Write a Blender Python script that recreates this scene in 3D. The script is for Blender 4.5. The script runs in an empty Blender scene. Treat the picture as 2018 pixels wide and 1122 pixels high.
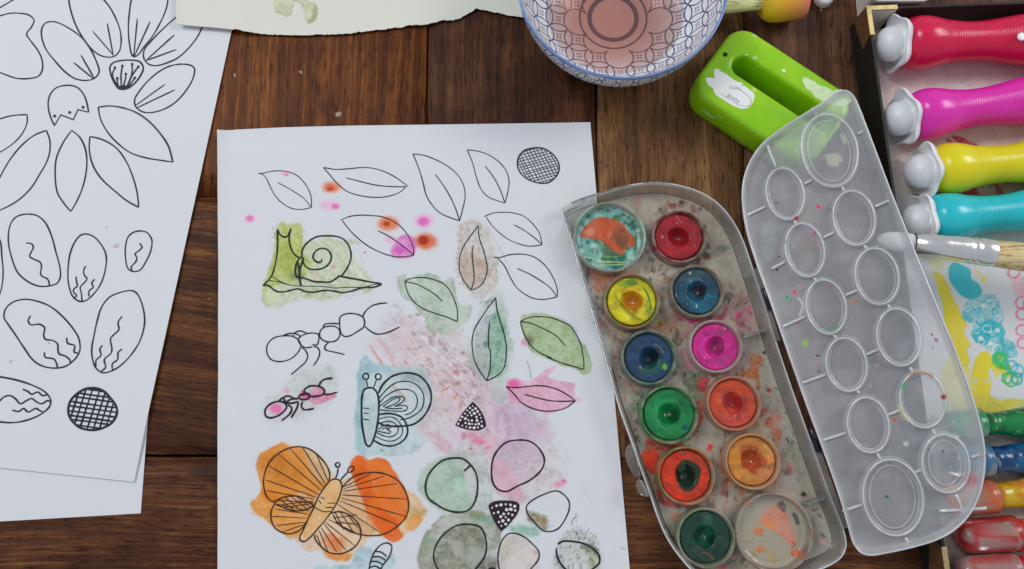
import bpy, bmesh, math, random
import numpy as np
from mathutils import Vector, Matrix
random.seed(7); rng = np.random.RandomState(11)
R_ = math.radians
C = bpy.context.scene.collection
SC = bpy.context.scene
# ------------------------------------------------------------------ camera
W0, H0 = 2018.0, 1122.0
F = 1460.0; TILT = R_(10.4); DCAM = 0.391
cam_d = bpy.data.cameras.new('camera'); cam = bpy.data.objects.new('camera', cam_d); C.objects.link(cam)
cam.location = (0, 0, DCAM); cam.rotation_euler = (TILT, 0, 0)
cam_d.sensor_width = 36; cam_d.lens = F/W0*36; cam_d.clip_start = 0.01; cam_d.clip_end = 50
SC.camera = cam
CT, ST = math.cos(TILT), math.sin(TILT)
# ------------------------------------------------------------------ light: a room lit by a window up and to the right
wd = bpy.data.worlds.new('World'); SC.world = wd; wd.use_nodes = True
bg = wd.node_tree.nodes['Background']; bg.inputs[0].default_value = (0.84, 0.925, 1.09, 1); bg.inputs[1].default_value = 0.425
def area(name, loc, size, sizey, power, col):
    l = bpy.data.lights.new(name, 'AREA'); l.shape = 'RECTANGLE'; l.size = size; l.size_y = sizey; l.energy = power; l.color = col
    o = bpy.data.objects.new(name, l); C.objects.link(o); o.location = loc
    o.rotation_euler = (Vector((0.05, 0.05, 0)) - Vector(loc)).to_track_quat('-Z', 'Y').to_euler()
    return o
area('window_light', (1.25, 0.66, 1.08), 0.62, 0.5, 8.2, (1.0, 0.985, 0.96))
area('second_window_light', (-0.86, 0.62, 1.22), 0.5, 0.6, 8.8, (0.95, 0.98, 1.0))
SC.view_settings.view_transform = 'Standard'; SC.view_settings.look = 'None'
SC.view_settings.exposure = 0.0; SC.view_settings.gamma = 1.0
SC.cycles.max_bounces = 10; SC.cycles.transparent_max_bounces = 24
# ------------------------------------------------------------------ projection helpers
def ray(px, py):
    x = (np.asarray(px, float) - W0/2)/F; y = -(np.asarray(py, float) - H0/2)/F
    return x, y*CT + ST, y*ST - CT
def P(px, py, z=0.0):
    dx, dy, dz = ray(px, py); t = (z - DCAM)/dz
    return dx*t, dy*t
def P3(px, py, z=0.0):
    x, y = P(px, py, z); return Vector((float(x), float(y), float(z)))
def proj(x, y, z=0.0):
    x = np.asarray(x, float); y = np.asarray(y, float); z = np.asarray(z, float) - DCAM
    yc = y*CT + z*ST; zc = y*-ST + z*CT
    return W0/2 + F*x/(-zc), H0/2 - F*yc/(-zc)
def pxm(px, py, z=0.0):                       # metres per pixel at that point
    a = P3(px, py, z); b = P3(px+1, py, z); return (b-a).length
def lin1(c):
    c = c/255.0; return c/12.92 if c < .04045 else ((c+.055)/1.055)**2.4
def lin(c): return np.array([lin1(v) for v in c])
PAPER_AP = lin((200, 204, 213)); PAPER_ALB = 0.80
def A(*c): return np.clip(lin(c)/PAPER_AP*PAPER_ALB, 0.0, 0.92)       # look under this light -> base colour
def A4(*c): return tuple(A(*c)) + (1,)
# ------------------------------------------------------------------ noise
_T = rng.rand(64, 256, 256).astype(np.float32)
def vn(x, y, seed=0):
    t = _T[seed % 64]; xi = np.floor(x).astype(int); yi = np.floor(y).astype(int)
    fx = x - xi; fy = y - yi; fx = fx*fx*(3-2*fx); fy = fy*fy*(3-2*fy)
    a = t[xi & 255, yi & 255]; b = t[(xi+1) & 255, yi & 255]; c = t[xi & 255, (yi+1) & 255]; d = t[(xi+1) & 255, (yi+1) & 255]
    return (a*(1-fx)+b*fx)*(1-fy) + (c*(1-fx)+d*fx)*fy
def fbm(x, y, s, o=4, seed=0):
    r = 0; a = .5; n = 0
    for i in range(o):
        r = r + a*vn(x/s+17.3*i, y/s+9.1*i, seed+i); n += a; a *= .55; s *= .5
    return r/n
def ss(a, b, x):
    t = np.clip((x-a)/(b-a), 0, 1); return t*t*(3-2*t)
def catmull(pts, closed=False, n=8):
    p = [np.array(q, float) for q in pts]
    if len(p) < 3 and not closed: 
        return [tuple(p[0]*(1-i/6)+p[-1]*(i/6)) for i in range(7)]
    m = len(p); out = []
    segs = m if closed else m-1
    for i in range(segs):
        if closed: a, b, c, d = p[(i-1) % m], p[i], p[(i+1) % m], p[(i+2) % m]
        else: a, b, c, d = p[max(i-1, 0)], p[i], p[i+1], p[min(i+2, m-1)]
        # centripetal parametrisation
        t0 = 0; t1 = t0+max(np.linalg.norm(b-a), 1e-6)**.5; t2 = t1+max(np.linalg.norm(c-b), 1e-6)**.5; t3 = t2+max(np.linalg.norm(d-c), 1e-6)**.5
        if np.allclose(a, b): a = b-(c-b); t1 = max(np.linalg.norm(b-a), 1e-6)**.5; t2 = t1+max(np.linalg.norm(c-b), 1e-6)**.5; t3 = t2+max(np.linalg.norm(d-c), 1e-6)**.5
        if np.allclose(c, d): d = c+(c-b); t3 = t2+max(np.linalg.norm(d-c), 1e-6)**.5
        for k in range(n):
            t = t1+(t2-t1)*k/n
            A1 = (t1-t)/(t1-t0)*a+(t-t0)/(t1-t0)*b; A2 = (t2-t)/(t2-t1)*b+(t-t1)/(t2-t1)*c; A3 = (t3-t)/(t3-t2)*c+(t-t2)/(t3-t2)*d
            B1 = (t2-t)/(t2-t0)*A1+(t-t0)/(t2-t0)*A2; B2 = (t3-t)/(t3-t1)*A2+(t-t1)/(t3-t1)*A3
            out.append(tuple((t2-t)/(t2-t1)*B1+(t-t1)/(t2-t1)*B2))
    if not closed: out.append(tuple(p[-1]))
    return out
def sdist(X, Y, poly):                         # signed distance, positive inside
    d = np.full(X.shape, 1e9); ins = np.zeros(X.shape, bool); m = len(poly)
    for i in range(m):
        x1, y1 = poly[i]; x2, y2 = poly[(i+1) % m]; ex, ey = x2-x1, y2-y1; L = ex*ex+ey*ey+1e-9
        t = np.clip(((X-x1)*ex+(Y-y1)*ey)/L, 0, 1); d = np.minimum(d, (X-x1-t*ex)**2+(Y-y1-t*ey)**2)
        c = ((y1 > Y) != (y2 > Y)) & (X < ex*(Y-y1)/(ey+1e-12)+x1); ins ^= c
    return np.where(ins, 1, -1)*np.sqrt(d)
def ldist(X, Y, pts):
    d = np.full(X.shape, 1e9)
    for (x1, y1), (x2, y2) in zip(pts[:-1], pts[1:]):
        ex, ey = x2-x1, y2-y1; L = ex*ex+ey*ey+1e-9; t = np.clip(((X-x1)*ex+(Y-y1)*ey)/L, 0, 1)
        d = np.minimum(d, (X-x1-t*ex)**2+(Y-y1-t*ey)**2)
    return np.sqrt(d)
class Paint:                                    # pigment on a surface, sampled at its vertices
    def __init__(s, X, Y, base=(1, 1, 1), ap=None):
        s.X = np.asarray(X, float); s.Y = np.asarray(Y, float); s.C = np.ones((len(s.X), 3))*np.array(base); s.a = np.zeros(len(s.X)); s.k = 0
        s.ap = PAPER_AP if ap is None else ap; s.desat = 0.; s.pw = 1.
    def idx(s, pts, pad):
        p = np.array(pts); lo = p.min(0)-pad; hi = p.max(0)+pad
        return np.nonzero((s.X > lo[0]) & (s.X < hi[0]) & (s.Y > lo[1]) & (s.Y < hi[1]))[0]
    def put(s, i, rgb, m, mode='over'):
        if s.desat:
            g_ = np.mean(rgb); w_ = s.desat*(1 if max(rgb)-min(rgb) < 75 else 0); rgb = tuple(v*(1-w_)+(g_-3)*w_ for v in rgb)
        t = np.minimum(lin(rgb)/s.ap, 1.15)**s.pw; m = np.clip(m, 0, 1)[:, None]
        s.C[i] = s.C[i]*(1-m+m*t) if mode == 'mul' else s.C[i]*(1-m)+t*m
        s.a[i] = 1-(1-s.a[i])*(1-m[:, 0])
    def wash(s, poly, rgb, a=1., soft=2., warp=5., edge=.25, tex=.25, mode='over', ws=14, smooth=True, streak=None):
        s.k += 3; k = s.k
        if s.desat and a < .92: soft = soft*1.5
        if smooth: poly = catmull(poly, True, 4)
        i = s.idx(poly, soft+warp+4)
        if len(i) == 0: return
        X, Y = s.X[i], s.Y[i]
        wx = (fbm(X, Y, ws, 3, k)-.5)*2*warp; wy = (fbm(X+50, Y, ws, 3, k+1)-.5)*2*warp
        d = sdist(X+wx, Y+wy, poly); m = ss(-soft, soft, d)
        n = fbm(X, Y, 26, 5, k+2)
        if streak is not None:
            an = R_(streak); u = X*math.cos(an)+Y*math.sin(an); v = -X*math.sin(an)+Y*math.cos(an)
            n = .4*n+.6*fbm(u*.12, v, 5, 3, k+2)
        n3 = fbm(X, Y, 5, 3, k+1)
        den = a*(1-tex*.7*(1-np.clip(n*2.4-.7, 0, 1)))*(1-min(tex*.5, .3)*(1-np.clip(n3*2.6-.8, 0, 1)))
        s.put(i, rgb, m*den, mode)
        if tex > .12 and mode == 'over': s.put(i, tuple(np.array(rgb)*.84), m*a*.6*ss(.42, .7, .6*n+.4*n3), mode)
        if edge > 0:
            e = np.exp(-((d-soft*.6)/2.2)**2)*edge*a; s.put(i, tuple(np.array(rgb)*.78), e*ss(.3, .6, n), mode)
    def blob(s, x, y, rx, ry, rgb, a=1., soft=.5, mode='over', warp=.15):
        s.k += 1; i = s.idx([(x-rx*1.5, y-ry*1.5), (x+rx*1.5, y+ry*1.5)], 2)
        if len(i) == 0: return
        X, Y = s.X[i], s.Y[i]; r = np.sqrt(((X-x)/rx)**2+((Y-y)/ry)**2)
        r = r+(fbm(X, Y, max(rx, ry)*.8, 3, s.k)-.5)*2*warp
        s.put(i, rgb, a*(1-ss(1-soft, 1+soft*.3, r)), mode)
    def stroke(s, pts, w, rgb, a=1., soft=1.5, tex=.3, mode='over', warp=1.5, smooth=True):
        s.k += 2
        if smooth and len(pts) > 2: pts = catmull(pts, False, 4)
        i = s.idx(pts, w+soft+3)
        if len(i) == 0: return
        X, Y = s.X[i], s.Y[i]
        d = ldist(X+(fbm(X, Y, 8, 2, s.k)-.5)*2*warp, Y+(fbm(X, Y, 8, 2, s.k+1)-.5)*2*warp, pts)
        s.put(i, rgb, a*(1-ss(w/2-soft, w/2+soft, d))*(1-tex*fbm(X, Y, 7, 3, s.k+1)), mode)
    def specks(s, poly, n, r0, r1, rgb, a=.8, ang=None, el=1.8):
        p = np.array(poly); lo = p.min(0); hi = p.max(0); c = 0; t = 0
        rr = random.Random(n*7+int(lo[0]))
        while c < n and t < n*6:
            t += 1; x = rr.uniform(lo[0], hi[0]); y = rr.uniform(lo[1], hi[1])
            if sdist(np.array([x]), np.array([y]), poly)[0] < 0: continue
            c += 1; r = r0+(r1-r0)*rr.random()**2.5; an = R_(ang)+rr.uniform(-.4, .4) if ang is not None else rr.uniform(0, 3.14)
            e = rr.uniform(1, el); L = r*e
            s.stroke([(x-L*math.cos(an), y-L*math.sin(an)), (x+L*math.cos(an), y+L*math.sin(an))], r*1.6, rgb, a*rr.uniform(.5, 1), .8, .3, smooth=False)
# ------------------------------------------------------------------ objects
def tag(o, label=None, cat=None, group=None, kind=None):
    if label: o['label'] = label
    if cat: o['category'] = cat
    if group: o['group'] = group
    if kind: o['kind'] = kind
    return o
def empty(name, loc=(0, 0, 0)):
    o = bpy.data.objects.new(name, None); C.objects.link(o); o.location = loc; o.empty_display_size = .01; return o
def mesh(name, verts, faces, mat, parent=None, smooth=True, cols=None, uvs=None, alpha=None):
    me = bpy.data.meshes.new(name)
    v = np.asarray(verts, float).copy()
    if parent is not None: v -= np.array(root_loc(parent))
    if isinstance(faces, np.ndarray):
        nf = len(faces); k = faces.shape[1]
        me.vertices.add(len(v)); me.vertices.foreach_set('co', v.ravel())
        me.loops.add(nf*k); me.loops.foreach_set('vertex_index', faces.ravel().astype(np.int32))
        me.polygons.add(nf); me.polygons.foreach_set('loop_start', np.arange(0, nf*k, k, dtype=np.int32))
        me.update(calc_edges=True); me.validate()
    else:
        me.from_pydata([tuple(q) for q in v], [], faces); me.update()
    if smooth: me.polygons.foreach_set('use_smooth', np.ones(len(me.polygons), bool))
    if cols is not None:
        at = me.attributes.new('pigment', 'FLOAT_COLOR', 'POINT')
        c = np.ones((len(v), 4)); c[:, :3] = cols
        if alpha is not None: c[:, 3] = alpha
        at.data.foreach_set('color', c.ravel())
    if uvs is not None:
        at = me.attributes.new('flat', 'FLOAT_VECTOR', 'POINT')
        c = np.zeros((len(v), 3)); c[:, :2] = uvs; at.data.foreach_set('vector', c.ravel())
    me.materials.append(mat)
    o = bpy.data.objects.new(name, me); C.objects.link(o)
    if parent is not None: o.parent = parent
    return o
def root_loc(p):
    v = Vector((0, 0, 0))
    while p is not None: v += p.location; p = p.parent
    return v
def gridfaces(nu, nv, wrapu=False, flip=False):          # vertex index = j*nu+i ; i runs along u
    i = np.arange(nu if wrapu else nu-1); j = np.arange(nv-1); I, J = np.meshgrid(i, j); I2 = (I+1) % nu
    f = np.stack([J*nu+I, J*nu+I2, (J+1)*nu+I2, (J+1)*nu+I], -1).reshape(-1, 4)
    return f[:, ::-1].copy() if flip else f
def bevel(o, w, seg=2, ang=35):
    b = o.modifiers.new('bevel', 'BEVEL'); b.width = w; b.segments = seg; b.limit_method = 'ANGLE'; b.angle_limit = R_(ang); return o
# ------------------------------------------------------------------ materials
def newmat(name):
    m = bpy.data.materials.new(name); m.use_nodes = True; nt = m.node_tree; return m, nt, nt.nodes['Principled BSDF']
def N(nt, t, **kw):
    n = nt.nodes.new(t)
    for k, v in kw.items():
        if k in ('operation', 'blend_type', 'data_type', 'attribute_name', 'feature', 'wave_type', 'bands_direction', 'noise_dimensions'): setattr(n, k, v)
        else: n.inputs[k].default_value = v
    return n
def objco(nt, scale=(1, 1, 1), rot=0.):
    tc = N(nt, 'ShaderNodeTexCoord'); mp = N(nt, 'ShaderNodeMapping'); mp.inputs['Scale'].default_value = scale; mp.inputs['Rotation'].default_value = (0, 0, rot)
    nt.links.new(tc.outputs['Object'], mp.inputs[0]); return mp.outputs[0]
def math_(nt, op, a, b=None, c=None):
    n = N(nt, 'ShaderNodeMath', operation=op)
    for k, v in enumerate((a, b, c)):
        if v is None: continue
        if isinstance(v, (int, float)): n.inputs[k].default_value = v
        else: nt.links.new(v, n.inputs[k])
    return n.outputs[0]
def noise(nt, co, scale, detail=4, rough=.55, dist=0.):
    n = N(nt, 'ShaderNodeTexNoise', Scale=scale, Detail=detail, Roughness=rough, Distortion=dist); nt.links.new(co, n.inputs['Vector']); return n.outputs['Fac']
def ramp(nt, fac, stops):
    r = N(nt, 'ShaderNodeValToRGB'); e = r.color_ramp.elements
    while len(e) < len(stops): e.new(.5)
    for q, (p, c) in zip(e, stops): q.position = p; q.color = tuple(c)[:3]+(1,)
    nt.links.new(fac, r.inputs[0]); return r.outputs[0]
def mixc(nt, f, a, b, bt='MIX'):
    n = N(nt, 'ShaderNodeMix', data_type='RGBA', blend_type=bt)
    for k, v in ((0, f), (6, a), (7, b)):
        if hasattr(v, 'links') or hasattr(v, 'is_linked'): nt.links.new(v, n.inputs[k])
        elif isinstance(v, (int, float)): n.inputs[k].default_value = v
        else: n.inputs[k].default_value = tuple(v)[:3]+(1,)
    return n.outputs[2]
def bump(nt, h, strength, dist, bsdf, prev=None):
    b = N(nt, 'ShaderNodeBump', Strength=strength, Distance=dist); nt.links.new(h, b.inputs['Height'])
    if prev is not None: nt.links.new(prev, b.inputs['Normal'])
    nt.links.new(b.outputs[0], bsdf.inputs['Normal']); return b.outputs[0]
def plain(name, col, rough=.5, spec=.5, nz=.06, nscale=300, bumpd=0.0, coat=0., sss=0., metal=0.):
    m, nt, b = newmat(name); co = objco(nt); f = noise(nt, co, nscale, 4)
    c = np.array(col[:3]); r = ramp(nt, f, [(.3, c*(1-nz)), (.7, np.minimum(c*(1+nz), .95))]); nt.links.new(r, b.inputs['Base Color'])
    b.inputs['Roughness'].default_value = rough; b.inputs['Specular IOR Level'].default_value = spec; b.inputs['Coat Weight'].default_value = coat; b.inputs['Coat Roughness'].default_value = .08
    b.inputs['Metallic'].default_value = metal
    if sss: b.inputs['Subsurface Weight'].default_value = sss; b.inputs['Subsurface Radius'].default_value = (.004, .004, .004); b.inputs['Subsurface Scale'].default_value = 1
    if bumpd: bump(nt, f, .6, bumpd, b)
    return m
def pigment_mat(name, base=None, rough=.8, spec=.3, fib=1., coat=0., wet=0., bumpd=.00006, bscale=900, gam=1.):
    m, nt, b = newmat(name); at = N(nt, 'ShaderNodeAttribute', attribute_name='pigment'); co = objco(nt)
    f = noise(nt, co, bscale, 3); g = noise(nt, co, 14, 2)
    v = math_(nt, 'ADD', math_(nt, 'MULTIPLY', f, .06*fib), .97-.02*fib)
    base = (PAPER_ALB,)*3 if base is None else base
    c = mixc(nt, 1., at.outputs['Color'], base, 'MULTIPLY'); n = N(nt, 'ShaderNodeVectorMath', operation='SCALE'); nt.links.new(c, n.inputs[0]); nt.links.new(v, n.inputs['Scale'])
    gm = N(nt, 'ShaderNodeGamma'); gm.inputs['Gamma'].default_value = gam; nt.links.new(n.outputs[0], gm.inputs[0]); nt.links.new(gm.outputs[0], b.inputs['Base Color'])
    b.inputs['Roughness'].default_value = rough; b.inputs['Specular IOR Level'].default_value = spec; b.inputs['Coat Weight'].default_value = coat; b.inputs['Coat Roughness'].default_value = .07
    p = bump(nt, f, .5, bumpd, b)
    if wet: bump(nt, noise(nt, co, 160, 3), .8, wet, b, p)
    return m
M = {}
M['paper'] = pigment_mat('paper_with_watercolour')
M['cream'] = pigment_mat('cream_paper', base=tuple(A(201, 203, 197)))
def inkmat(name, col):
    return plain(name, col, .6, .3, .25, 700)
M['ink'] = inkmat('black_pen_ink', (.016, .018, .026)); M['ink_brown'] = inkmat('brown_black_ink', (.05, .022, .012))
M['ink_grey'] = inkmat('grey_black_ink', (.035, .04, .05)); M['ink_plum'] = inkmat('plum_black_ink', (.028, .012, .026)); M['ink_green'] = inkmat('green_black_ink', (.018, .028, .022))
M['dot'] = plain('bare_paper_dot', A(205, 203, 208), .8, .3)
# ================================================================== the table
def wood(name, c_dark, c_mid, c_light, along_y=True, fine=1., seed=0., band=1., rough=.42, rot=0., mott=.6):
    m, nt, b = newmat(name); tc = N(nt, 'ShaderNodeTexCoord'); mp = N(nt, 'ShaderNodeMapping'); nt.links.new(tc.outputs['Object'], mp.inputs[0])
    mp.inputs['Location'].default_value = (seed, seed*1.7, 0); mp.inputs['Rotation'].default_value = (0, 0, rot)
    wob = noise(nt, mp.outputs[0], 11, 3)
    def st(k):
        mp2 = N(nt, 'ShaderNodeMapping'); mp2.inputs['Scale'].default_value = (1, k, 1) if along_y else (k, 1, 1); nt.links.new(mp.outputs[0], mp2.inputs[0])
        add = N(nt, 'ShaderNodeVectorMath', operation='ADD'); cmb = N(nt, 'ShaderNodeCombineXYZ'); w = math_(nt, 'MULTIPLY', wob, .007)
        nt.links.new(w, cmb.inputs[0 if along_y else 1]); nt.links.new(mp2.outputs[0], add.inputs[0]); nt.links.new(cmb.outputs[0], add.inputs[1]); return add.outputs[0]
    v1 = st(.035); v2 = st(.012); v3 = st(.10)
    g1 = noise(nt, v1, 620*fine, 6, .72); g2 = noise(nt, v2, 75*fine, 3, .6); g3 = noise(nt, mp.outputs[0], 24, 5, .65); g4 = noise(nt, v3, 900*fine, 3, .6); g5 = noise(nt, v2, 230*fine, 3, .6)
    t = math_(nt, 'ADD', math_(nt, 'MULTIPLY', g1, .34), math_(nt, 'ADD', math_(nt, 'MULTIPLY', g2, .34*band), math_(nt, 'ADD', math_(nt, 'MULTIPLY', g5, .20), math_(nt, 'MULTIPLY', g3, .12+.34*(1-band)))))
    col = ramp(nt, t, [(.36, c_dark), (.5, c_mid), (.64, c_light)])
    pore = ramp(nt, g4, [(.34, (.28, .22, .2)), (.47, (1, 1, 1))]); col = mixc(nt, .8, col, pore, 'MULTIPLY')
    blotch = ramp(nt, noise(nt, st(.4), 46, 5, .7), [(.34, (.36, .30, .28)), (.50, (1, 1, 1))]); col = mixc(nt, mott, col, blotch, 'MULTIPLY')
    warm = ramp(nt, noise(nt, v2, 40, 2, .5), [(.42, (.88, .80, .74)), (.60, (1.16, 1.10, .98))]); col = mixc(nt, .6, col, warm, 'MULTIPLY')
    sp = ramp(nt, noise(nt, mp.outputs[0], 420, 2, .5), [(.77, (0, 0, 0)), (.80, (1, 1, 1))]); col = mixc(nt, math_(nt, 'MULTIPLY', sp, .5), col, np.minimum(c_light*2.2, .5))
    gm = N(nt, 'ShaderNodeGamma'); gm.inputs['Gamma'].default_value = 1.13; nt.links.new(col, gm.inputs[0]); nt.links.new(gm.outputs[0], b.inputs['Base Color'])
    nt.links.new(math_(nt, 'ADD', math_(nt, 'MULTIPLY', g1, .35), rough-.17), b.inputs['Roughness'])
    b.inputs['Specular IOR Level'].default_value = .14
    p = bump(nt, g1, .9, .0004, b); bump(nt, g3, .6, .0009, b, p)
    return m
wA = wood('wood_red_brown', A(48, 26, 13), A(104, 62, 29), A(164, 114, 60), seed=.3, mott=.65)
wB = wood('wood_dark_brown', A(40, 23, 17), A(78, 48, 34), A(118, 84, 58), seed=1.1, band=.45, mott=.75)
wC = wood('wood_grey_brown', A(60, 40, 26), A(112, 82, 56), A(156, 124, 90), seed=2.3)
wD = wood('wood_walnut', A(54, 36, 28), A(96, 68, 54), A(134, 104, 86), seed=3.1)
wE = wood('wood_dark_cross_grain', A(34, 18, 12), A(80, 50, 30), A(142, 98, 58), along_y=False, seed=4.4, rot=.14)
wF = wood('wood_rusty_cross_grain', A(46, 25, 17), A(86, 55, 37), A(142, 102, 66), along_y=False, seed=5.2, band=.6, mott=.8)
under = plain('table_gap_dark', (.008, .006, .005), .9, .1)
table = empty('table_top', (0, 0, 0)); tag(table, 'dark worn wooden table top of mixed planks', kind='structure')
def plank(quad, mat, seed):
    rr = random.Random(seed); nx = 24; ny = 24; V = []; T = .016
    q = [Vector((*P(a, b), 0)) for a, b in quad]                  # TL TR BR BL in picture points on the table
    for j in range(ny+1):
        for i in range(nx+1):
            u = i/nx; v = j/ny; p = (q[0]*(1-u)+q[1]*u)*(1-v)+(q[3]*(1-u)+q[2]*u)*v
            e = min(u, 1-u, v, 1-v); x = p.x+(vn(np.array([p.y*90.]), np.array([seed*3.1]), 3)[0]-.5)*.0007*(1 if u in (0, 1) else 0); y = p.y+(vn(np.array([p.x*90.]), np.array([seed*5.1]), 4)[0]-.5)*.0007*(1 if v in (0, 1) else 0)
            V.append((x, y, -.0009 if e == 0 else -.00005))
    f = gridfaces(nx+1, ny+1, flip=True); V = np.array(V)
    ring = [i for i in range(nx+1)]+[j*(nx+1)+nx for j in range(1, ny+1)]+[ny*(nx+1)+i for i in range(nx-1, -1, -1)]+[j*(nx+1) for j in range(ny-1, 0, -1)]
    low = V[ring].copy(); low[:, 2] = -T; n0 = len(V); V = np.vstack([V, low]); k = len(ring)
    sd = np.array([[ring[a], ring[(a+1) % k], n0+(a+1) % k, n0+a] for a in range(k)])
    return mesh('plank', V, np.vstack([f, sd]), mat, table, smooth=False)
plank([(-700, -700), (846, -700), (837, 384), (-700, 392)], wA, 1)
plank([(849, -700), (1174, -700), (1174, 900), (838, 900)], wB, 2)
plank([(1177.5, -700), (1466, -700), (1466, 902), (1177.5, 902)], wC, 3)
plank([(1468, -700), (2900, -700), (2900, 902), (1468, 902)], wD, 4)
plank([(-700, 394.5), (835.5, 386.5), (835, 896), (-700, 896)], wE, 5)
plank([(-700, 899), (1176, 903), (1176, 1900), (-700, 1900)], wF, 6)
plank([(1178.5, 905), (2900, 905), (2900, 1900), (1178.5, 1900)], wF, 7)
b0 = [P3(-900, -900, -.02), P3(3100, -900, -.02), P3(3100, 2100, -.02), P3(-900, 2100, -.02)]
mesh('underside', [tuple(p) for p in b0]+[(p.x, p.y, -.03) for p in b0], [(3, 2, 1, 0), (4, 5, 6, 7), (0, 1, 5, 4), (1, 2, 6, 5), (2, 3, 7, 6), (3, 0, 4, 7)], under, table, False)
M['drop'] = plain('dried_paint_drop', A(150, 132, 116), .35, .5, .2, 400)
for dx, dy, r in ((463, 149, 3.2), (593, 143, 3.2), (667, 226, 5.5), (413, 590, 1.8), (1618, 20, 2.2)):
    c = P3(dx, dy, 0); s = pxm(dx, dy); n = 14; V = []; rr = random.Random(dx)
    for q, h in ((1, -.0001), (.9, .0004), (.55, .0008), (.001, .0009)):
        for t in range(n): a = 6.2832*t/n; k_ = r*s*q*(1+.25*math.sin(2*a+dx)+.1*math.sin(5*a)); V.append((c.x+k_*math.cos(a), c.y+1.3*k_*math.sin(a), h))
    o = mesh('dried_paint_drop', V, gridfaces(n, 4, wrapu=True), M['drop'], table, True)
# ================================================================== paper sheets
def sheet(name, mat, edge_top, edge_bot, zf, us, vs, painter, label, cat, thick=.00025, parent=None):
    """edge_top / edge_bot: functions u -> world xy; rows blend between them"""
    U, V_ = np.meshgrid(us, vs); u = U.ravel(); v = V_.ravel()
    tx, ty = edge_top(u); bx, by = edge_bot(u)
    x = tx*(1-v)+bx*v; y = ty*(1-v)+by*v; z = zf(x, y, u, v)
    px, py = proj(x, y, z); p = Paint(px, py); painter(p)
    nu, nv = len(us), len(vs); f = gridfaces(nu, nv, flip=True)
    top = np.stack([x, y, z], 1); k = nu*nv
    ring = [i for i in range(nu)]+[j*nu+nu-1 for j in range(1, nv)]+[(nv-1)*nu+i for i in range(nu-2, -1, -1)]+[j*nu for j in range(nv-2, 0, -1)]
    low = top[ring].copy(); low[:, 2] -= thick; m = len(ring)
    sd = np.array([[k+a, k+(a+1) % m, k+m+(a+1) % m, k+m+a] for a in range(m)])
    low2 = np.vstack([top, top[ring], low]); cols = np.vstack([p.C, p.C[ring], p.C[ring]])
    o = mesh(name, low2, np.vstack([f, sd]), mat, parent, True, cols)
    tag(o, label, cat); return o
def lerp2(a, b): return lambda u: (a[0]+(b[0]-a[0])*u, a[1]+(b[1]-a[1])*u)
def polyedge(pts):                                           # picture points -> world edge as a function of u
    w = np.array([P(*q) for q in pts]); s = np.concatenate([[0], np.cumsum(np.hypot(*np.diff(w, axis=0).T))]); s /= s[-1]
    return lambda u: (np.interp(u, s, w[:, 0]), np.interp(u, s, w[:, 1]))
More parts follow.
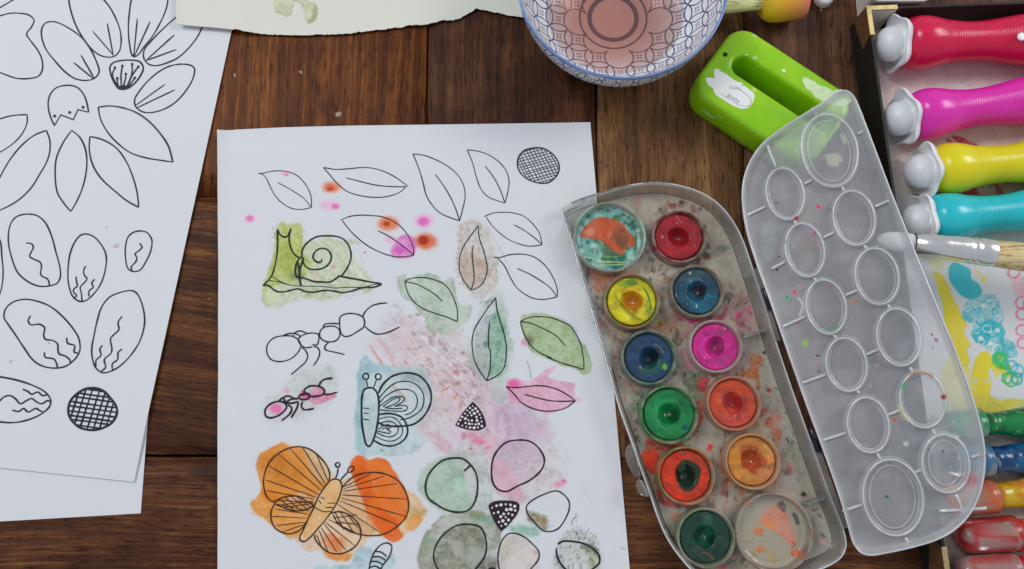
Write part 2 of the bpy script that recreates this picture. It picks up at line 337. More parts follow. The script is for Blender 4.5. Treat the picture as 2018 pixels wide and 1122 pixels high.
# ---- ink
INKW = 1.38
def cockle(x, y, amp=.0006, seed=31): return amp*(.7*fbm(x*1000, y*1000, 34, 3, seed)+.3*fbm(x*1000, y*1000, 9, 2, seed+4))
class Ink:
    def __init__(s, sheet_obj, zf, zw=None):
        s.o = sheet_obj; s.zf = zf; s.layer = 0; s.zw = zw
    def w(s, px, py):
        x, y = P(px, py, s.zf(None)); return x, y
    def begin(s): s.V = []; s.Fc = []
    def line(s, pts, w, closed=False, smooth=True, cap=True):
        """pts in picture points"""
        pts = catmull(pts, closed, 7) if smooth else [tuple(map(float, q)) for q in pts]
        ep = .00010+.000004*s.layer; z = s.zf(None)+ep; s.layer = (s.layer+1) % 40; w = w*INKW
        W = np.array([P(a, b, z) for a, b in pts]); m = pxm(*pts[0], z)
        keep = [0]
        for i in range(1, len(W)):
            if np.hypot(*(W[i]-W[keep[-1]])) > m*.8: keep.append(i)
        W = W[keep]
        if len(W) < 2: return
        if closed: T = np.roll(W, -1, 0)-np.roll(W, 1, 0)
        else: T = np.gradient(W, axis=0)
        T /= np.hypot(T[:, 0], T[:, 1])[:, None]+1e-12; Nn = np.stack([-T[:, 1], T[:, 0]], 1)
        hw = w*m*.5*(1+(np.array([vn(np.array([i*.23]), np.array([s.layer*3.7]), 9)[0] for i in range(len(W))])-.5)*.45)
        if not closed:
            hw = hw.copy(); hw[0] *= .6; hw[-1] *= .6
        L = W+Nn*hw[:, None]; Rr = W-Nn*hw[:, None]; b = len(s.V); n = len(W)
        zl, zr = (np.full(n, z), np.full(n, z)) if s.zw is None else (s.zw(L[:, 0], L[:, 1])+ep, s.zw(Rr[:, 0], Rr[:, 1])+ep)
        for i in range(n): s.V.append((L[i][0], L[i][1], zl[i])); s.V.append((Rr[i][0], Rr[i][1], zr[i]))
        for i in range(n if closed else n-1):
            j = (i+1) % n; s.Fc.append((b+2*i+1, b+2*j+1, b+2*j, b+2*i))
    def fill(s, pts, smooth=True, up=0.):
        if smooth: pts = catmull(pts, True, 4)
        ep = .00010+.000004*s.layer+up; z = s.zf(None)+ep; s.layer = (s.layer+1) % 40; W = np.array([P(a, b, z) for a, b in pts]); c = W.mean(0); b = len(s.V); n = len(W)
        if getattr(s, 'over', None) is not None: z = s.over+up
        elif s.zw is not None: z = float(s.zw(W[:, 0], W[:, 1]).max())+ep
        s.V.append((c[0], c[1], z))
        for q in W: s.V.append((q[0], q[1], z))
        area_ = np.sum(W[:, 0]*np.roll(W[:, 1], -1)-np.roll(W[:, 0], -1)*W[:, 1])
        for i in range(n):
            t = (b, b+1+i, b+1+(i+1) % n); s.Fc.append(t if area_ > 0 else t[::-1])
    def dot(s, x, y, r, up=0., asp=1.):
        s.fill([(x+r*math.cos(a)*asp, y+r*math.sin(a)) for a in np.linspace(0, 6.283, 10)[:-1]], False, up)
    def hatch(s, poly, ang, gap, w, jit=.12):
        poly = catmull(poly, True, 6); a = R_(ang); c = np.mean(poly, 0); d = np.array([math.cos(a), math.sin(a)]); n = np.array([-d[1], d[0]]); k = -14
        while k <= 14:
            o = c+n*gap*(k+random.uniform(-jit, jit)); ts = np.linspace(-70, 70, 141); q = o+d*ts[:, None]
            ins = sdist(q[:, 0], q[:, 1], poly) > 0; r = np.nonzero(ins)[0]
            if len(r) > 3: s.line([tuple(q[r[0]]), tuple(q[r[len(r)//2]]+n*random.uniform(-.6, .6)), tuple(q[r[-1]])], w)
            k += 1
    def end(s, name, mat, label=None):
        o = mesh(name, s.V, s.Fc, mat, s.o, False)
        if label: o['label'] = label
        return o
def cr(ox, oy, sc): return lambda pts: [(ox+a/sc, oy+b/sc) for a, b in pts]
L1 = cr(0, 0, 2.952); L2 = cr(0, 370, 2.952); L3 = cr(0, 740, 2.952); C4 = cr(420, 230, 3.74); C5 = cr(800, 230, 3.74); C6 = cr(480, 420, 4.4)
R1 = cr(780, 420, 3.74); R2 = cr(480, 580, 4.4); R3 = cr(680, 690, 4.4); R4 = cr(900, 690, 4.4); R5 = cr(480, 860, 4.2816); R6 = cr(800, 860, 4.2816)
# ---------------------------------------------------------------- sheet under the flower sheet
ZB = .0004; ZA = .0009; ZT = .0030; Z1 = .0005
Bc = np.array(P(277, 1012, ZB)); Bu = np.array(P(289, 850, ZB)); dU = (Bu-Bc)/np.linalg.norm(Bu-Bc); Bl = np.array(P(0, 1028, ZB)); dL = (Bl-Bc)/np.linalg.norm(Bl-Bc)
def under_paint(p): pass
sheet('paper_sheet', M['paper'], lerp2(Bc+dU*.297+dL*.21, Bc+dU*.297), lerp2(Bc+dL*.21, Bc), lambda x, y, u, v: ZB-.0001+0*x, np.linspace(0, 1, 12), np.linspace(0, 1, 16), under_paint,
      'blank white sheet lying under the flower and leaf drawing, its lower corner showing', 'paper')
# ---------------------------------------------------------------- flower sheet
Ar = np.array(P(265, 950, ZA)); At = np.array(P(457, 60, ZA)); dU = (At-Ar)/np.linalg.norm(At-Ar); Al = np.array(P(0, 922, ZA)); dL = (Al-Ar)/np.linalg.norm(Al-Ar)
def flower_paint(p):
    p.blob(229, 485, 8, 3.5, (178, 150, 165), .8, .4); p.blob(210, 447, 1.3, 1.3, (110, 110, 110), .8); p.blob(96, 677, 3, 1.3, (130, 120, 130), .8); p.blob(22, 712, 4, 1.5, (140, 138, 140), .8)
    p.blob(126, 30, 1.4, 1.4, (120, 120, 120), .6)
shA = sheet('drawing_sheet', M['paper'], lerp2(Ar+dU*.297+dL*.21, Ar+dU*.297), lerp2(Ar+dL*.21, Ar),
            lambda x, y, u, v: ZA+cockle(x, y, .0005)+.0012*np.clip((u-.93)/.07, 0, 1)**2*np.clip((v-.45)*2, 0, 1)*np.clip((1-v)*8, 0.15, 1), np.concatenate([np.linspace(0, .3, 10), np.linspace(.31, 1, 200)]), np.linspace(0, 1, 260), flower_paint,
            'white sheet of pen drawn petals, leaves and seeds at the left, not coloured in', 'paper')
ik = Ink(shA, lambda q: ZA, lambda x, y: ZA+cockle(x, y, .0005)); w1 = 2.05
def D(name, mat, label, cr_, items, w):
    ik.begin()
    for it in items:
        pts = it[0]; cl = it[1] if len(it) > 1 else False; ww = it[2] if len(it) > 2 else w; cc = it[3] if len(it) > 3 else cr_
        if cl == 'fill': ik.fill(cc(pts))
        elif cl == 'dot': x, y = cc([pts])[0]; ik.dot(x, y, ww)
        elif cl == 'poly': ik.line(cc(pts), ww, False, False)
        else: ik.line(cc(pts), ww, bool(cl))
    return ik.end(name, mat, label)
k = M['ink']
D('petal_drawing', k, 'wavy lobed petal outline at the left edge', L1, [([(0, 95), (60, 80), (120, 80), (170, 90), (200, 120), (185, 160), (157, 200), (180, 240), (215, 285), (245, 345), (248, 410), (225, 445), (180, 458), (100, 458), (30, 435), (-20, 415)],), ([(-10, 54), (40, 24), (90, -6)],)], w1)
D('petal_drawing', k, None, L1, [([(300, 128), (340, 135), (400, 165), (470, 215), (525, 285), (560, 355), (578, 420), (550, 458), (500, 470), (440, 460), (380, 420), (320, 355), (270, 290), (245, 220), (245, 170), (265, 138)], 1), ([(472, 322), (548, 455)],), ([(430, 366), (545, 460)],)], w1)
D('petal_drawing', k, None, L1, [([(400, -60), (402, 0), (415, 70), (450, 165), (510, 260), (560, 310), (610, 332), (665, 330), (695, 300), (706, 250), (700, 180), (675, 110), (640, 45), (605, 0), (560, -50), (480, -90)], 1), ([(540, 183), (662, 325)],), ([(625, 138), (660, 325)],)], w1)
D('petal_drawing', k, None, L1, [([(790, -60), (765, 0), (755, 60), (748, 160), (755, 260), (775, 330), (800, 325), (840, 275), (890, 210), (935, 130), (965, 60), (977, 0), (975, -60), (880, -110)], 1), ([(800, 110), (780, 325)],), ([(874, 128), (785, 325)],), ([780, 322], 'dot', 2.6)], w1)
D('petal_drawing', k, None, L1, [([(1100, 40), (1030, 97), (970, 150), (890, 230), (840, 295), (838, 340), (865, 375), (910, 384), (980, 365), (1040, 335), (1100, 280), (1150, 215), (1178, 155), (1190, 90), (1160, 40)], 1), ([(1015, 205), (855, 350)],), ([(1027, 290), (850, 355)],)], w1)
D('petal_drawing', k, None, L1, [([(1060, 375), (1110, 382), (1132, 400), (1125, 455), (1090, 520), (1030, 590), (960, 635), (880, 657), (830, 652), (790, 620), (785, 580), (810, 535), (870, 465), (940, 410), (1000, 383)], 1), ([(962, 492), (790, 615)],), ([(1018, 525), (792, 632)],)], w1)
D('seed_pod_drawing', k, 'round seed pod outline with dotted stamens inside', L1, [([(640, 395), (655, 370), (700, 355), (770, 352), (815, 362), (835, 395), (825, 430), (795, 475), (755, 510), (720, 522), (690, 515), (665, 480), (645, 430)], 1, 2.4)] +
  [(q,) for q in ([(670, 395), (655, 440), (685, 505)], [(713, 385), (705, 440), (708, 515)], [(770, 375), (768, 430), (735, 515)], [(805, 390), (770, 440), (740, 515)], [(735, 432), (728, 470), (718, 510)], [(683, 457), (684, 485), (692, 510)], [(785, 455), (765, 485), (745, 512)])] +
  [(q, 'dot', 2.7) for q in ((670, 395), (713, 385), (770, 375), (806, 390), (733, 432), (683, 457), (785, 455))] + [([(690, 505), (720, 498), (750, 505), (720, 524)], 'fill')], w1)
D('seed_cup_drawing', k, 'half round cup outline with a zigzag edge and three dots', L1, [([(318, 733), (295, 680), (282, 620), (290, 560), (325, 515), (390, 498), (450, 510), (490, 555), (508, 605), (517, 655)],), ([(517, 655), (455, 640), (428, 698), (355, 670), (318, 733)], 'poly'), ((320, 677), 'dot', 3), ((407, 656), 'dot', 3), ((485, 626), 'dot', 3)], w1)
D('leaf_drawing', k, None, L1, [([(573, 625), (640, 618), (720, 630), (800, 660), (870, 710), (930, 775), (980, 850), (1007, 945)],), ([(573, 625), (585, 690), (620, 760), (680, 830), (760, 890), (850, 920), (940, 935), (1007, 945)],)], w1)
D('leaf_drawing', k, None, L1, [([(-30, 703), (70, 675), (160, 668)],), ([(160, 668), (158, 720), (130, 780), (80, 835), (0, 888), (-30, 900)],)], w1)
D('leaf_drawing', k, None, L1, [([(272, 760), (200, 790), (130, 845), (60, 930), (0, 1035), (-20, 1080)],), ([(272, 760), (292, 820), (290, 890), (270, 950), (230, 1020), (185, 1092), (100, 1172), (0, 1225), (-20, 1233)],)], w1)
D('leaf_drawing', k, None, L1, [([(418, 760), (370, 830), (330, 920), (322, 1010), (335, 1122), (370, 1180), (412, 1232)],), ([(418, 760), (465, 800), (495, 860), (506, 940), (495, 1040), (470, 1122), (440, 1185), (412, 1232)],)], w1)
D('leaf_drawing', k, None, L1, [([(524, 795), (520, 870), (540, 960), (590, 1040), (680, 1122), (740, 1170), (808, 1208)],), ([(524, 795), (600, 815), (680, 865), (740, 950), (780, 1050), (800, 1130), (808, 1208)],)], w1)
D('seed_drawing', k, None, L2, [([(-10, 280), (5, 320), (12, 400), (20, 490), (12, 580), (0, 620), (-15, 650)],)], w1)
D('seed_drawing', k, None, L2, [([(175, 155), (220, 165), (265, 205), (300, 280), (325, 370), (350, 470), (352, 520), (335, 555), (290, 572), (225, 573), (160, 545), (105, 495), (70, 410), (50, 310), (60, 220), (90, 175), (130, 158)], 1), ([(153, 322), (185, 328), (195, 350), (180, 380), (175, 402), (205, 420), (235, 435), (243, 460), (237, 495), (245, 515), (275, 530), (285, 545), (288, 572)],)], w1)
D('seed_drawing', k, None, L2, [([(500, 270), (545, 285), (595, 340), (618, 395), (615, 470), (590, 555), (545, 620), (500, 658), (465, 662), (425, 635), (400, 560), (397, 470), (410, 380), (440, 310), (470, 277)], 1), ([(500, 457), (488, 480), (492, 510), (507, 530), (490, 555), (468, 580), (475, 620), (478, 660)],), ([(443, 517), (447, 550), (450, 575), (430, 590), (430, 610), (447, 628), (435, 640)],), ([(553, 532), (535, 555), (543, 580), (520, 600), (518, 635)],)], w1)
D('seed_drawing', k, None, L2, [([(820, 253), (855, 262), (883, 300), (880, 360), (850, 430), (815, 480), (775, 488), (745, 470), (732, 420), (730, 350), (745, 290), (780, 260)], 1), ([(812, 325), (827, 345), (812, 365), (787, 385), (797, 410), (790, 432), (765, 460), (767, 480)],)], w1)
D('seed_drawing', k, None, L2, [([(25, 755), (35, 705), (80, 665), (150, 650), (220, 662), (290, 690), (360, 745), (425, 820), (460, 880), (465, 950), (435, 1000), (380, 1040), (310, 1050), (240, 1035), (190, 1000), (140, 930), (90, 855), (45, 790)], 1), ([(178, 745), (165, 775), (180, 798), (230, 795), (260, 815), (255, 860), (265, 882), (310, 890), (335, 910), (343, 965), (380, 980), (405, 1000), (412, 1018)],), ([(388, 872), (395, 905), (435, 920), (432, 955), (455, 965)],), ([(260, 957), (262, 985), (315, 998), (330, 1025), (335, 1045)],)], w1*1.05)
D('seed_drawing', k, None, L2, [([(770, 600), (800, 620), (830, 690), (842, 780), (820, 880), (780, 950), (720, 1020), (660, 1062), (600, 1077), (560, 1050), (540, 1000), (535, 940), (550, 850), (570, 760), (590, 700), (635, 640), (700, 610)], 1), ([(712, 748), (688, 785), (693, 825), (645, 878), (652, 940), (645, 965), (608, 1000), (615, 1045), (590, 1070)],), ([(597, 917), (582, 940), (588, 975), (560, 1005), (560, 1040)],), ([(712, 938), (688, 960), (685, 1000), (655, 1025), (655, 1060)],)], w1)
D('seed_drawing', k, None, L3, [([(-20, 4), (0, 8), (100, 28), (190, 58), (260, 95), (295, 140), (290, 180), (240, 225), (160, 260), (70, 275), (0, 270), (-20, 266)],), ([(133, 80), (165, 95), (185, 110), (220, 97), (250, 118), (280, 110)],), ([(-10, 155), (0, 148), (25, 125), (60, 118), (90, 135), (120, 165), (150, 150), (185, 135), (215, 155), (245, 165), (275, 148), (302, 152)],), ([(73, 202), (110, 210), (138, 193), (165, 213), (210, 192), (235, 207), (250, 210)],)], w1*1.1)
def ball(pts, g1, a1, g2, a2, wo, wi, name, mat, lab):
    ik.begin(); ik.line(pts, wo, True); ik.line([(a+.8, b+.6) for a, b in pts], wo*.7, True); ik.hatch(pts, a1, g1, wi); ik.hatch(pts, a2, g2, wi); ik.end(name, mat, lab)
ball(L3([(545, 73), (600, 90), (650, 140), (680, 190), (678, 230), (650, 275), (600, 305), (540, 318), (470, 305), (420, 265), (398, 210), (410, 150), (450, 105), (495, 80)]), 9.0, 8, 12, 108, 3.2, 2.5, 'grid_ball_drawing', k, 'round shape filled with a bold net of lines')
# ---------------------------------------------------------------- painted sheet
TLc = np.array(P(434, 262, Z1)); TRc = np.array(P(1163, 243, Z1)); BL0 = np.array(P(431, 1122, Z1)); BR0 = np.array(P(1241, 1122, Z1))
TOP = polyedge([(434, 262), (470, 257.5), (560, 253), (700, 249.5), (900, 247), (1100, 244), (1163, 243)])
vvis = np.linspace(0, .835, 640)
dl = (BL0-TLc)/np.linalg.norm(BL0-TLc); dr = (BR0-TRc)/np.linalg.norm(BR0-TRc)
BLf = TLc+dl*.297; BRf = TRc+dr*.297
print('A4 width', np.linalg.norm(TRc-TLc), 'visible height', np.linalg.norm(BL0-TLc))
vend = min(.98, np.linalg.norm(BL0-TLc)/.297+.01)
BGP = [(760, 628), (800, 625), (850, 655), (905, 660), (950, 715), (1000, 760), (1030, 815), (1070, 825), (1085, 880), (1100, 950), (1060, 980), (1000, 985), (960, 915), (905, 895), (860, 868), (815, 850), (790, 780), (765, 720)]
def main_paint(p):
    p.desat = .10; p.pw = 1.12
    # soft messy pink and violet middle
    p.wash(BGP, (196, 180, 192), .85, 14, 18, 0, .7)
    p.wash([(880, 730), (960, 740), (1010, 790), (1060, 815), (1080, 870), (1040, 890), (960, 890), (900, 860), (880, 800)], (203, 172, 198), .75, 16, 18, 0, .6)
    p.wash([(985, 795), (1045, 800), (1055, 860), (1000, 870), (975, 840)], (184, 160, 192), .6, 14, 12, 0, .5)
    p.wash([(730, 680), (850, 640), (920, 700), (980, 800), (900, 850), (820, 820), (770, 760)], (204, 190, 200), .6, 14, 14, 0, .8, streak=52)
    # diagonal dry strokes
    rr = random.Random(5)
    for n in range(46):
        x = rr.uniform(725, 905); y = 600+(x-725)*.45+rr.uniform(-20, 130); L = rr.uniform(35, 120); an = R_(rr.uniform(46, 60))
        c = rr.choice([(208, 170, 178), (200, 178, 192), (214, 206, 214), (216, 212, 218), (196, 180, 186), (206, 184, 172)])
        p.stroke([(x, y), (x+L*.5*math.cos(an)+rr.uniform(-3, 3), y+L*.5*math.sin(an)), (x+L*math.cos(an), y+L*math.sin(an))], rr.uniform(1.5, 7), c, rr.uniform(.3, .7), 1.2, .6)
    for n in range(24):
        x = rr.uniform(960, 1085); y = rr.uniform(800, 1000); L = rr.uniform(10, 40)
        p.stroke([(x, y), (x+rr.uniform(-8, 8), y+L)], rr.uniform(3, 12), rr.choice([(214, 206, 216), (206, 178, 200), (218, 214, 222)]), rr.uniform(.2, .5), 3, .5)
    for n in range(60):                                        # small slanted dabs
        x = rr.uniform(800, 950); y = 650+(x-800)*.75+rr.uniform(-45, 60); an = R_(rr.uniform(-40, 60)); L = rr.uniform(3, 9)
        p.stroke([(x, y), (x+L*math.cos(an), y+L*math.sin(an))], rr.uniform(2, 6), rr.choice([(150, 130, 140), (168, 150, 160), (178, 150, 158), (150, 132, 120), (186, 140, 150), (214, 208, 214), (140, 136, 138)]), rr.uniform(.4, .85), 1, .4, smooth=False)
    for a, b, L, an in ((893, 737, 8, -30), (885, 763, 14, 150), (897, 785, 10, -60), (907, 793, 12, 80), (775, 763, 12, 60), (795, 800, 5, 0), (797, 713, 6, 40), (812, 818, 5, 20)):
        p.stroke([(a, b), (a+L*math.cos(R_(an)), b+L*math.sin(R_(an)))], 4.5, (196, 124, 66), .8, 1.5, .3, smooth=False)
    for n in range(150):
        x = rr.gauss(895, 42); y = 742+(x-895)*.8+rr.gauss(0, 38); an = R_(rr.uniform(20, 70)); L = rr.uniform(3, 12)
        p.stroke([(x, y), (x+L*math.cos(an), y+L*math.sin(an))], rr.uniform(1.5, 5), rr.choice([(134, 116, 124), (150, 132, 140), (168, 128, 136), (128, 118, 112), (176, 140, 148), (216, 212, 218), (218, 214, 220)]), rr.uniform(.35, .8), 1.2, .5, smooth=False)
    for n in range(40):
        x = rr.uniform(690, 1090); y = rr.uniform(640, 1010); p.blob(x, y, rr.uniform(5, 22), rr.uniform(5, 16), rr.choice([(200, 178, 196), (186, 178, 192), (214, 210, 216), (198, 186, 190)]), rr.uniform(.15, .4), .9, 'over', .5)
    p.blob(901, 756, 9, 6, (132, 118, 96), .8, .6); p.blob(936, 787, 6, 5, (160, 135, 158), .6); p.blob(900, 733, 8, 5, (186, 132, 142), .8, .5); p.blob(935, 737, 4, 7, (170, 110, 135), .8)
    # ---- pink/red strokes above the blue butterfly
    for q, c in (([(730, 684), (745, 705), (757, 728), (765, 745)], (206, 142, 146)), ([(747, 670), (762, 690), (775, 715), (780, 730)], (206, 160, 170)), ([(788, 622), (800, 632), (812, 650)], (206, 182, 190)), ([(790, 655), (803, 672), (815, 700)], (202, 186, 192))):
        p.stroke(q, 5.5, c, .8, 1.5, .3)
    for i in range(10): p.stroke([(770+i*13, 640+i*9), (800+i*13, 685+i*11)], 3.5, (206, 182, 188), .6, 1.5, .6, smooth=False)
    for i in range(8): p.stroke([(480+i*44, 880+i*14-((i*37) % 23)), (500+i*44, 902+i*14-((i*37) % 23))], 1, (178, 184, 190), .45, .8, .5, smooth=False)
    # ---- green-white leaf stains
    p.wash([(785, 545), (800, 540), (810, 550), (832, 538), (860, 545), (872, 552), (895, 548), (898, 580), (905, 600), (925, 602), (922, 630), (898, 652), (870, 662), (845, 650), (838, 625), (812, 600), (790, 580)], (172, 190, 172), .85, 2, 6, .3, .25)
    p.blob(856, 592, 22, 16, (160, 180, 158), .5, .8); p.specks([(845, 630), (900, 630), (920, 660), (870, 670)], 22, 1, 3.5, (156, 168, 152), .6, -20)
    p.wash([(975, 573), (990, 575), (1000, 620), (1006, 660), (1012, 700), (1005, 745), (975, 758), (942, 745), (926, 705), (930, 655), (943, 620), (955, 595)], (172, 190, 184), .7, 4, 7, .1, .45)
    p.wash([(965, 640), (985, 610), (997, 650), (1000, 700), (990, 735), (970, 742), (960, 700)], (130, 176, 152), .8, 5, 8, .1, .35)
    p.wash([(945, 640), (965, 620), (962, 700), (965, 740), (945, 735), (935, 690)], (158, 166, 172), .7, 5, 6, .1, .5)
    p.specks([(950, 590), (985, 590), (1000, 650), (1002, 720), (965, 745), (935, 710), (940, 640)], 150, .6, 2.2, (88, 124, 112), .75, -35)
    p.blob(991, 650, 4, 9, (86, 140, 118), .8, .5); p.blob(957, 680, 7, 8, (78, 118, 112), .7, .7)
    p.wash([(1000, 745), (1015, 760), (1000, 790), (975, 795), (965, 770)], (186, 196, 198), .7, 4, 6, .3, .3)
    p.wash([(1027, 624), (1045, 618), (1070, 620), (1100, 628), (1128, 645), (1135, 668), (1152, 680), (1158, 698), (1166, 728), (1152, 740), (1138, 730), (1110, 722), (1075, 706), (1045, 690), (1034, 662)], (160, 184, 138), .95, 1.6, 4, .3, .18)
    p.blob(1043, 672, 14, 12, (142, 110, 112), .8, .9, 'mul'); p.blob(1033, 675, 8, 9, (196, 148, 176), .8, .5)
    for i in range(7): p.stroke([(1095+i*4, 622+i*3), (1112+i*4, 630+i*3), (1128+i*2, 645+i*3)], .8, (150, 148, 150), .5, .6, .4)
    # brown leaf
    bp = [(905, 445), (925, 437), (945, 440), (960, 450), (970, 480), (985, 530), (978, 560), (945, 590), (915, 565), (902, 530), (903, 480)]
    p.wash(bp, (190, 180, 170), .8, 4, 8, .2, .6, streak=75)
    p.wash([(915, 505), (935, 500), (955, 520), (958, 550), (935, 568), (915, 545)], (184, 160, 138), .7, 4, 7, 0, .5); p.wash([(930, 500), (950, 515), (970, 545), (955, 540), (935, 520)], (178, 146, 124), .6, 3, 4, 0, .5)
    p.specks(bp, 260, .5, 1.7, (132, 120, 110), .7, 70); p.specks([(900, 455), (908, 455), (910, 560), (900, 560)], 40, .8, 2, (150, 142, 135), .7)
    for i in range(14): p.stroke([(955+i*3, 440+i*5), (968+i*3.2, 455+i*6.5)], .8, (168, 162, 160), .5, .6, .4, smooth=False)
    # ---- dots along the top
    for x, y, rx, ry, c, a in ((654, 369, 22, 14, (214, 148, 122), .9), (652, 370, 15, 10, (200, 108, 74), .8), (651, 372, 7, 5, (172, 66, 34), .8), (650, 405, 22, 13, (222, 178, 208), .9), (661, 407, 10, 7, (216, 112, 178), .9), (636, 404, 7, 6, (224, 168, 204), .7),
                               (493, 431, 13, 9, (220, 150, 196), .9), (492, 431, 8, 6, (222, 104, 172), .7), (510, 432, 12, 12, (214, 200, 214), .6), (563, 342, 9, 6, (222, 160, 196), .9), (565, 345, 4, 3, (216, 96, 150), .6),
                               (766, 441, 26, 18, (212, 138, 106), .95), (764, 441, 22, 14, (200, 116, 78), .6), (762, 441, 8, 6, (164, 60, 28), .9), (836, 437, 24, 18, (222, 170, 212), .85), (834, 437, 14, 11, (208, 98, 182), .9), (770, 472, 14, 9, (222, 172, 204), .85),
                               (838, 476, 27, 19, (206, 126, 92), .95), (838, 476, 22, 15, (196, 98, 66), .6), (834, 474, 13, 11, (158, 48, 22), .95), (812, 478, 12, 13, (190, 104, 112), .7), (719, 498, 3, 2.4, (176, 72, 122), .95)):
        p.blob(x, y, rx, ry, c, a, .55)
    p.wash([(772, 486), (785, 470), (805, 464), (818, 475), (820, 495), (812, 508), (785, 510), (770, 503)], (212, 122, 196), .95, 2.5, 3, .3, .3); p.blob(786, 492, 14, 13, (196, 76, 176), .7, .7)
    p.specks([(636, 358), (650, 358), (645, 382), (636, 380)], 14, .5, 1, (110, 50, 40), .8)
    # ---- snail
    p.wash([(545, 448), (556, 440), (575, 443), (592, 440), (600, 455), (600, 472), (622, 474), (640, 466), (668, 474), (700, 473), (708, 480), (690, 488), (705, 520), (735, 555), (728, 575), (690, 572), (660, 592), (610, 588), (575, 596), (555, 604), (525, 606), (518, 575), (525, 540), (535, 520), (542, 480)], (188, 200, 166), .9, 3, 6, .15, .4, streak=38)
    p.wash([(545, 446), (556, 440), (575, 443), (592, 440), (597, 465), (596, 492), (612, 520), (600, 548), (560, 560), (528, 570), (521, 590), (518, 572), (527, 540), (538, 510), (542, 480)], (176, 188, 92), .9, 3, 4, .25, .4, streak=70)
    p.wash([(550, 490), (568, 470), (580, 500), (592, 520), (588, 545), (565, 548), (548, 520)], (152, 164, 60), .6, 4, 5, 0, .6, streak=60)
    p.blob(585, 543, 20, 13, (116, 128, 96), .75, .9); p.blob(535, 585, 16, 18, (192, 206, 168), .8, .7)
    for i in range(16): p.stroke([(640+i*5, 475+i*2), (672+i*4, 510+i*3.4), (712+i*2, 545+i*2)], 1.4, rr.choice([(214, 220, 210), (168, 182, 150), (202, 208, 204)]), .55, .7, .4)
    p.specks([(535, 445), (600, 445), (640, 560), (700, 580), (560, 595), (525, 580)], 150, .4, 1.1, (66, 66, 40), .8)
    p.specks([(560, 540), (640, 545), (720, 560), (740, 580), (700, 590), (580, 582)], 130, .4, 1.3, (86, 92, 84), .7, 20)
    p.blob(657, 526, 6, 5, (196, 146, 136), .7); p.blob(622, 545, 10, 7, (206, 178, 172), .7)
    # ---- second ant
    p.wash([(520, 790), (545, 770), (590, 730), (640, 718), (660, 730), (664, 770), (655, 790), (620, 812), (570, 828), (525, 832)], (184, 192, 190), .6, 6, 8, .1, .3)
    p.blob(545, 806, 17, 13, (222, 116, 172), .95, .6); p.blob(602, 780, 12, 8, (214, 92, 154), .95); p.blob(625, 772, 16, 10, (200, 128, 168), .9, .4); p.blob(621, 770, 7, 7, (214, 160, 190), .6); p.wash([(608, 786), (645, 775), (662, 780), (640, 793), (615, 795)], (214, 130, 168), .85, 2, 3, .1, .3); p.blob(565, 770, 7, 7, (222, 150, 190), .7, .4); p.blob(597, 775, 6, 7, (190, 60, 120), .7)
    # ---- blue butterfly
    bf = [(712, 708), (718, 700), (735, 716), (770, 722), (800, 722), (835, 730), (855, 765), (850, 800), (830, 830), (838, 870), (815, 892), (770, 900), (735, 895), (716, 905), (704, 890), (702, 860), (698, 820), (704, 790), (705, 740)]
    p.wash(bf, (180, 202, 208), .85, 3, 4, .1, .25)
    p.wash([(712, 708), (718, 700), (735, 716), (762, 720), (775, 735), (735, 735), (722, 750), (716, 800), (712, 860), (722, 895), (706, 892), (700, 850), (698, 815), (704, 785), (704, 740)], (150, 186, 200), .85, 3, 4, .2, .25)
    p.wash([(772, 740), (810, 733), (845, 750), (850, 790), (830, 770), (800, 750)], (150, 154, 166), .6, 6, 6, 0, .4)
    p.stroke([(775, 760), (788, 775), (798, 790)], 7, (186, 134, 104), .6, 2, .4); p.wash([(820, 838), (850, 850), (890, 875), (885, 893), (860, 885), (835, 860)], (216, 180, 196), .7, 5, 6, .3, .4)
    p.blob(752, 888, 4, 3, (110, 150, 140), .7)
    # ---- pink leaf
    p.wash([(999, 762), (1002, 750), (1012, 745), (1024, 748), (1045, 752), (1060, 740), (1078, 728), (1097, 719), (1088, 732), (1078, 742), (1100, 752), (1134, 756), (1132, 772), (1131, 782), (1146, 785), (1146, 789), (1130, 792), (1110, 808), (1080, 815), (1045, 805), (1018, 795), (1006, 785)], (222, 166, 194), .95, 1.8, 3, .25, .2, smooth=False)
    p.blob(1013, 757, 15, 11, (226, 92, 162), .9, .7); p.wash([(999, 765), (1010, 770), (1016, 790), (1008, 800), (1002, 785)], (216, 140, 182), .6, 2, 3, 0, .3)
    p.stroke([(1039, 712), (1044, 730), (1048, 747)], 2, (92, 96, 104), .8, .8, .6)
    # red splashes
    for x, y, rx, ry, a in ((942, 868, 16, 9, .7), (950, 872, 8, 5, .9), (962, 882, 8, 5, .8), (928, 858, 12, 6, .5), (1111, 948, 7, 6, .9), (1100, 955, 14, 8, .5)): p.blob(x, y, rx, ry, (220, 100, 146), a, .8, 'over', .35)
    p.specks([(900, 850), (960, 860), (975, 890), (920, 885)], 26, .5, 1.6, (150, 60, 90), .7)
    p.blob(914, 860, 6, 10, (190, 130, 134), .75, .5); p.blob(927, 885, 4, 4, (160, 110, 120), .8); p.blob(930, 895, 5, 5, (160, 140, 150), .6)
    # ---- orange butterfly
    big = R5([(115, 220), (150, 150), (200, 110), (260, 90), (330, 40), (400, 80), (480, 85), (560, 100), (640, 150), (720, 250), (745, 330), (830, 380), (905, 320), (900, 230), (950, 165), (1000, 165), (1060, 200), (1150, 180), (1220, 220), (1290, 320), (1380, 450), (1480, 530), (1540, 620), (1500, 720), (1430, 800), (1370, 810), (1330, 870), (1260, 890), (1180, 850), (1060, 860), (1000, 950), (930, 985), (900, 1050), (780, 1045), (700, 1010), (640, 950), (560, 975), (470, 900), (370, 855), (270, 790), (160, 700), (80, 640), (60, 570), (120, 510), (150, 430), (110, 300)])
    p.wash(big, (224, 182, 142), .95, 2.5, 5, .2, .25)
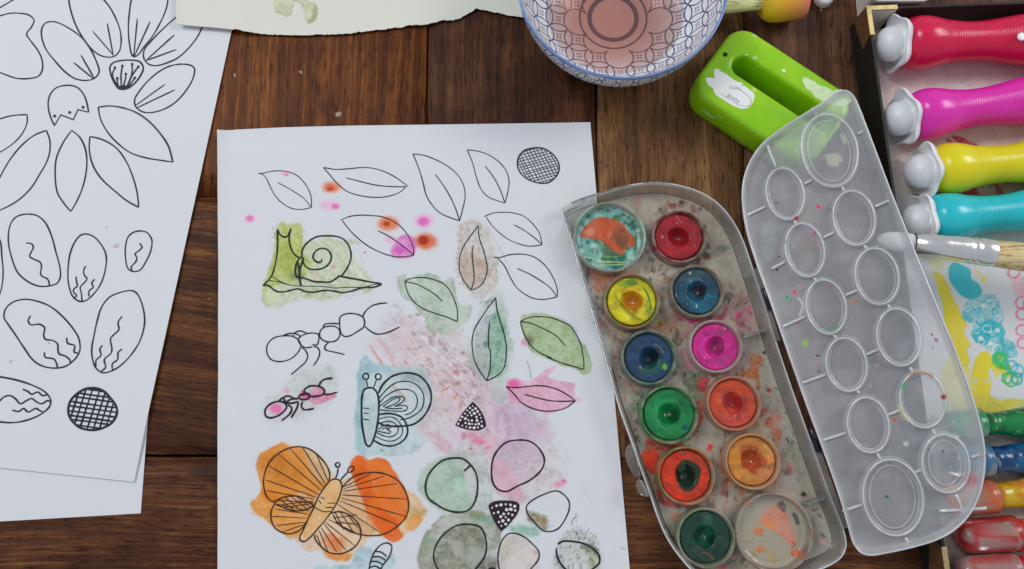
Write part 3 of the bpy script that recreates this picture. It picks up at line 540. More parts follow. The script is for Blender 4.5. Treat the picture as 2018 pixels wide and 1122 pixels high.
    p.wash(R5([(115, 220), (150, 150), (230, 100), (330, 60), (400, 90), (520, 110), (600, 200), (700, 330), (720, 390), (640, 470), (600, 530), (480, 480), (300, 560), (160, 540), (150, 430), (110, 300)]), (206, 136, 44), .95, 3, 4, .3, .12)
    p.wash(R5([(520, 130), (600, 150), (690, 260), (720, 350), (640, 380), (560, 260)]), (206, 178, 136), .8, 4, 4, 0, .3)
    p.wash(R5([(170, 160), (330, 120), (430, 200), (500, 330), (440, 430), (260, 380), (170, 300)]), (190, 116, 30), .6, 6, 8, 0, .5)
    p.wash(R5([(80, 560), (150, 480), (280, 540), (520, 600), (560, 680), (500, 820), (440, 850), (300, 790), (180, 690), (100, 640)]), (224, 148, 58), .9, 2, 5, .25, .25, streak=10)
    p.wash(R5([(160, 430), (260, 470), (520, 520), (600, 560), (560, 620), (380, 560), (230, 560), (150, 500)]), (216, 128, 38), .7, 4, 5, 0, .4)
    p.wash(R5([(900, 230), (950, 165), (1000, 165), (1060, 200), (1150, 180), (1220, 220), (1290, 320), (1360, 430), (1400, 560), (1380, 680), (1310, 760), (1350, 840), (1290, 885), (1230, 880), (1130, 790), (1060, 730), (1020, 590), (980, 480), (930, 370)]), (228, 112, 28), .98, 1.8, 3, .3, .12)
    p.wash(R5([(920, 230), (960, 190), (1030, 230), (1060, 330), (1100, 480), (1180, 620), (1300, 720), (1280, 850), (1180, 820), (1080, 740), (1020, 590), (970, 430)]), (214, 94, 22), .75, 3, 4, .2, .25)
    p.wash(R5([(1060, 540), (1130, 510), (1160, 560), (1100, 640), (1040, 740), (1040, 650)]), (232, 130, 46), .6, 2, 4, 0, .3)
    p.wash(R5([(1390, 600), (1480, 600), (1540, 640), (1500, 680), (1400, 690)]), (170, 140, 66), .7, 6, 6, 0, .3); p.wash(R5([(1380, 690), (1500, 690), (1440, 790), (1380, 790)]), (226, 150, 56), .8, 2, 4, .2, .2)
    p.wash(R5([(640, 900), (700, 960), (820, 1000), (920, 990), (900, 1050), (780, 1045), (700, 1010)]), (224, 138, 44), .85, 2, 4, .25, .2); p.wash(R5([(700, 830), (780, 830), (850, 920), (800, 980), (720, 940)]), (218, 110, 40), .85, 4, 5, 0, .3)
    p.wash(R5([(830, 480), (960, 470), (1020, 640), (1130, 790), (1000, 850), (860, 740), (800, 620)]), (206, 166, 126), .8, 3, 4, .1, .3); p.wash(R5([(740, 380), (820, 400), (800, 540), (640, 760), (520, 870), (500, 830), (600, 620)]), (216, 170, 112), .9, 2, 2, 0, .35)
    p.wash(R5([(500, 880), (560, 850), (640, 920), (560, 975), (480, 930)]), (224, 190, 170), .85, 2, 4, .1, .2)
    for i in range(14): p.stroke([(492+(i % 4)*4, 985+i*2.2), (512+i, 984+i*2.4)], 1.1, (216, 150, 90), .7, .7, .2, smooth=False)
    # ---- caterpillar
    p.wash(R5([(590, 1120), (640, 1095), (760, 1090), (900, 1085), (930, 985), (1040, 930), (1100, 975), (1110, 1040), (1250, 1000), (1270, 1130), (1200, 1180), (600, 1180)]), (164, 194, 206), .85, 3, 6, .2, .3)
    # ---- pebbles
    p.wash(R6([(105, 400), (125, 300), (200, 235), (280, 190), (380, 130), (520, 130), (640, 200), (720, 330), (740, 480), (720, 600), (760, 690), (600, 660), (400, 655), (250, 620), (140, 500)]), (176, 186, 182), .8, 5, 8, .2, .5)
    p.wash(R6([(105, 400), (125, 300), (200, 235), (300, 200), (420, 220), (480, 300), (500, 420), (560, 560), (470, 640), (330, 620), (200, 560), (130, 480)]), (164, 190, 172), .88, 3, 5, .35, .4); p.blob(*R6([(445, 410)])[0], 13, 17, (176, 212, 190), .7, .8)
    p.wash(R6([(380, 340), (500, 320), (470, 450), (420, 440)]), (110, 150, 132), .35, 3, 6, 0, .8)
    p.wash(R6([(735, 150), (830, 70), (960, 45), (1080, 80), (1160, 190), (1110, 310), (940, 420), (990, 480), (980, 560), (900, 545), (780, 500), (735, 380)]), (192, 174, 192), .85, 3, 5, .15, .4)
    p.wash(R6([(740, 180), (830, 200), (900, 300), (960, 400), (985, 500), (960, 560), (880, 520), (790, 470), (735, 380)]), (216, 168, 192), .8, 4, 7, .2, .4)
    p.wash(R6([(110, 980), (140, 870), (230, 750), (330, 670), (460, 640), (600, 650), (720, 680), (790, 760), (800, 850), (770, 960), (780, 1060), (700, 1180), (130, 1180)]), (158, 162, 146), .95, 3, 7, .4, .45)
    p.wash(R6([(240, 990), (270, 880), (360, 800), (480, 750), (620, 770), (670, 860), (680, 960), (640, 1060), (560, 1180), (260, 1180)]), (118, 124, 102), .8, 4, 9, 0, .9); p.wash(R6([(110, 980), (150, 870), (250, 880), (220, 1000), (240, 1180), (120, 1180)]), (152, 156, 140), .6, 3, 8, .2, .4)
    p.wash(R6([(600, 830), (670, 860), (640, 920), (580, 900)]), (110, 120, 96), .7, 5, 8, 0, .5); p.wash(R6([(650, 1020), (780, 1030), (760, 1130), (640, 1122)]), (96, 92, 84), .7, 5, 8, 0, .5)
    p.wash(R6([(380, 900), (460, 880), (470, 960), (430, 1000), (390, 960)]), (176, 178, 168), .7, 4, 4, 0, .3); p.wash(R6([(170, 840), (250, 880), (240, 910), (160, 900)]), (120, 160, 136), .7, 3, 4, 0, .3)
    p.wash(R6([(520, 640), (640, 660), (760, 690), (800, 760), (700, 740), (560, 720)]), (126, 164, 144), .75, 4, 5, .1, .3, streak=8); p.wash(R6([(500, 640), (620, 655), (620, 700), (540, 670)]), (150, 136, 88), .7, 4, 5, 0, .4)
    p.wash(R6([(850, 770), (960, 750), (1080, 760), (1140, 800), (1110, 840), (1030, 850), (930, 820)]), (118, 176, 156), .8, 5, 5, .1, .3, streak=10)
    p.wash(R6([(1035, 650), (1080, 645), (1120, 665), (1190, 690), (1200, 740), (1180, 790), (1130, 780), (1070, 740), (1030, 700)]), (134, 124, 66), .9, 3, 5, 0, .4); p.blob(*R6([(1160, 720)])[0], 9, 8, (160, 104, 50), .6); p.specks(R6([(1100, 660), (1260, 660), (1260, 790), (1150, 790)]), 40, .5, 1.8, (130, 120, 100), .6)
    p.wash(R6([(790, 1000), (830, 870), (920, 830), (1040, 890), (1110, 990), (1100, 1180), (800, 1180)]), (202, 192, 190), .85, 3, 4, .1, .2); p.wash(R6([(800, 900), (900, 850), (910, 950), (820, 1060)]), (186, 184, 168), .7, 4, 5, 0, .3); p.blob(*R6([(1100, 985)])[0], 6, 6, (196, 150, 160), .7)
    sp = R6([(1240, 1180), (1280, 1000), (1290, 860), (1380, 760), (1440, 640), (1460, 740), (1550, 780), (1620, 850), (1645, 960), (1640, 1180)])
    p.wash(R6([(1270, 1180), (1280, 900), (1400, 800), (1600, 850), (1640, 960), (1640, 1180)]), (188, 192, 188), .6, 5, 8, .1, .4)
    p.wash(R6([(1480, 920), (1580, 950), (1630, 1040), (1580, 1122), (1540, 1080), (1530, 1000)]), (150, 158, 118), .8, 4, 6, 0, .4); p.wash(R6([(1470, 910), (1560, 900), (1620, 960), (1640, 1060), (1600, 1000), (1530, 960)]), (84, 88, 80), .7, 3, 5, 0, .5)
    p.specks(sp, 420, .5, 1.6, (74, 80, 72), .8, -50); p.specks(R6([(1250, 1000), (1320, 980), (1360, 1180), (1240, 1180)]), 90, .6, 1.8, (78, 84, 82), .8)
    p.stroke(R6([(1480, 410), (1520, 470), (1570, 550)]), 5, (170, 200, 200), .6, 2, .3); p.stroke(R6([(1300, 60), (1350, 140), (1400, 230)]), 2.5, (176, 184, 190), .5, 1.2, .4)
    p.wash(R6([(600, 0), (760, 0), (740, 80), (650, 60)]), (218, 170, 190), .6, 5, 6, 0, .4); p.specks([(1150, 1020), (1230, 1020), (1230, 1110), (1170, 1110)], 7, .6, 2.2, (140, 144, 156), .7)
    p.specks([(460, 290), (1150, 290), (1150, 600), (470, 1080)], 26, .3, .8, (130, 130, 136), .7)
def ck1(x, y): px, py = proj(x, y, Z1); return cockle(x, y, .0014)*ss(1215, 1100, px)*ss(240, 300, py)
def z1f(x, y, u, v): return Z1+ck1(x, y)+.0022*np.clip(1-u/.05, 0, 1)**2*np.clip(1-v/.25, 0, 1)+.0010*np.clip(1-u/.04, 0, 1)**2+.0008*np.clip(1-v/.04, 0, 1)**2
sh1 = sheet('drawing_sheet', M['paper'], TOP, lerp2(BLf, BRf), z1f, np.linspace(0, 1, 560), np.concatenate([np.linspace(0, vend, 600), np.linspace(vend, 1, 6)[1:]]), main_paint,
            'white sheet of pen drawn leaves, insects and pebbles, half watercoloured', 'paper')
ik = Ink(sh1, lambda q: Z1, lambda x, y: Z1+ck1(x, y)); k = M['ink_grey']; w4 = 1.35
D('leaf_drawing', k, None, C4, [([(335, 422), (370, 420), (430, 407), (480, 403), (550, 410), (620, 437), (670, 485), (705, 540), (725, 600), (727, 672)],), ([(727, 672), (650, 687), (570, 675), (500, 630), (450, 570), (415, 500), (390, 450), (360, 425), (335, 422)],), ([(480, 490), (540, 522), (610, 563), (670, 605), (727, 672)],)], w4)
D('leaf_drawing', k, None, C4, [([(815, 378), (900, 393), (1000, 388), (1100, 380), (1180, 385), (1270, 412), (1360, 460), (1440, 520)],), ([(815, 378), (860, 430), (920, 500), (990, 555), (1080, 585), (1180, 598), (1280, 593), (1370, 565), (1425, 520)],), ([(978, 454), (1080, 480), (1200, 508), (1320, 520), (1425, 520)],)], w4*1.1)
D('leaf_drawing', k, 'leaf outline stained with pink and orange dots', C4, [([(940, 768), (1000, 742), (1080, 730), (1170, 733), (1250, 742), (1330, 775), (1400, 830), (1450, 900), (1475, 960), (1480, 1025)],), ([(955, 770), (1000, 830), (1070, 900), (1150, 960), (1240, 1005), (1340, 1035), (1410, 1035), (1480, 1025)],), ([(1217, 845), (1290, 880), (1370, 935), (1430, 980), (1480, 1025)],)], w4*1.1)
D('leaf_drawing', k, None, C5, [([(52, 277), (140, 290), (230, 325), (310, 370), (380, 430), (425, 510), (437, 590), (420, 680), (395, 772)],), ([(52, 277), (90, 370), (125, 480), (150, 580), (190, 650), (250, 712), (320, 745), (395, 772)],), ([(217, 428), (280, 515), (330, 600), (370, 690), (395, 772)],)], w4*1.1)
D('leaf_drawing', k, None, C5, [([(452, 247), (540, 260), (620, 290), (700, 350), (745, 415), (760, 490), (750, 560), (730, 640)],), ([(452, 247), (490, 340), (520, 450), (550, 530), (600, 590), (670, 622), (730, 640)],), ([(585, 368), (640, 440), (690, 530), (730, 640)],)], w4)
ball(C5([(905, 240), (1000, 235), (1070, 270), (1118, 330), (1128, 390), (1100, 450), (1050, 487), (990, 493), (910, 470), (850, 425), (822, 365), (830, 300), (860, 260)]), 5.6, -15, 6.4, 62, 1.9, 1.0, 'grid_ball_drawing', k, 'round shape filled with a fine net of lines')
D('leaf_drawing', k, None, C5, [([(575, 740), (640, 715), (720, 708), (800, 715), (870, 738), (940, 800), (985, 865), (1003, 945)],), ([(590, 740), (630, 800), (690, 860), (760, 910), (830, 940), (910, 958), (1003, 948)],), ([(795, 800), (870, 840), (940, 890), (1003, 945)],)], w4)
D('leaf_drawing', k, 'narrow leaf outline washed pale brown', R1, [([(608, 95), (560, 160), (500, 250), (475, 320), (468, 400), (490, 480), (555, 573)],), ([(608, 95), (615, 180), (650, 290), (673, 390), (670, 450), (640, 520), (600, 555), (555, 573)],), ([(573, 238), (563, 300), (572, 400), (577, 490), (555, 573)],)], w4*1.1)
D('leaf_drawing', k, None, R1, [([(722, 330), (770, 330), (830, 312), (900, 305), (980, 313), (1050, 345), (1110, 400), (1160, 480), (1190, 570), (1188, 620)],), ([(750, 335), (800, 390), (840, 470), (890, 550), (950, 600), (1020, 633), (1100, 638), (1188, 620)],), ([(895, 412), (990, 455), (1080, 510), (1140, 555), (1188, 620)],)], w4*1.1)
k = M['ink_green']
D('leaf_drawing', k, 'leaf outline washed pale grey green', R1, [([(68, 505), (110, 485), (190, 477), (270, 490), (350, 522), (400, 575), (435, 650), (455, 720), (455, 803)],), ([(68, 505), (90, 590), (130, 650), (200, 705), (300, 745), (380, 770), (455, 803)],), ([(68, 508), (150, 525), (240, 570), (300, 610), (345, 655)],)], w4*1.1)
def J(a, ca, b, cb): return ca(a)+cb(b)
idn = lambda q: q
D('leaf_drawing', k, 'upright leaf outline washed green and grey', idn, [(J([(737, 627), (680, 700), (620, 790), (580, 860), (562, 950), (570, 1040)], R1, [(1120, 80), (1160, 170), (1228, 268)], R3),), (J([(737, 627), (745, 710), (770, 800), (800, 900), (815, 1000)], R1, [(1398, 0), (1395, 80), (1370, 170), (1310, 228), (1228, 268)], R3),), (J([(692, 808), (683, 900), (688, 1000)], R1, [(1258, 0), (1262, 80), (1255, 180), (1228, 268)], R3),)], w4*1.2)
D('leaf_drawing', k, 'leaf outline washed yellow green', idn, [(J([(918, 800), (980, 772), (1060, 765), (1150, 775), (1230, 805), (1290, 840), (1340, 920), (1375, 1010)], R1, [(1085, 0), (1100, 80), (1102, 170)], R4),), (J([(918, 800), (940, 880), (990, 970), (1060, 1030), (1150, 1070)], R1, [(780, 60), (900, 110), (1000, 140), (1102, 170)], R4),), (R1([(918, 800), (1000, 815), (1090, 855), (1180, 905), (1245, 978)]),)], w4*1.15)
k = M['ink_plum']
D('leaf_drawing', k, 'leaf outline washed pink', R4, [([(428, 318), (500, 327), (600, 318), (700, 310), (790, 318), (890, 350), (960, 390), (1030, 440)],), ([(430, 316), (500, 385), (560, 455), (640, 500), (740, 527), (850, 527), (950, 500), (1030, 440)],), ([(588, 385), (700, 415), (800, 438), (900, 445), (1030, 442)],)], w4*1.2)
def pod(pts, dots, rad, cc, label):
    ik.begin(); ik.layer = 20; ik.fill(cc(pts), False); ik.over = ik.V[0][2]; o = ik.end('seed_pod_drawing', M['ink_plum'], label)
    ik.begin()
    for i, (a, b) in enumerate(dots):
        x, y = cc([(a, b)])[0]; ik.dot(x, y, rad*(.7+.6*((i*37) % 11)/11), .00004+.000002*i, .9+.3*((i*13) % 7)/7)
    oo = mesh('bare_dots', np.array(ik.V), ik.Fc, M['dot'], sh1, False); oo['label'] = 'small bare paper dots left in the dark '+label.split(' ')[-1]+' shape'; ik.over = None
pod([(1105, 450), (1060, 498), (1020, 545), (985, 600), (957, 652), (1000, 672), (1050, 687), (1100, 696), (1150, 699), (1190, 687), (1224, 660), (1218, 620), (1205, 580), (1185, 540), (1158, 498), (1125, 462)],
    [(1107, 487), (1083, 503), (1132, 508), (1060, 525), (1105, 522), (1150, 533), (1040, 552), (1083, 543), (1122, 550), (1167, 560), (1015, 580), (1063, 568), (1097, 567), (1140, 582), (1178, 588), (998, 608), (1045, 595), (1070, 610), (1100, 612), (1145, 612), (1185, 620), (983, 640), (1018, 655), (1045, 633), (1078, 640), (1103, 642), (1133, 645), (1160, 640), (1052, 665), (1085, 673), (1120, 675), (1152, 672), (1187, 660)], 2.3, R3, 'dark dotted seed pod pointing up')
pod([(695, 585), (715, 562), (745, 547), (790, 541), (840, 540), (900, 544), (940, 555), (958, 578), (955, 620), (930, 670), (890, 720), (850, 765), (805, 803), (775, 765), (745, 715), (715, 650)],
    [(728, 602), (765, 585), (802, 578), (842, 573), (882, 578), (918, 590), (742, 648), (778, 640), (885, 615), (922, 625), (800, 677), (842, 682), (898, 663), (865, 705), (805, 755), (842, 740), (850, 618), (865, 652), (825, 655), (818, 712), (785, 722)], 2.7, R6, 'dark dotted seed pod pointing down')
k = M['ink_green']
D('snail_drawing', k, 'snail outline washed olive green', C6, [([(170, 632), (215, 590), (250, 540), (275, 460), (292, 370), (298, 250), (297, 145)],), ([(297, 145), (315, 185), (350, 210), (380, 205), (400, 170), (413, 137)],), ([(413, 137), (398, 210), (405, 280), (430, 340), (460, 375), (490, 390), (515, 380)],),
  ([(510, 390), (508, 340), (530, 290), (580, 240), (640, 208), (720, 200), (800, 205), (860, 225), (905, 270), (930, 330), (932, 400), (910, 460), (880, 510), (850, 548)],), ([(680, 402), (675, 425), (650, 430), (620, 415), (605, 385), (615, 350), (645, 320), (685, 308), (725, 318), (755, 350), (763, 385), (750, 430), (710, 470), (650, 490), (580, 488), (540, 465), (520, 430), (515, 385)],),
  ([(500, 560), (550, 575), (610, 595), (680, 600), (750, 600), (790, 580), (835, 548)],), ([(820, 545), (900, 562), (1000, 580), (1100, 600), (1195, 618), (1130, 645), (1040, 648), (950, 675), (860, 692), (780, 678), (700, 673), (600, 688), (530, 680), (480, 660), (420, 670), (360, 685), (290, 682), (250, 655), (215, 630), (170, 632)],),
  ([(250, 550), (310, 590), (400, 625), (500, 635), (600, 636), (700, 640), (800, 652), (900, 645), (1040, 645), (1140, 620), (1195, 618)], 0, 1.2), ([(225, 588), (300, 598), (380, 622)], 0, 1.2),
  ([(490, 392), (465, 430), (452, 490), (455, 540), (470, 562), (485, 540), (480, 470), (475, 430)], 0, 2.8), ([(520, 390), (510, 430), (492, 490), (488, 560), (500, 635)], 0, 3.2)], 2.5)
k = M['ink']
D('ant_drawing', k, 'larger ant outline, unpainted', R2, [([(360, 362), (430, 368), (480, 400), (500, 450), (480, 500), (430, 550), (370, 578), (300, 585), (240, 565), (210, 520), (205, 460), (230, 410), (280, 375)], 1), ([(350, 358), (400, 342), (450, 345), (480, 355), (498, 370)],), ([(430, 345), (490, 320), (545, 335)],), ([(430, 355), (455, 385)],),
  ([(600, 440), (640, 440), (655, 400), (650, 350), (600, 338), (545, 345), (495, 370), (478, 400), (500, 440), (540, 465), (600, 458)],), ([(750, 278), (800, 283), (832, 310), (835, 360), (810, 400), (760, 415), (700, 405), (665, 370), (668, 320), (700, 290)], 1), ([(650, 350), (665, 345)],), ([(690, 290), (705, 265), (740, 255), (830, 258)],),
  ([(840, 200), (870, 178), (930, 168), (1000, 180), (1040, 205), (1053, 250), (1040, 290), (990, 325), (930, 360), (880, 368), (850, 345), (838, 290), (833, 240)], 1), ([(1032, 200), (1060, 150), (1110, 105), (1180, 83), (1247, 78)],), ([(1053, 280), (1100, 320), (1150, 345), (1200, 345), (1260, 330), (1355, 285)],),
  ([(510, 460), (545, 495), (560, 540), (540, 590), (490, 635), (415, 700)],), ([(610, 455), (645, 465), (663, 500), (655, 550), (610, 622)],), ([(740, 418), (715, 445), (708, 475), (730, 490), (800, 505), (880, 525)],)], 1.9)
D('ant_drawing', M['ink_plum'], 'smaller ant outline washed pink', R2, [([(310, 930), (360, 945), (378, 975), (350, 1020), (300, 1055), (240, 1072), (200, 1060), (188, 1020), (205, 980), (250, 945)], 1), ([(310, 925), (350, 895), (390, 883), (430, 900), (440, 920)],), ([(340, 930), (370, 935), (420, 910), (480, 905)],), ([(375, 945), (430, 945), (480, 930)],), ([(350, 900), (370, 940)],),
  ([(485, 885), (530, 865), (575, 875), (570, 900), (530, 915), (490, 905)], 1), ([(560, 800), (620, 795), (680, 810), (705, 840), (690, 870), (640, 885), (580, 885), (560, 870)],), ([(570, 865), (530, 850), (540, 820), (575, 800)],),
  ([(655, 795), (680, 755), (720, 735), (775, 730)],), ([(690, 865), (740, 870), (815, 850)],), ([(390, 960), (420, 985), (410, 1030), (335, 1097)],), ([(480, 940), (465, 990), (415, 1073)],), ([(515, 930), (505, 970), (525, 1000), (570, 1000), (612, 990)],)], 2.7)
def circ(c, r, q=1.): return [(c[0]+r*math.cos(a), c[1]+r*q*math.sin(a)) for a in np.linspace(0, 6.283, 9)[:-1]]
D('butterfly_drawing', k, 'side view butterfly outline washed pale blue', R3, [([(210, 328), (250, 335), (280, 375), (295, 440), (292, 560), (280, 660), (255, 760), (225, 825), (205, 835), (185, 815), (165, 740), (150, 640), (145, 500), (150, 400), (170, 345)], 1, 2.7), (circ((182, 230), 26), 1, 2.2), (circ((290, 232), 25), 1, 2.2), ([(187, 258), (200, 325)],), ([(275, 258), (250, 325)],),
  ([(155, 503), (213, 508)],), ([(160, 545), (208, 553)],), ([(160, 600), (213, 607)],),
  ([(290, 375), (330, 300), (400, 235), (480, 205), (560, 200), (640, 222), (700, 275), (740, 350), (748, 430), (720, 520), (660, 600), (590, 645), (500, 660), (400, 660), (330, 650), (290, 625)], 0, 2.7),
  ([(300, 415), (360, 345), (430, 290), (500, 272), (570, 278), (630, 310), (675, 370), (685, 440), (665, 510), (610, 560), (540, 595), (480, 605)], 0, 1.7), ([(300, 460), (350, 405), (410, 365), (480, 342), (550, 345), (600, 370), (627, 420), (620, 490), (580, 540), (520, 565)],),
  ([(300, 490), (360, 445), (420, 410), (480, 402), (515, 415), (510, 440), (470, 470), (430, 488)],), ([(330, 495), (400, 440), (450, 415), (478, 418), (470, 440), (430, 470), (350, 500)],), ([(300, 520), (400, 528), (500, 530), (540, 515), (540, 490), (500, 480), (430, 490)],), ([(345, 500), (420, 510), (500, 505)],),
  ([(295, 560), (370, 550), (440, 560), (500, 590), (535, 650), (545, 710), (520, 770), (460, 815), (390, 832), (320, 820), (255, 785)], 0, 2.5), ([(295, 600), (380, 580), (440, 595), (480, 640), (500, 690), (490, 740), (440, 780), (380, 790), (320, 775), (265, 745)],),
  ([(295, 640), (370, 618), (430, 635), (462, 680), (450, 725), (400, 752), (340, 745), (275, 715)],), ([(290, 690), (330, 660), (380, 648), (395, 670), (370, 690), (395, 705), (390, 722), (340, 715), (275, 700)],), ([(320, 690), (350, 675), (375, 680), (360, 695)],)], 1.5)
k = M['ink_brown']
rays = [[(305, 155), (655, 455)], [(400, 105), (675, 425)], [(505, 98), (690, 400)], [(620, 160), (715, 375)], [(215, 248), (640, 495)], [(190, 368), (630, 520)], [(195, 458), (600, 530)], [(250, 535), (595, 560)], [(270, 612), (545, 655)], [(245, 673), (530, 690)], [(275, 752), (515, 725)], [(340, 805), (505, 745)],
        [(300, 525), (430, 622)], [(350, 510), (480, 622)], [(400, 505), (540, 612)], [(450, 508), (570, 600)], [(300, 580), (590, 545)], [(330, 600), (560, 570)], [(275, 570), (560, 630)],
        [(840, 430), (1080, 315)], [(840, 445), (1190, 335)], [(840, 462), (1300, 398)], [(835, 495), (1385, 530)], [(830, 520), (1370, 675)], [(820, 545), (1310, 750)], [(800, 575), (1160, 815)],
        [(690, 720), (940, 920)], [(680, 735), (870, 965)], [(660, 770), (790, 975)], [(640, 790), (715, 970)], [(620, 830), (660, 930)], [(770, 630), (850, 790)], [(820, 640), (930, 810)], [(880, 660), (965, 770)], [(760, 690), (960, 660)], [(780, 720), (980, 745)], [(720, 700), (980, 830)],
        [(655, 510), (685, 528)], [(640, 540), (655, 570)], [(590, 595), (680, 635), (735, 632)], [(710, 565), (780, 562)], [(690, 600), (760, 600)]]
D('butterfly_drawing', k, 'large butterfly outline with striped wings washed orange', R5, [([(725, 380), (728, 310), (700, 240), (650, 180), (580, 120), (500, 90), (420, 92), (330, 125), (250, 185), (195, 270), (172, 370), (178, 450), (200, 510), (240, 545), (275, 560)],), ([(275, 575), (340, 600), (420, 625), (500, 625), (560, 605), (595, 580)],), ([(270, 555), (320, 520), (400, 503), (470, 508), (530, 545), (595, 580)],),
  ([(270, 565), (240, 620), (235, 690), (260, 760), (320, 805), (380, 822), (440, 810), (490, 780), (540, 710)],), ([(775, 360), (815, 375), (832, 420), (820, 480), (790, 560), (740, 640), (680, 720), (620, 790), (560, 855), (520, 885), (485, 878), (478, 850), (510, 780), (550, 690), (590, 610), (640, 500), (700, 410), (740, 370)], 1),
  ([(778, 355), (795, 310), (800, 265)],), (circ((797, 240), 19), 1), ([(820, 370), (850, 335), (885, 300)],), ([(885, 300), (885, 275), (905, 255), (930, 255), (932, 275), (910, 300)], 1),
  ([(835, 430), (880, 380), (950, 330), (1040, 308), (1130, 305), (1220, 325), (1300, 370), (1360, 450), (1390, 540), (1390, 630), (1350, 710), (1270, 780), (1180, 825), (1080, 838), (1000, 830), (900, 800), (830, 760), (790, 720), (760, 660)],),
  ([(740, 650), (800, 635), (870, 650), (940, 700), (980, 760), (992, 840), (960, 910), (900, 960), (820, 988), (730, 980), (660, 930), (610, 870), (600, 830)],)] + [(q, 0, 1.25) for q in rays], 2.0)
k = M['ink_green']
D('caterpillar_drawing', k, 'striped caterpillar outline at the lower edge', R5, [([(1020, 1230), (1060, 1122), (1075, 1050), (1110, 970), (1160, 915), (1215, 898), (1250, 920), (1248, 970), (1215, 1040), (1180, 1080), (1160, 1122), (1100, 1230)],), ([(1110, 970), (1160, 975), (1210, 1010)],), ([(1095, 1015), (1150, 1015), (1200, 1045)],), ([(1075, 1055), (1130, 1055), (1180, 1085)],), ([(1070, 1105), (1110, 1092), (1155, 1115)],)], 2.0)
w = 2.5
D('pebble_drawing', k, 'pebble outline washed mint green', R6, [([(410, 183), (480, 190), (545, 240), (590, 310), (605, 400), (595, 510), (560, 590), (510, 630), (430, 640), (340, 620), (260, 575), (190, 520), (165, 440), (185, 340), (240, 260), (320, 200)], 1), ([(545, 245), (520, 268), (490, 292)], 0, 3)], w)
D('pebble_drawing', M['ink_plum'], 'pebble outline washed pink and violet', R6, [([(960, 32), (1050, 45), (1120, 100), (1165, 180), (1160, 250), (1110, 320), (1030, 380), (940, 420), (850, 465), (780, 450), (740, 405), (722, 320), (735, 190), (780, 110), (850, 50)], 1)], w)
D('pebble_drawing', M['ink_grey'], 'pebble outline with a brown blot at its left', R6, [([(1270, 460), (1330, 490), (1375, 550), (1375, 620), (1330, 720), (1280, 780), (1210, 803), (1150, 790), (1080, 720), (1025, 650), (1018, 590), (1060, 545), (1150, 495)], 1)], 2.1)
D('pebble_drawing', k, 'large pebble outline washed olive grey', R6, [([(250, 1080), (235, 990), (270, 890), (350, 800), (440, 750), (530, 742), (625, 765), (665, 830), (680, 920), (665, 1010), (620, 1080), (570, 1140), (500, 1200), (380, 1200), (290, 1140)], 1)], w)
D('pebble_drawing', M['ink_grey'], 'pebble outline washed greyish pink', R6, [([(790, 1122), (778, 1060), (780, 980), (810, 880), (860, 825), (920, 818), (1000, 850), (1070, 910), (1120, 970), (1120, 1030), (1060, 1110), (1000, 1170), (850, 1180)], 1)], 2.1)
D('pebble_drawing', M['ink'], 'pebble outline amid black speckles', R6, [([(1280, 910), (1320, 885), (1400, 885), (1500, 905), (1580, 950), (1630, 1010), (1630, 1070), (1570, 1122), (1500, 1170)],), ([(1268, 940), (1275, 1010), (1310, 1080), (1350, 1122), (1400, 1160)],)], 2.6)
D('seed_pod_drawing', M['ink'], 'top of a dark shape cut off by the picture edge', R6, [([(690, 1122), (705, 1108), (730, 1103), (752, 1112), (765, 1130), (740, 1200), (700, 1180)], 'fill')], w)
# ---------------------------------------------------------------- torn cream sheet
def torn_paint(p):
    p.wash([(538, -5), (545, 22), (552, 28), (570, 30), (580, 5), (592, 3), (600, 30), (605, 46), (618, 44), (626, 25), (622, 8), (610, 3), (590, -10)], (188, 196, 176), .85, 2.5, 4, .5, .3)
    p.wash([(605, 44), (612, 46), (625, 30), (624, 12), (618, 20), (614, 36)], (150, 156, 130), .7, 1.6, 2, .3, .3); p.blob(548, 24, 8, 3, (150, 158, 135), .5)
    p.stroke([(578, 0), (590, 4), (600, 14)], 1.6, (124, 128, 106), .8, .8, .3)
torn_b = [(350, 50), (380, 53), (420, 56), (458, 60), (466, 59), (480, 62), (500, 64), (520, 65.5), (545, 66), (570, 67), (600, 67.5), (625, 66), (650, 65.5), (690, 64.5), (705, 61), (722, 60), (742, 57), (760, 56), (770, 53), (790, 52), (806, 48), (830, 47), (845, 45), (860, 42), (872, 37), (890, 38), (905, 35), (918, 27), (930, 20), (938, 14), (950, 17), (968, 21), (985, 24), (1000, 28), (1020, 31), (1045, 33), (1080, 36)]
tb = []
for (a, b), (c, d) in zip(torn_b[:-1], torn_b[1:]):
    n = max(2, int((c-a)/3)); rr = random.Random(int(a))
    for i in range(n): t = i/n; tb.append((a+(c-a)*t+rr.uniform(-.6, .6), b+(d-b)*t+(rr.uniform(-.9, .9) if a > 455 else 0)))
tb.append(torn_b[-1])
tw = [P(a, b, ZT) for a, b in tb]
def torn_bot(u):
    w = np.array(tw); s = (w[:, 0]-w[0, 0])/(w[-1, 0]-w[0, 0]); s = np.maximum.accumulate(s); return np.interp(u, s, w[:, 0]), np.interp(u, s, w[:, 1])
t0, t1 = np.array(P(338, -420, ZT)), np.array(P(1080, -420, ZT))
def ztf(x, y, u, v):
    onA = ss(.24, .16, u)                                   # it lies over the flower sheet at its left end
    return ZT*onA+.0008*(1-onA)+cockle(x, y, .0008, 12)+.0006*np.clip((v-.9)/.1, 0, 1)**2+.0012*np.clip(1-u/.03, 0, 1)**2
torn = sheet('torn_paper', M['cream'], lerp2(t0, t1), torn_bot, ztf, np.linspace(0, 1, 420), np.concatenate([np.linspace(0, .74, 8), np.linspace(.75, 1, 90)]), torn_paint,
             'cream paper with a torn lower edge and a faint green stain, tucked under the bowl', 'paper')
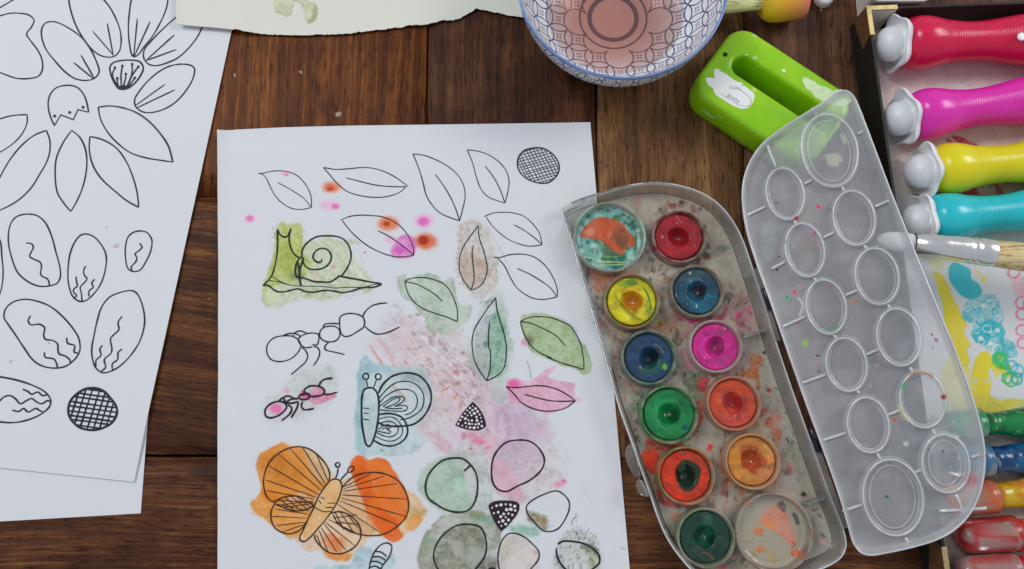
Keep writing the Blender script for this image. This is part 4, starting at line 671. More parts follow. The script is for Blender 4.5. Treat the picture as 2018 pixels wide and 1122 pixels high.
# ================================================================== lathe helpers
def frame_from(axis):
    a = Vector(axis).normalized(); t = Vector((0, 0, 1)) if abs(a.z) < .9 else Vector((0, 1, 0)); e1 = a.cross(t).normalized(); e2 = a.cross(e1).normalized(); return a, e1, e2
def lathe(name, origin, axis, prof, mat, parent, n=64, cols=None, rfun=None, smooth=True, asp=1.):
    """prof: list of (t along axis, r)"""
    a, e1, e2 = frame_from(axis); o = Vector(origin); pr = np.array(prof, float); th = np.arange(n)*2*math.pi/n
    T, TH = np.meshgrid(pr[:, 0], th, indexing='ij'); Rr = np.meshgrid(pr[:, 1], th, indexing='ij')[0]
    if rfun is not None: Rr = Rr*rfun(T, TH)
    V = np.array(o)[None, None]+T[..., None]*np.array(a)+(Rr*np.cos(TH))[..., None]*np.array(e1)+(Rr*np.sin(TH)*asp)[..., None]*np.array(e2)
    V = V.reshape(-1, 3); f = gridfaces(n, len(pr), wrapu=True)
    c = None; al = None
    if cols is not None:
        r = cols(V, T.ravel(), TH.ravel()); c, al = r if isinstance(r, tuple) else (r, None)
    return mesh(name, V, f, mat, parent, smooth, c, None, al)
def interp_prof(keys, n=60, step=None):
    k = np.array(keys, float); c = catmull([tuple(q) for q in k], False, max(3, n//len(k))); return c
# ------------------------------------------------------------------ plastics
def plastic(name, alpha, col=None, rough=.32, gl=.5, scr=1., stain_a=.95):
    m = bpy.data.materials.new(name); m.use_nodes = True; nt = m.node_tree; b = nt.nodes['Principled BSDF']; out = nt.nodes['Material Output']
    at = N(nt, 'ShaderNodeAttribute', attribute_name='pigment'); co = objco(nt); base = A(196, 196, 192) if col is None else np.array(col)
    f1 = noise(nt, co, 55, 5, .6); f2 = noise(nt, co, 420, 3)
    cc = mixc(nt, at.outputs['Alpha'], base, at.outputs['Color']); cc = mixc(nt, .35, cc, ramp(nt, f1, [(.3, (.72, .70, .68)), (.65, (1, 1, 1))]), 'MULTIPLY')
    gm = N(nt, 'ShaderNodeGamma'); nt.links.new(math_(nt, 'ADD', math_(nt, 'MULTIPLY', at.outputs['Alpha'], .3), 1.), gm.inputs['Gamma']); nt.links.new(cc, gm.inputs[0]); nt.links.new(gm.outputs[0], b.inputs['Base Color']); b.inputs['Roughness'].default_value = rough; b.inputs['Specular IOR Level'].default_value = .3
    bump(nt, f1, .35, .0006, b)
    tr = N(nt, 'ShaderNodeBsdfTransparent'); tr.inputs[0].default_value = (.97, .97, .975, 1)
    mx = N(nt, 'ShaderNodeMixShader'); fa = math_(nt, 'ADD', alpha, math_(nt, 'MULTIPLY', at.outputs['Alpha'], (stain_a-alpha)))
    fa = math_(nt, 'ADD', fa, math_(nt, 'MULTIPLY', math_(nt, 'SUBTRACT', f1, .5), .25*scr))
    nt.links.new(fa, mx.inputs[0]); nt.links.new(tr.outputs[0], mx.inputs[1]); nt.links.new(b.outputs[0], mx.inputs[2])
    g = N(nt, 'ShaderNodeBsdfGlossy', Roughness=.12); nt.links.new(math_(nt, 'ADD', math_(nt, 'MULTIPLY', f2, .15), .06), g.inputs['Roughness'])
    fr = N(nt, 'ShaderNodeFresnel', IOR=1.45); mx2 = N(nt, 'ShaderNodeMixShader'); nt.links.new(math_(nt, 'MULTIPLY', fr.outputs[0], gl), mx2.inputs[0])
    nt.links.new(mx.outputs[0], mx2.inputs[1]); nt.links.new(g.outputs[0], mx2.inputs[2]); nt.links.new(mx2.outputs[0], out.inputs['Surface'])
    return m
M['lid'] = plastic('cloudy_lid_plastic', .36, (.9, .91, .92), rough=.4); M['lid_edge'] = plastic('lid_edge_plastic', .40, A(236, 238, 236), gl=.9); M['rim'] = plastic('bright_rim_plastic', .72, A(236, 236, 232), gl=3.5); M['tray'] = plastic('cloudy_tray_plastic', .46, A(220, 212, 204)); M['tray_edge'] = plastic('tray_edge_plastic', .15, A(226, 220, 212), gl=.9)  # rim is a paler plastic with edge highlights put into its colour
M['pot'] = plastic('stained_pot_plastic', .45, A(186, 182, 174)); M['clear'] = plastic('clear_cap_plastic', .22, A(205, 200, 198), gl=1.2)
M['cake'] = pigment_mat('wet_paint_cake', base=(PAPER_ALB*.78,)*3, rough=.45, spec=.2, coat=.75, wet=.0004, bumpd=.00010, bscale=500, gam=1.2)
M['wellfloor'] = pigment_mat('painted_well_floor', rough=.4, spec=.25, coat=.35, wet=.0005, gam=1.2)
def P3n(px, py, z): x, y = P(px, py, z); return np.stack([x, y, np.full_like(np.asarray(x, float), z)], -1)
class Plane:
    def __init__(s, o, e1, n):
        s.o = np.array(o, float); s.n = np.array(n, float)/np.linalg.norm(n); e1 = np.array(e1, float); e1 = e1-s.n*e1.dot(s.n); s.e1 = e1/np.linalg.norm(e1); s.e2 = np.cross(s.n, s.e1)
    def uv(s, px, py, h=0.):
        dx, dy, dz = ray(px, py); d = np.stack([dx, dy, dz], -1); c = np.array([0, 0, DCAM]); o = s.o+s.n*h
        t = ((o-c)@s.n)/(d@s.n); p = c+d*t[..., None] if np.ndim(t) else c+d*t; q = p-s.o; return np.stack([q@s.e1, q@s.e2], -1)
    def w(s, uv, h): uv = np.asarray(uv); h = np.asarray(h, float); return s.o+uv[..., :1]*s.e1+uv[..., 1:2]*s.e2+(h[..., None] if h.ndim else h)*s.n
def resample(L, n, closed=True):
    L = np.asarray(L); Q = np.vstack([L, L[:1]]) if closed else L; s = np.concatenate([[0], np.cumsum(np.linalg.norm(np.diff(Q, axis=0), axis=1))])
    t = np.linspace(0, s[-1], n, endpoint=not closed); return np.stack([np.interp(t, s, Q[:, k]) for k in range(Q.shape[1])], 1)
def ccw(L): a = np.sum(L[:, 0]*np.roll(L[:, 1], -1)-np.roll(L[:, 0], -1)*L[:, 1]); return L if a > 0 else L[::-1].copy()
def inset(L, d, sm=0):
    T = np.roll(L, -2, 0)-np.roll(L, 2, 0); T /= np.linalg.norm(T, axis=1)[:, None]+1e-12; return L+np.stack([-T[:, 1], T[:, 0]], 1)*d      # L ccw -> inward
def loops_mesh(name, plane, loops, mat, parent, cols=None, closed=True, smooth=True):
    """loops: list of (L(uv), h) joined ring by ring"""
    n = len(loops[0][0]); V = np.vstack([plane.w(L, h) for L, h in loops]); f = gridfaces(n, len(loops), wrapu=True)
    c = al = None
    if cols is not None: c, al = cols(V)
    else: c = np.ones((len(V), 3)); al = np.zeros(len(V))
    return mesh(name, V, f, mat, parent, smooth, c, None, al)
# ================================================================== bowl
bb = P3(1207, 40, .006); bx, by = bb.x, bb.y; bowlc = Vector((bx, by, ZT))
bowl = empty('bowl', bowlc); tag(bowl, 'white bowl with a blue leaf lattice pattern holding rinsing water, at the top edge', 'bowl')
print('bowl rim proj', proj(bx, by, .043), 'R px', .0545/pxm(1225, 0, .043))
m, nt, b = newmat('bowl_glaze'); at = N(nt, 'ShaderNodeAttribute', attribute_name='flat'); V = at.outputs['Vector']
sep = N(nt, 'ShaderNodeSeparateXYZ'); nt.links.new(V, sep.inputs[0]); ux, uy, ur = sep.outputs
def rnd(x): return math_(nt, 'FLOOR', math_(nt, 'ADD', x, .5))
ix, iy = rnd(ux), rnd(uy); ax = math_(nt, 'ABSOLUTE', math_(nt, 'SUBTRACT', ux, ix)); ay = math_(nt, 'ABSOLUTE', math_(nt, 'SUBTRACT', uy, iy))
def ln(x, y): return math_(nt, 'SQRT', math_(nt, 'ADD', math_(nt, 'MULTIPLY', x, x), math_(nt, 'MULTIPLY', y, y)))
d1 = math_(nt, 'ABSOLUTE', math_(nt, 'SUBTRACT', ln(math_(nt, 'SUBTRACT', ax, 1.), ay), .7071)); d2 = math_(nt, 'ABSOLUTE', math_(nt, 'SUBTRACT', ln(ax, math_(nt, 'SUBTRACT', ay, 1.)), .7071))
lines = math_(nt, 'LESS_THAN', math_(nt, 'MINIMUM', d1, d2), .036); dd = ln(math_(nt, 'SUBTRACT', ax, .075), math_(nt, 'SUBTRACT', ay, .085)); dots = math_(nt, 'LESS_THAN', dd, .052)
pat = math_(nt, 'MAXIMUM', lines, dots); pat = math_(nt, 'MULTIPLY', pat, math_(nt, 'GREATER_THAN', ln(ix, iy), 2.05))
ring1 = math_(nt, 'LESS_THAN', math_(nt, 'ABSOLUTE', math_(nt, 'SUBTRACT', ur, .0138)), .0014); ring2 = math_(nt, 'LESS_THAN', math_(nt, 'ABSOLUTE', math_(nt, 'SUBTRACT', ur, .0197)), .0006)
pat = math_(nt, 'MAXIMUM', pat, math_(nt, 'MAXIMUM', ring1, ring2)); co = objco(nt); nn = noise(nt, co, 500, 3)
inkc = mixc(nt, nn, A(26, 34, 84), A(56, 68, 124)); col = mixc(nt, math_(nt, 'MULTIPLY', pat, .93), A(226, 230, 238), inkc)
band = math_(nt, 'GREATER_THAN', ur, .0748); col = mixc(nt, band, col, mixc(nt, noise(nt, co, 60, 3), A(70, 102, 168), A(130, 156, 200)))
nt.links.new(col, b.inputs['Base Color']); b.inputs['Roughness'].default_value = .18; b.inputs['Coat Weight'].default_value = .3; b.inputs['Coat Roughness'].default_value = .05; M['glaze'] = m
inner = interp_prof([(0, .0062), (.012, .0062), (.020, .0072), (.029, .0105), (.0375, .0140), (.0455, .0220), (.0505, .0310), (.0530, .0385), (.0543, .0430)], 80)
inner = [(max(r, 1e-5), z) for r, z in inner]
outer = interp_prof([(.0556, .0430), (.0555, .0415), (.0548, .0370), (.0530, .0295), (.0490, .0205), (.0410, .0115), (.0320, .0066), (.0250, .0045), (.0235, .0030), (.0232, .0002), (.0205, .0002), (.0195, .0025), (.010, .003), (.00001, .003)], 90)
inner = [(r*.98, z) for r, z in inner]; outer = [(r*.98, z) for r, z in outer]
prof = inner+[(.0538, .0437), (.0543, .0436)]+outer
def bowl_mesh():
    n = 160; pr = np.array(prof); arc = np.concatenate([[0], np.cumsum(np.hypot(*np.diff(pr, axis=0).T))]); ki = len(inner)
    th = np.arange(n)*2*math.pi/n; Vv = []; at_ = []
    aout = arc[-1]-arc
    for i, (r, z) in enumerate(prof):
        u = arc[i] if i < ki+3 else .0765-(arc[i]-arc[ki+2])
        if i < ki: u_r = arc[i]/arc[ki-1]*.0755
        elif i < ki+3: u_r = .0765
        else: u_r = .0765-(arc[i]-arc[ki+2])
        for t in th: Vv.append((bx+r*math.cos(t), by+r*math.sin(t), ZT-.0012+z)); at_.append((u_r*math.cos(t)/.0119-.2, u_r*math.sin(t)/.0119+.3, max(u_r, .03) if i >= ki+3 else u_r))
    me = mesh('body', Vv, gridfaces(n, len(prof), wrapu=True), M['glaze'], bowl, True); a = me.data.attributes.new('flat', 'FLOAT_VECTOR', 'POINT'); a.data.foreach_set('vector', np.array(at_).ravel()); return me
bowl_mesh()
m = bpy.data.materials.new('dirty_rinse_water'); m.use_nodes = True; nt = m.node_tree; nt.nodes.remove(nt.nodes['Principled BSDF']); out = nt.nodes['Material Output']
tr = N(nt, 'ShaderNodeBsdfTransparent'); g = N(nt, 'ShaderNodeBsdfGlossy', Roughness=.03); fr = N(nt, 'ShaderNodeFresnel', IOR=1.33); mx = N(nt, 'ShaderNodeMixShader')
ge = N(nt, 'ShaderNodeNewGeometry'); nt.links.new(math_(nt, 'MULTIPLY', fr.outputs[0], math_(nt, 'SUBTRACT', 1., ge.outputs['Backfacing'])), mx.inputs[0]); nt.links.new(tr.outputs[0], mx.inputs[1]); nt.links.new(g.outputs[0], mx.inputs[2]); nt.links.new(mx.outputs[0], out.inputs['Surface'])
df = N(nt, 'ShaderNodeBsdfDiffuse'); df.inputs[0].default_value = tuple(A(172, 136, 130))+(1,); mx0 = N(nt, 'ShaderNodeMixShader'); mx0.inputs[0].default_value = .14; nt.links.new(tr.outputs[0], mx0.inputs[1]); nt.links.new(df.outputs[0], mx0.inputs[2]); nt.links.new(mx0.outputs[0], mx.inputs[1])
va = N(nt, 'ShaderNodeVolumeAbsorption', Density=105.); va.inputs['Color'].default_value = (.82, .50, .42, 1); nt.links.new(va.outputs[0], out.inputs['Volume']); M['water'] = m
wl = .0150; wp = [(r-.00015, z+.00015) for r, z in inner if z < wl]; rw = np.interp(wl, [z for r, z in inner], [r for r, z in inner])
lathe('rinse_water', (bx, by, ZT-.0012), (0, 0, 1), [(z, max(r, 1e-5)) for r, z in wp]+[(wl, rw-.0002), (wl+.0001, rw*.97), (wl, rw*.9), (wl, rw*.4), (wl, 1e-5)], M['water'], None, 96)
tag(bpy.data.objects['rinse_water'], 'cloudy pink brown rinsing water standing in the patterned bowl', 'water')
# ================================================================== foam dabber
dab = empty('foam_dabber', P3(1500, 10, 0)); tag(dab, 'yellow orange foam dabber with a pink end on a pale wooden stick behind the bowl', 'dabber')
M['pale_wood'] = wood('pale_stick_wood', A(222, 208, 160), A(230, 218, 172), A(240, 230, 190), along_y=False, seed=7., band=.4, mott=.15)
dz = .0125; a0 = P3(1396, 18, dz); a1 = P3(1500, 6, dz); a2 = P3(1580, -6, dz); ax_ = (a2-a1)
u1 = pxm(1500, 6, dz)
lathe('stick', a0, a1-a0, [(0, 1e-5), (.0001, .0030), (.001, .0036), ((a1-a0).length-.001, .0036), ((a1-a0).length+.006, .0036)], M['pale_wood'], dab, 32)
m, nt, b = newmat('dabber_foam'); at = N(nt, 'ShaderNodeAttribute', attribute_name='pigment'); nt.links.new(at.outputs['Color'], b.inputs['Base Color']); b.inputs['Roughness'].default_value = .75; b.inputs['Subsurface Weight'].default_value = .15; b.inputs['Subsurface Radius'].default_value = (.003, .002, .001)
bump(nt, noise(nt, objco(nt), 900, 2), .4, .0002, b); M['foam'] = m
L = ax_.length
def foamc(V, T, TH):
    t = np.clip(T/L, 0, 1)[:, None]; n = fbm(V[:, 0]*4000, V[:, 1]*4000, 30, 3, 5)[:, None]-.5; t = np.clip(t+n*.25, 0, 1)
    a, b_, c = A(216, 178, 40), A(240, 150, 36), A(240, 116, 104); return np.where(t < .6, a+(b_-a)*(t/.6), b_+(c-b_)*((t-.6)/.4))
lathe('foam_head', a1, ax_, [(0, 1e-5), (0, .0035), (.0003, .0080), (.0020, .0100), (.0050, .0113), (.0090, .0118), (L*.75, .0118), (L-.0008, .0116), (L, .0112), (L, 1e-5)], M['foam'], dab, 48, foamc)
# ================================================================== green slotted block
def rrect(cx, cy, ex, ey, hx, hy, r, n=40):
    pts = []
    for (sx, sy, a0_) in ((1, 1, 0), (-1, 1, 90), (-1, -1, 180), (1, -1, 270)):
        for i in range(n): a = R_(a0_+90*i/(n-1)); pts.append((sx*(hx-r)+r*math.cos(a), sy*(hy-r)+r*math.sin(a)))
    return np.array([(cx+p*ex[0]+q*ey[0], cy+p*ex[1]+q*ey[1]) for p, q in pts])
HG = .022
qa, qb, qc, qd = [np.array(P(*q, HG)) for q in ((1452, 38), (1691, 196), (1600, 334), (1361, 176))]
gx = ((qb-qa)+(qc-qd))/2; gL = np.linalg.norm(gx); gx /= gL; gy = np.array([-gx[1], gx[0]]); gW = abs(((qd-qa)+(qc-qb)).dot(gy))/2; gc = (qa+qb+qc+qd)/4
print('green block', gL, gW)
holder = empty('slotted_block', (gc[0], gc[1], 0)); tag(holder, 'lime green plastic block with a long rounded slot and a torn name sticker', 'plastic block')
Pz = Plane((0, 0, 0), (1, 0, 0), (0, 0, 1))
NO = 240
OL = ccw(resample(rrect(gc[0], gc[1], gx, gy, gL/2, gW/2, .0115), NO))
sc0 = np.array(P(1466, 130, HG)); sc1 = np.array(P(1628, 238, HG)); smid = (sc0+sc1)/2; sr = 22*pxm(1466, 130, HG)
SL = ccw(resample(rrect(smid[0], smid[1], gx, gy, np.linalg.norm(sc1-sc0)/2+sr, sr, sr*.999), NO))
k0 = np.argmin(np.linalg.norm(SL-OL[0], axis=1)); SL = np.roll(SL, -k0, 0)
m, nt, b = newmat('lime_plastic'); co = objco(nt); f = noise(nt, co, 40, 4); c = ramp(nt, f, [(.3, A(116, 176, 8)), (.7, A(150, 200, 26))]); sc_ = ramp(nt, noise(nt, objco(nt, (1, 1, 1), .6), 140, 2, .5), [(.69, (0, 0, 0)), (.72, (1, 1, 1))])
c = mixc(nt, math_(nt, 'MULTIPLY', sc_, .5), c, A(210, 225, 190)); nt.links.new(c, b.inputs['Base Color']); b.inputs['Roughness'].default_value = .22; b.inputs['Subsurface Weight'].default_value = .25; b.inputs['Subsurface Radius'].default_value = (.004, .006, .002)
bump(nt, f, .3, .0008, b); M['lime'] = m
lo = [(inset(OL, .0012), 0.0003), (inset(OL, .0002), .0012), (inset(OL, -.0006), .006), (inset(OL, -.0002), .0165), (inset(OL, .0001), .0195), (inset(OL, .0007), .0209), (inset(OL, .0018), .0217), (inset(OL, .0032), HG)]
lo += [(inset(OL, .0032)*.5+inset(SL, -.0018)*.5, HG), (inset(SL, -.0018), HG), (inset(SL, -.0007), .0217), (inset(SL, -.0001), .0210), (inset(SL, .0002), .0190), (inset(SL, .0006), .010), (inset(SL, .0010), .0003)]
loops_mesh('body', Pz, lo, M['lime'], holder)
hz = P3(1429, 108, HG); hm = plain('hole_dark', A(30, 60, 10), .8, .2)
lathe('screw_hole', (hz.x, hz.y, HG-.0009), (0, 0, 1), [(.0012, .00125), (.00135, .00105), (.0011, .0009), (.00096, .0007), (.00095, 1e-5)], hm, holder, 20)
M['sticker'] = plain('sticker_paper', A(222, 224, 220), .7, .3, .05, 300, .00005)
def flatpoly(name, pts, z, mat, parent, th=.00012, smooth=True, cols=None):
    W = ccw(np.array([P(a, b_, z) for a, b_ in (catmull(pts, True, 3) if smooth else pts)])); bm = bmesh.new()
    off = root_loc(parent) if parent is not None else Vector((0, 0, 0))
    vs = [bm.verts.new(Vector((x, y, z))-off) for x, y in W]; f = bm.faces.new(vs); r = bmesh.ops.extrude_face_region(bm, geom=[f]); 
    for v in [g for g in r['geom'] if isinstance(g, bmesh.types.BMVert)]: v.co.z += th
    bmesh.ops.recalc_face_normals(bm, faces=bm.faces); bmesh.ops.triangulate(bm, faces=[f for f in bm.faces if len(f.verts) > 4])
    me = bpy.data.meshes.new(name); bm.to_mesh(me); bm.free(); me.materials.append(mat); o = bpy.data.objects.new(name, me); C.objects.link(o); o.parent = parent; return o
G2 = cr(1340, 0, 3.507)
st = flatpoly('name_sticker', G2([(235, 482), (262, 478), (290, 500), (318, 512), (340, 530), (385, 562), (438, 578), (425, 588), (455, 600), (480, 622), (505, 640), (517, 660), (508, 700), (490, 730), (460, 750), (425, 755), (380, 740), (320, 705), (250, 660), (235, 640), (228, 610), (195, 590), (180, 560), (178, 540), (205, 537), (240, 545), (236, 515)]), HG+.00004, M['sticker'], holder, smooth=False)
st['label'] = 'torn white sticker printed NAME, upside down'
G3 = cr(1460, 0, 5.61); M['residue'] = plain('sticker_residue', A(188, 212, 168), .7, .3, .12, 200)
flatpoly('sticker_residue', G3([(680, 900), (690, 850), (730, 865), (770, 885), (820, 905), (850, 940), (940, 965), (1010, 1005), (1110, 990), (1190, 1040), (1230, 1120), (1150, 1180), (1010, 1170), (900, 1120), (820, 1080), (790, 1030), (720, 980)]), HG+.00004, M['residue'], holder, .00008, False)
for q in ([(450, 770), (480, 765), (498, 790), (480, 802), (460, 795)], [(45, 605), (78, 603), (80, 612), (50, 614)]):
    flatpoly('paint_chip', G3(q), HG+.00003, M['sticker'], holder, .0001, False)
def text(s, name, loc, ang, size, mat, parent):
    cu = bpy.data.curves.new(name, 'FONT'); cu.body = s; cu.size = size; cu.align_x = 'CENTER'; cu.align_y = 'CENTER'; cu.resolution_u = 2
    to = bpy.data.objects.new(name+'_tmp', cu); C.objects.link(to); bpy.context.view_layer.update()
    me = bpy.data.meshes.new_from_object(to.evaluated_get(bpy.context.evaluated_depsgraph_get())); bpy.data.objects.remove(to); bpy.data.curves.remove(cu)
    me.name = name; me.materials.clear(); me.materials.append(mat); o = bpy.data.objects.new(name, me); C.objects.link(o); o.parent = parent
    o.location = Vector(loc)-root_loc(parent); o.rotation_euler = (0, 0, ang); return o
a_ = P3(*G2([(390, 692)])[0], HG); b_ = P3(*G2([(345, 662)])[0], HG); dv = b_-a_
tx = P3(*G2([(370, 680)])[0], HG+.0002)
M['print'] = plain('grey_print', A(96, 98, 96), .7, .3, .1)
text('NAME', 'printed_name', tx, math.atan2(dv.y, dv.x), .0027, M['print'], st)
ikS = Ink(st, lambda q: HG+.00012); ikS.begin(); ikS.line(G2([(345, 610), (400, 615), (460, 655), (492, 690), (488, 720), (455, 735), (400, 722), (350, 690), (285, 650)]), .55); ikS.line(G2([(340, 615), (352, 600), (400, 608), (440, 640)]), .5); ikS.end('printed_line', M['print'])
# ================================================================== box of paint sticks
HB = .022
K0 = np.array(P(1708, 14, HB)); K1 = np.array(P(1866, 1150, HB)); Kx = np.array(P(2018, 9, HB)); ey = K0-K1; BH = np.linalg.norm(ey); ey /= BH; ex = Kx-K0; ex /= np.linalg.norm(ex)
print('box angle', math.degrees(math.acos(ex.dot(ey))), 'len', BH); ex = np.array([ey[1], -ey[0]]); BW = .20
box = empty('paint_box', (K1[0], K1[1], 0)); tag(box, 'shallow black box with gold corners and a paint smeared white lining at the right', 'box')
M['black'] = plain('black_card', A(24, 20, 20), .55, .4, .3, 200, .0001); M['boxin'] = plain('box_inner_card', A(34, 26, 28), .6, .35, .2); M['gold'] = plain('brass_corner', A(186, 166, 122), .3, .6, .25, 300, .0001, metal=.85)
M['brass_shaded'] = plain('brass_corner_shaded_side', A(112, 82, 60), .35, .6, .2, 300, .0001, metal=.5); M['white_edge'] = plain('grey_card_edge', A(190, 184, 180), .8, .3)  # darker copy of the brass: shade of the corner sides put into the colour
def wp3(u, v, z): p = K1+ex*u+ey*v; return (p[0], p[1], z)
def bx_(name, u0, u1, v0, v1, z0, z1, mat, parent, bev=.0003):
    V = [wp3(u, v, z) for z in (z0, z1) for u, v in ((u0, v0), (u1, v0), (u1, v1), (u0, v1))]
    o = mesh(name, V, [(3, 2, 1, 0), (4, 5, 6, 7), (0, 1, 5, 4), (1, 2, 6, 5), (2, 3, 7, 6), (3, 0, 4, 7)], mat, parent, False); bevel(o, bev, 2); return o
TW = .0016
bx_('base_panel', 0, BW, 0, BH, .0002, .0010, M['black'], box)
bx_('side_panel', 0, TW, 0, BH, .0011, HB, M['black'], box); bx_('side_panel', TW+.0001, BW, BH-TW, BH, .0011, HB, M['boxin'], box)
bx_('side_panel', BW-TW, BW, 0, BH-TW-.0001, .0011, HB, M['black'], box); bx_('side_panel', TW+.0001, BW-TW-.0001, 0, TW, .0011, HB, M['black'], box)
M['lining'] = pigment_mat('paint_smeared_lining', rough=.55, spec=.35, coat=.05, gam=1.22)
def lining():
    nu, nv = 220, 620; us = np.concatenate([np.linspace(TW+.0002, .1, nu-12), np.linspace(.1, BW-TW-.0002, 13)[1:]]); vs = np.linspace(TW+.0002, BH-TW-.0002, nv); U, Vv = np.meshgrid(us, vs)
    u, v = U.ravel(), Vv.ravel(); x = K1[0]+ex[0]*u+ey[0]*v; y = K1[1]+ex[1]*u+ey[1]*v; z = np.full_like(x, .00125)+.0002*fbm(x*4000, y*4000, 60, 2, 3)
    px, py = proj(x, y, z); p = Paint(px, py, (1.0, .995, .985)); NB = cr(1700, 480, 3.506); Q = cr(1700, 270, 3.868)
    p.wash([(1690, -20), (2060, -20), (2060, 460), (1750, 460)], (222, 204, 200), .7, 20, 20, 0, .3); p.wash([(1850, 330), (2060, 300), (2060, 420), (1850, 420)], (206, 176, 152), .7, 14, 10, 0, .3)  # pinkish beige of bounced light painted into the upper lining
    Y = (212, 200, 34); CY = (32, 178, 194); PK = (226, 96, 140)
    p.wash(NB([(478, 205), (520, 195), (550, 215), (570, 260), (600, 300), (620, 380), (660, 440), (680, 500), (720, 560), (700, 600), (715, 650), (750, 710), (715, 730), (740, 800), (730, 850), (755, 880), (690, 885), (650, 830), (610, 760), (612, 640), (580, 600), (555, 500), (550, 400), (512, 300), (500, 240)]), Y, .96, 1.2, 2.5, .15, .12, smooth=False)
    p.wash(NB([(600, 160), (640, 130), (690, 150), (745, 190), (750, 240), (800, 280), (822, 330), (800, 370), (760, 385), (700, 370), (650, 330), (610, 270), (592, 200)]), CY, .97, 1.2, 1.5, .1, .08)
    p.wash(NB([(700, 440), (740, 390), (830, 350), (900, 350), (950, 420), (985, 500), (960, 560), (990, 610), (970, 650), (1050, 700), (1070, 780), (1010, 790), (900, 750), (800, 690), (765, 640), (780, 560), (740, 550), (690, 500)]), (64, 186, 200), .92, 1.5, 4, .2, .8, ws=9)
    p.wash(NB([(770, 560), (850, 530), (930, 545), (985, 600), (960, 660), (900, 640), (860, 690), (790, 690), (765, 640)]), CY, .9, 1.5, 3, .2, .3)
    rr = random.Random(3)
    for i in range(34):
        a, b2 = NB([(rr.uniform(720, 960), rr.uniform(380, 740))])[0]
        if sdist(np.array([a]), np.array([b2]), NB([(700, 440), (830, 350), (950, 420), (985, 560), (1060, 760), (900, 750), (765, 640), (690, 500)]))[0] < 0: continue
        r = rr.uniform(4, 9); pts = [(a+r*math.cos(t), b2+r*.8*math.sin(t)) for t in np.linspace(0, 5.6, 9)]
        p.stroke(pts, 2.2, rr.choice([CY, CY, (210, 222, 222)]), .9, .8, .3)
    for a, b2 in ((835, 430), (930, 600), (815, 655), (885, 690), (945, 800), (1060, 870), (1030, 940)): x0, y0 = NB([(a, b2)])[0]; p.blob(x0, y0, 6, 5, (214, 226, 222), .85, .5)
    p.wash(NB([(740, 1010), (745, 950), (762, 880), (780, 800), (810, 760), (850, 742), (885, 765), (905, 830), (880, 870), (870, 900), (890, 960), (880, 1050), (960, 1085), (1020, 1070), (1115, 1080), (1300, 1060), (1300, 1230), (760, 1230), (770, 1100)]), Y, .97, 1.5, 2.5, .15, .05)
    p.wash(NB([(890, 830), (960, 840), (1030, 850), (1020, 920), (960, 900), (930, 925), (895, 880)]), (220, 204, 30), .9, 1.2, 3, .1, .2)
    for q in (([(740, 930), (790, 925), (800, 950), (760, 965)]), ([(735, 985), (780, 980), (785, 1005), (740, 1010)]), ([(840, 940), (870, 930), (880, 960), (850, 970)])): p.wash(NB(q), (206, 204, 196), .7, 1.5, 2, 0, .3)
    p.wash(NB([(1000, 1150), (1115, 1090), (1115, 1160)]), (222, 216, 190), .7, 3, 3, 0, .3)
    p.wash(NB([(900, 790), (930, 750), (980, 760), (1010, 830), (1020, 880), (960, 870), (905, 840)]), (64, 188, 60), .85, 1.5, 3, .2, .4)
    for (a, b2, r, c) in ((945, 790, 12, (40, 190, 150)), (1030, 850, 11, CY), (1070, 880, 12, CY), (1030, 940, 13, (40, 176, 90)), (1065, 935, 11, (30, 160, 170)), (1000, 930, 10, (50, 180, 90))):
        x0, y0 = NB([(a, b2)])[0]; p.stroke([(x0+r*math.cos(t), y0+r*math.sin(t)) for t in np.linspace(0, 6, 10)], 5, c, .9, 1, .3)
    p.stroke(NB([(780, 185), (810, 215), (845, 250)]), 5, Y, .8, 1.5, .3); p.blob(*NB([(840, 250)])[0], 6, 5, Y, .9)
    for (a, b2, r) in ((1045, 200, 11), (1100, 410, 12), (1100, 490, 11), (1100, 600, 11), (1105, 690, 10), (1150, 420, 11), (1155, 610, 10)):
        x0, y0 = NB([(a, b2)])[0]; p.stroke([(x0+r*math.cos(t), y0+r*math.sin(t)) for t in np.linspace(0, 6.3, 12)], 4, PK, .9, 1, .25)
    p.wash(NB([(1040, 250), (1115, 240), (1115, 360), (1050, 350)]), (232, 160, 180), .7, 3, 4, .1, .4)
    p.wash(NB([(470, 130), (560, 110), (560, 180), (490, 190)]), (216, 208, 150), .5, 4, 4, 0, .4); p.stroke(NB([(400, 95), (520, 100), (640, 125)]), 5, (204, 190, 110), .6, 2, .4)
    p.wash(NB([(560, 820), (640, 760), (740, 900), (780, 1180), (620, 1130), (540, 1060)]), (214, 206, 110), .8, 4, 6, 0, .4)
    p.wash([(1860, 790), (2060, 800), (2060, 825), (1860, 820)], (190, 190, 120), .5, 4, 4, 0, .4)
    CR = (196, 50, 90)
    p.wash(Q([(680, -10), (760, 0), (830, 40), (890, 70), (800, 60), (720, 40)]), CR, .9, 1.2, 2, .1, .2); p.wash(Q([(820, 400), (860, 390), (890, 430), (960, 455), (900, 475), (820, 450), (760, 440)]), CR, .9, 1.5, 4, .1, .4); p.wash(Q([(990, 350), (1020, 355), (1060, 400), (1085, 450), (1030, 450), (1010, 400)]), CR, .85, 1.5, 2, .1, .2)
    p.stroke([(1868, 276), (1882, 285), (1900, 288)], 7, CR, .85, 1.2, .3); p.stroke([(1935, 330), (1960, 350), (1990, 362)], 6, CR, .7, 1.2, .3)
    p.wash([(1870, 860), (2060, 860), (2060, 1180), (1890, 1180)], (206, 198, 186), .7, 8, 8, 0, .3); p.specks([(1870, 860), (2040, 860), (2040, 1120), (1900, 1120)], 30, 1, 4, (210, 130, 70), .7)
    f = gridfaces(nu, nv); n0 = nu*nv
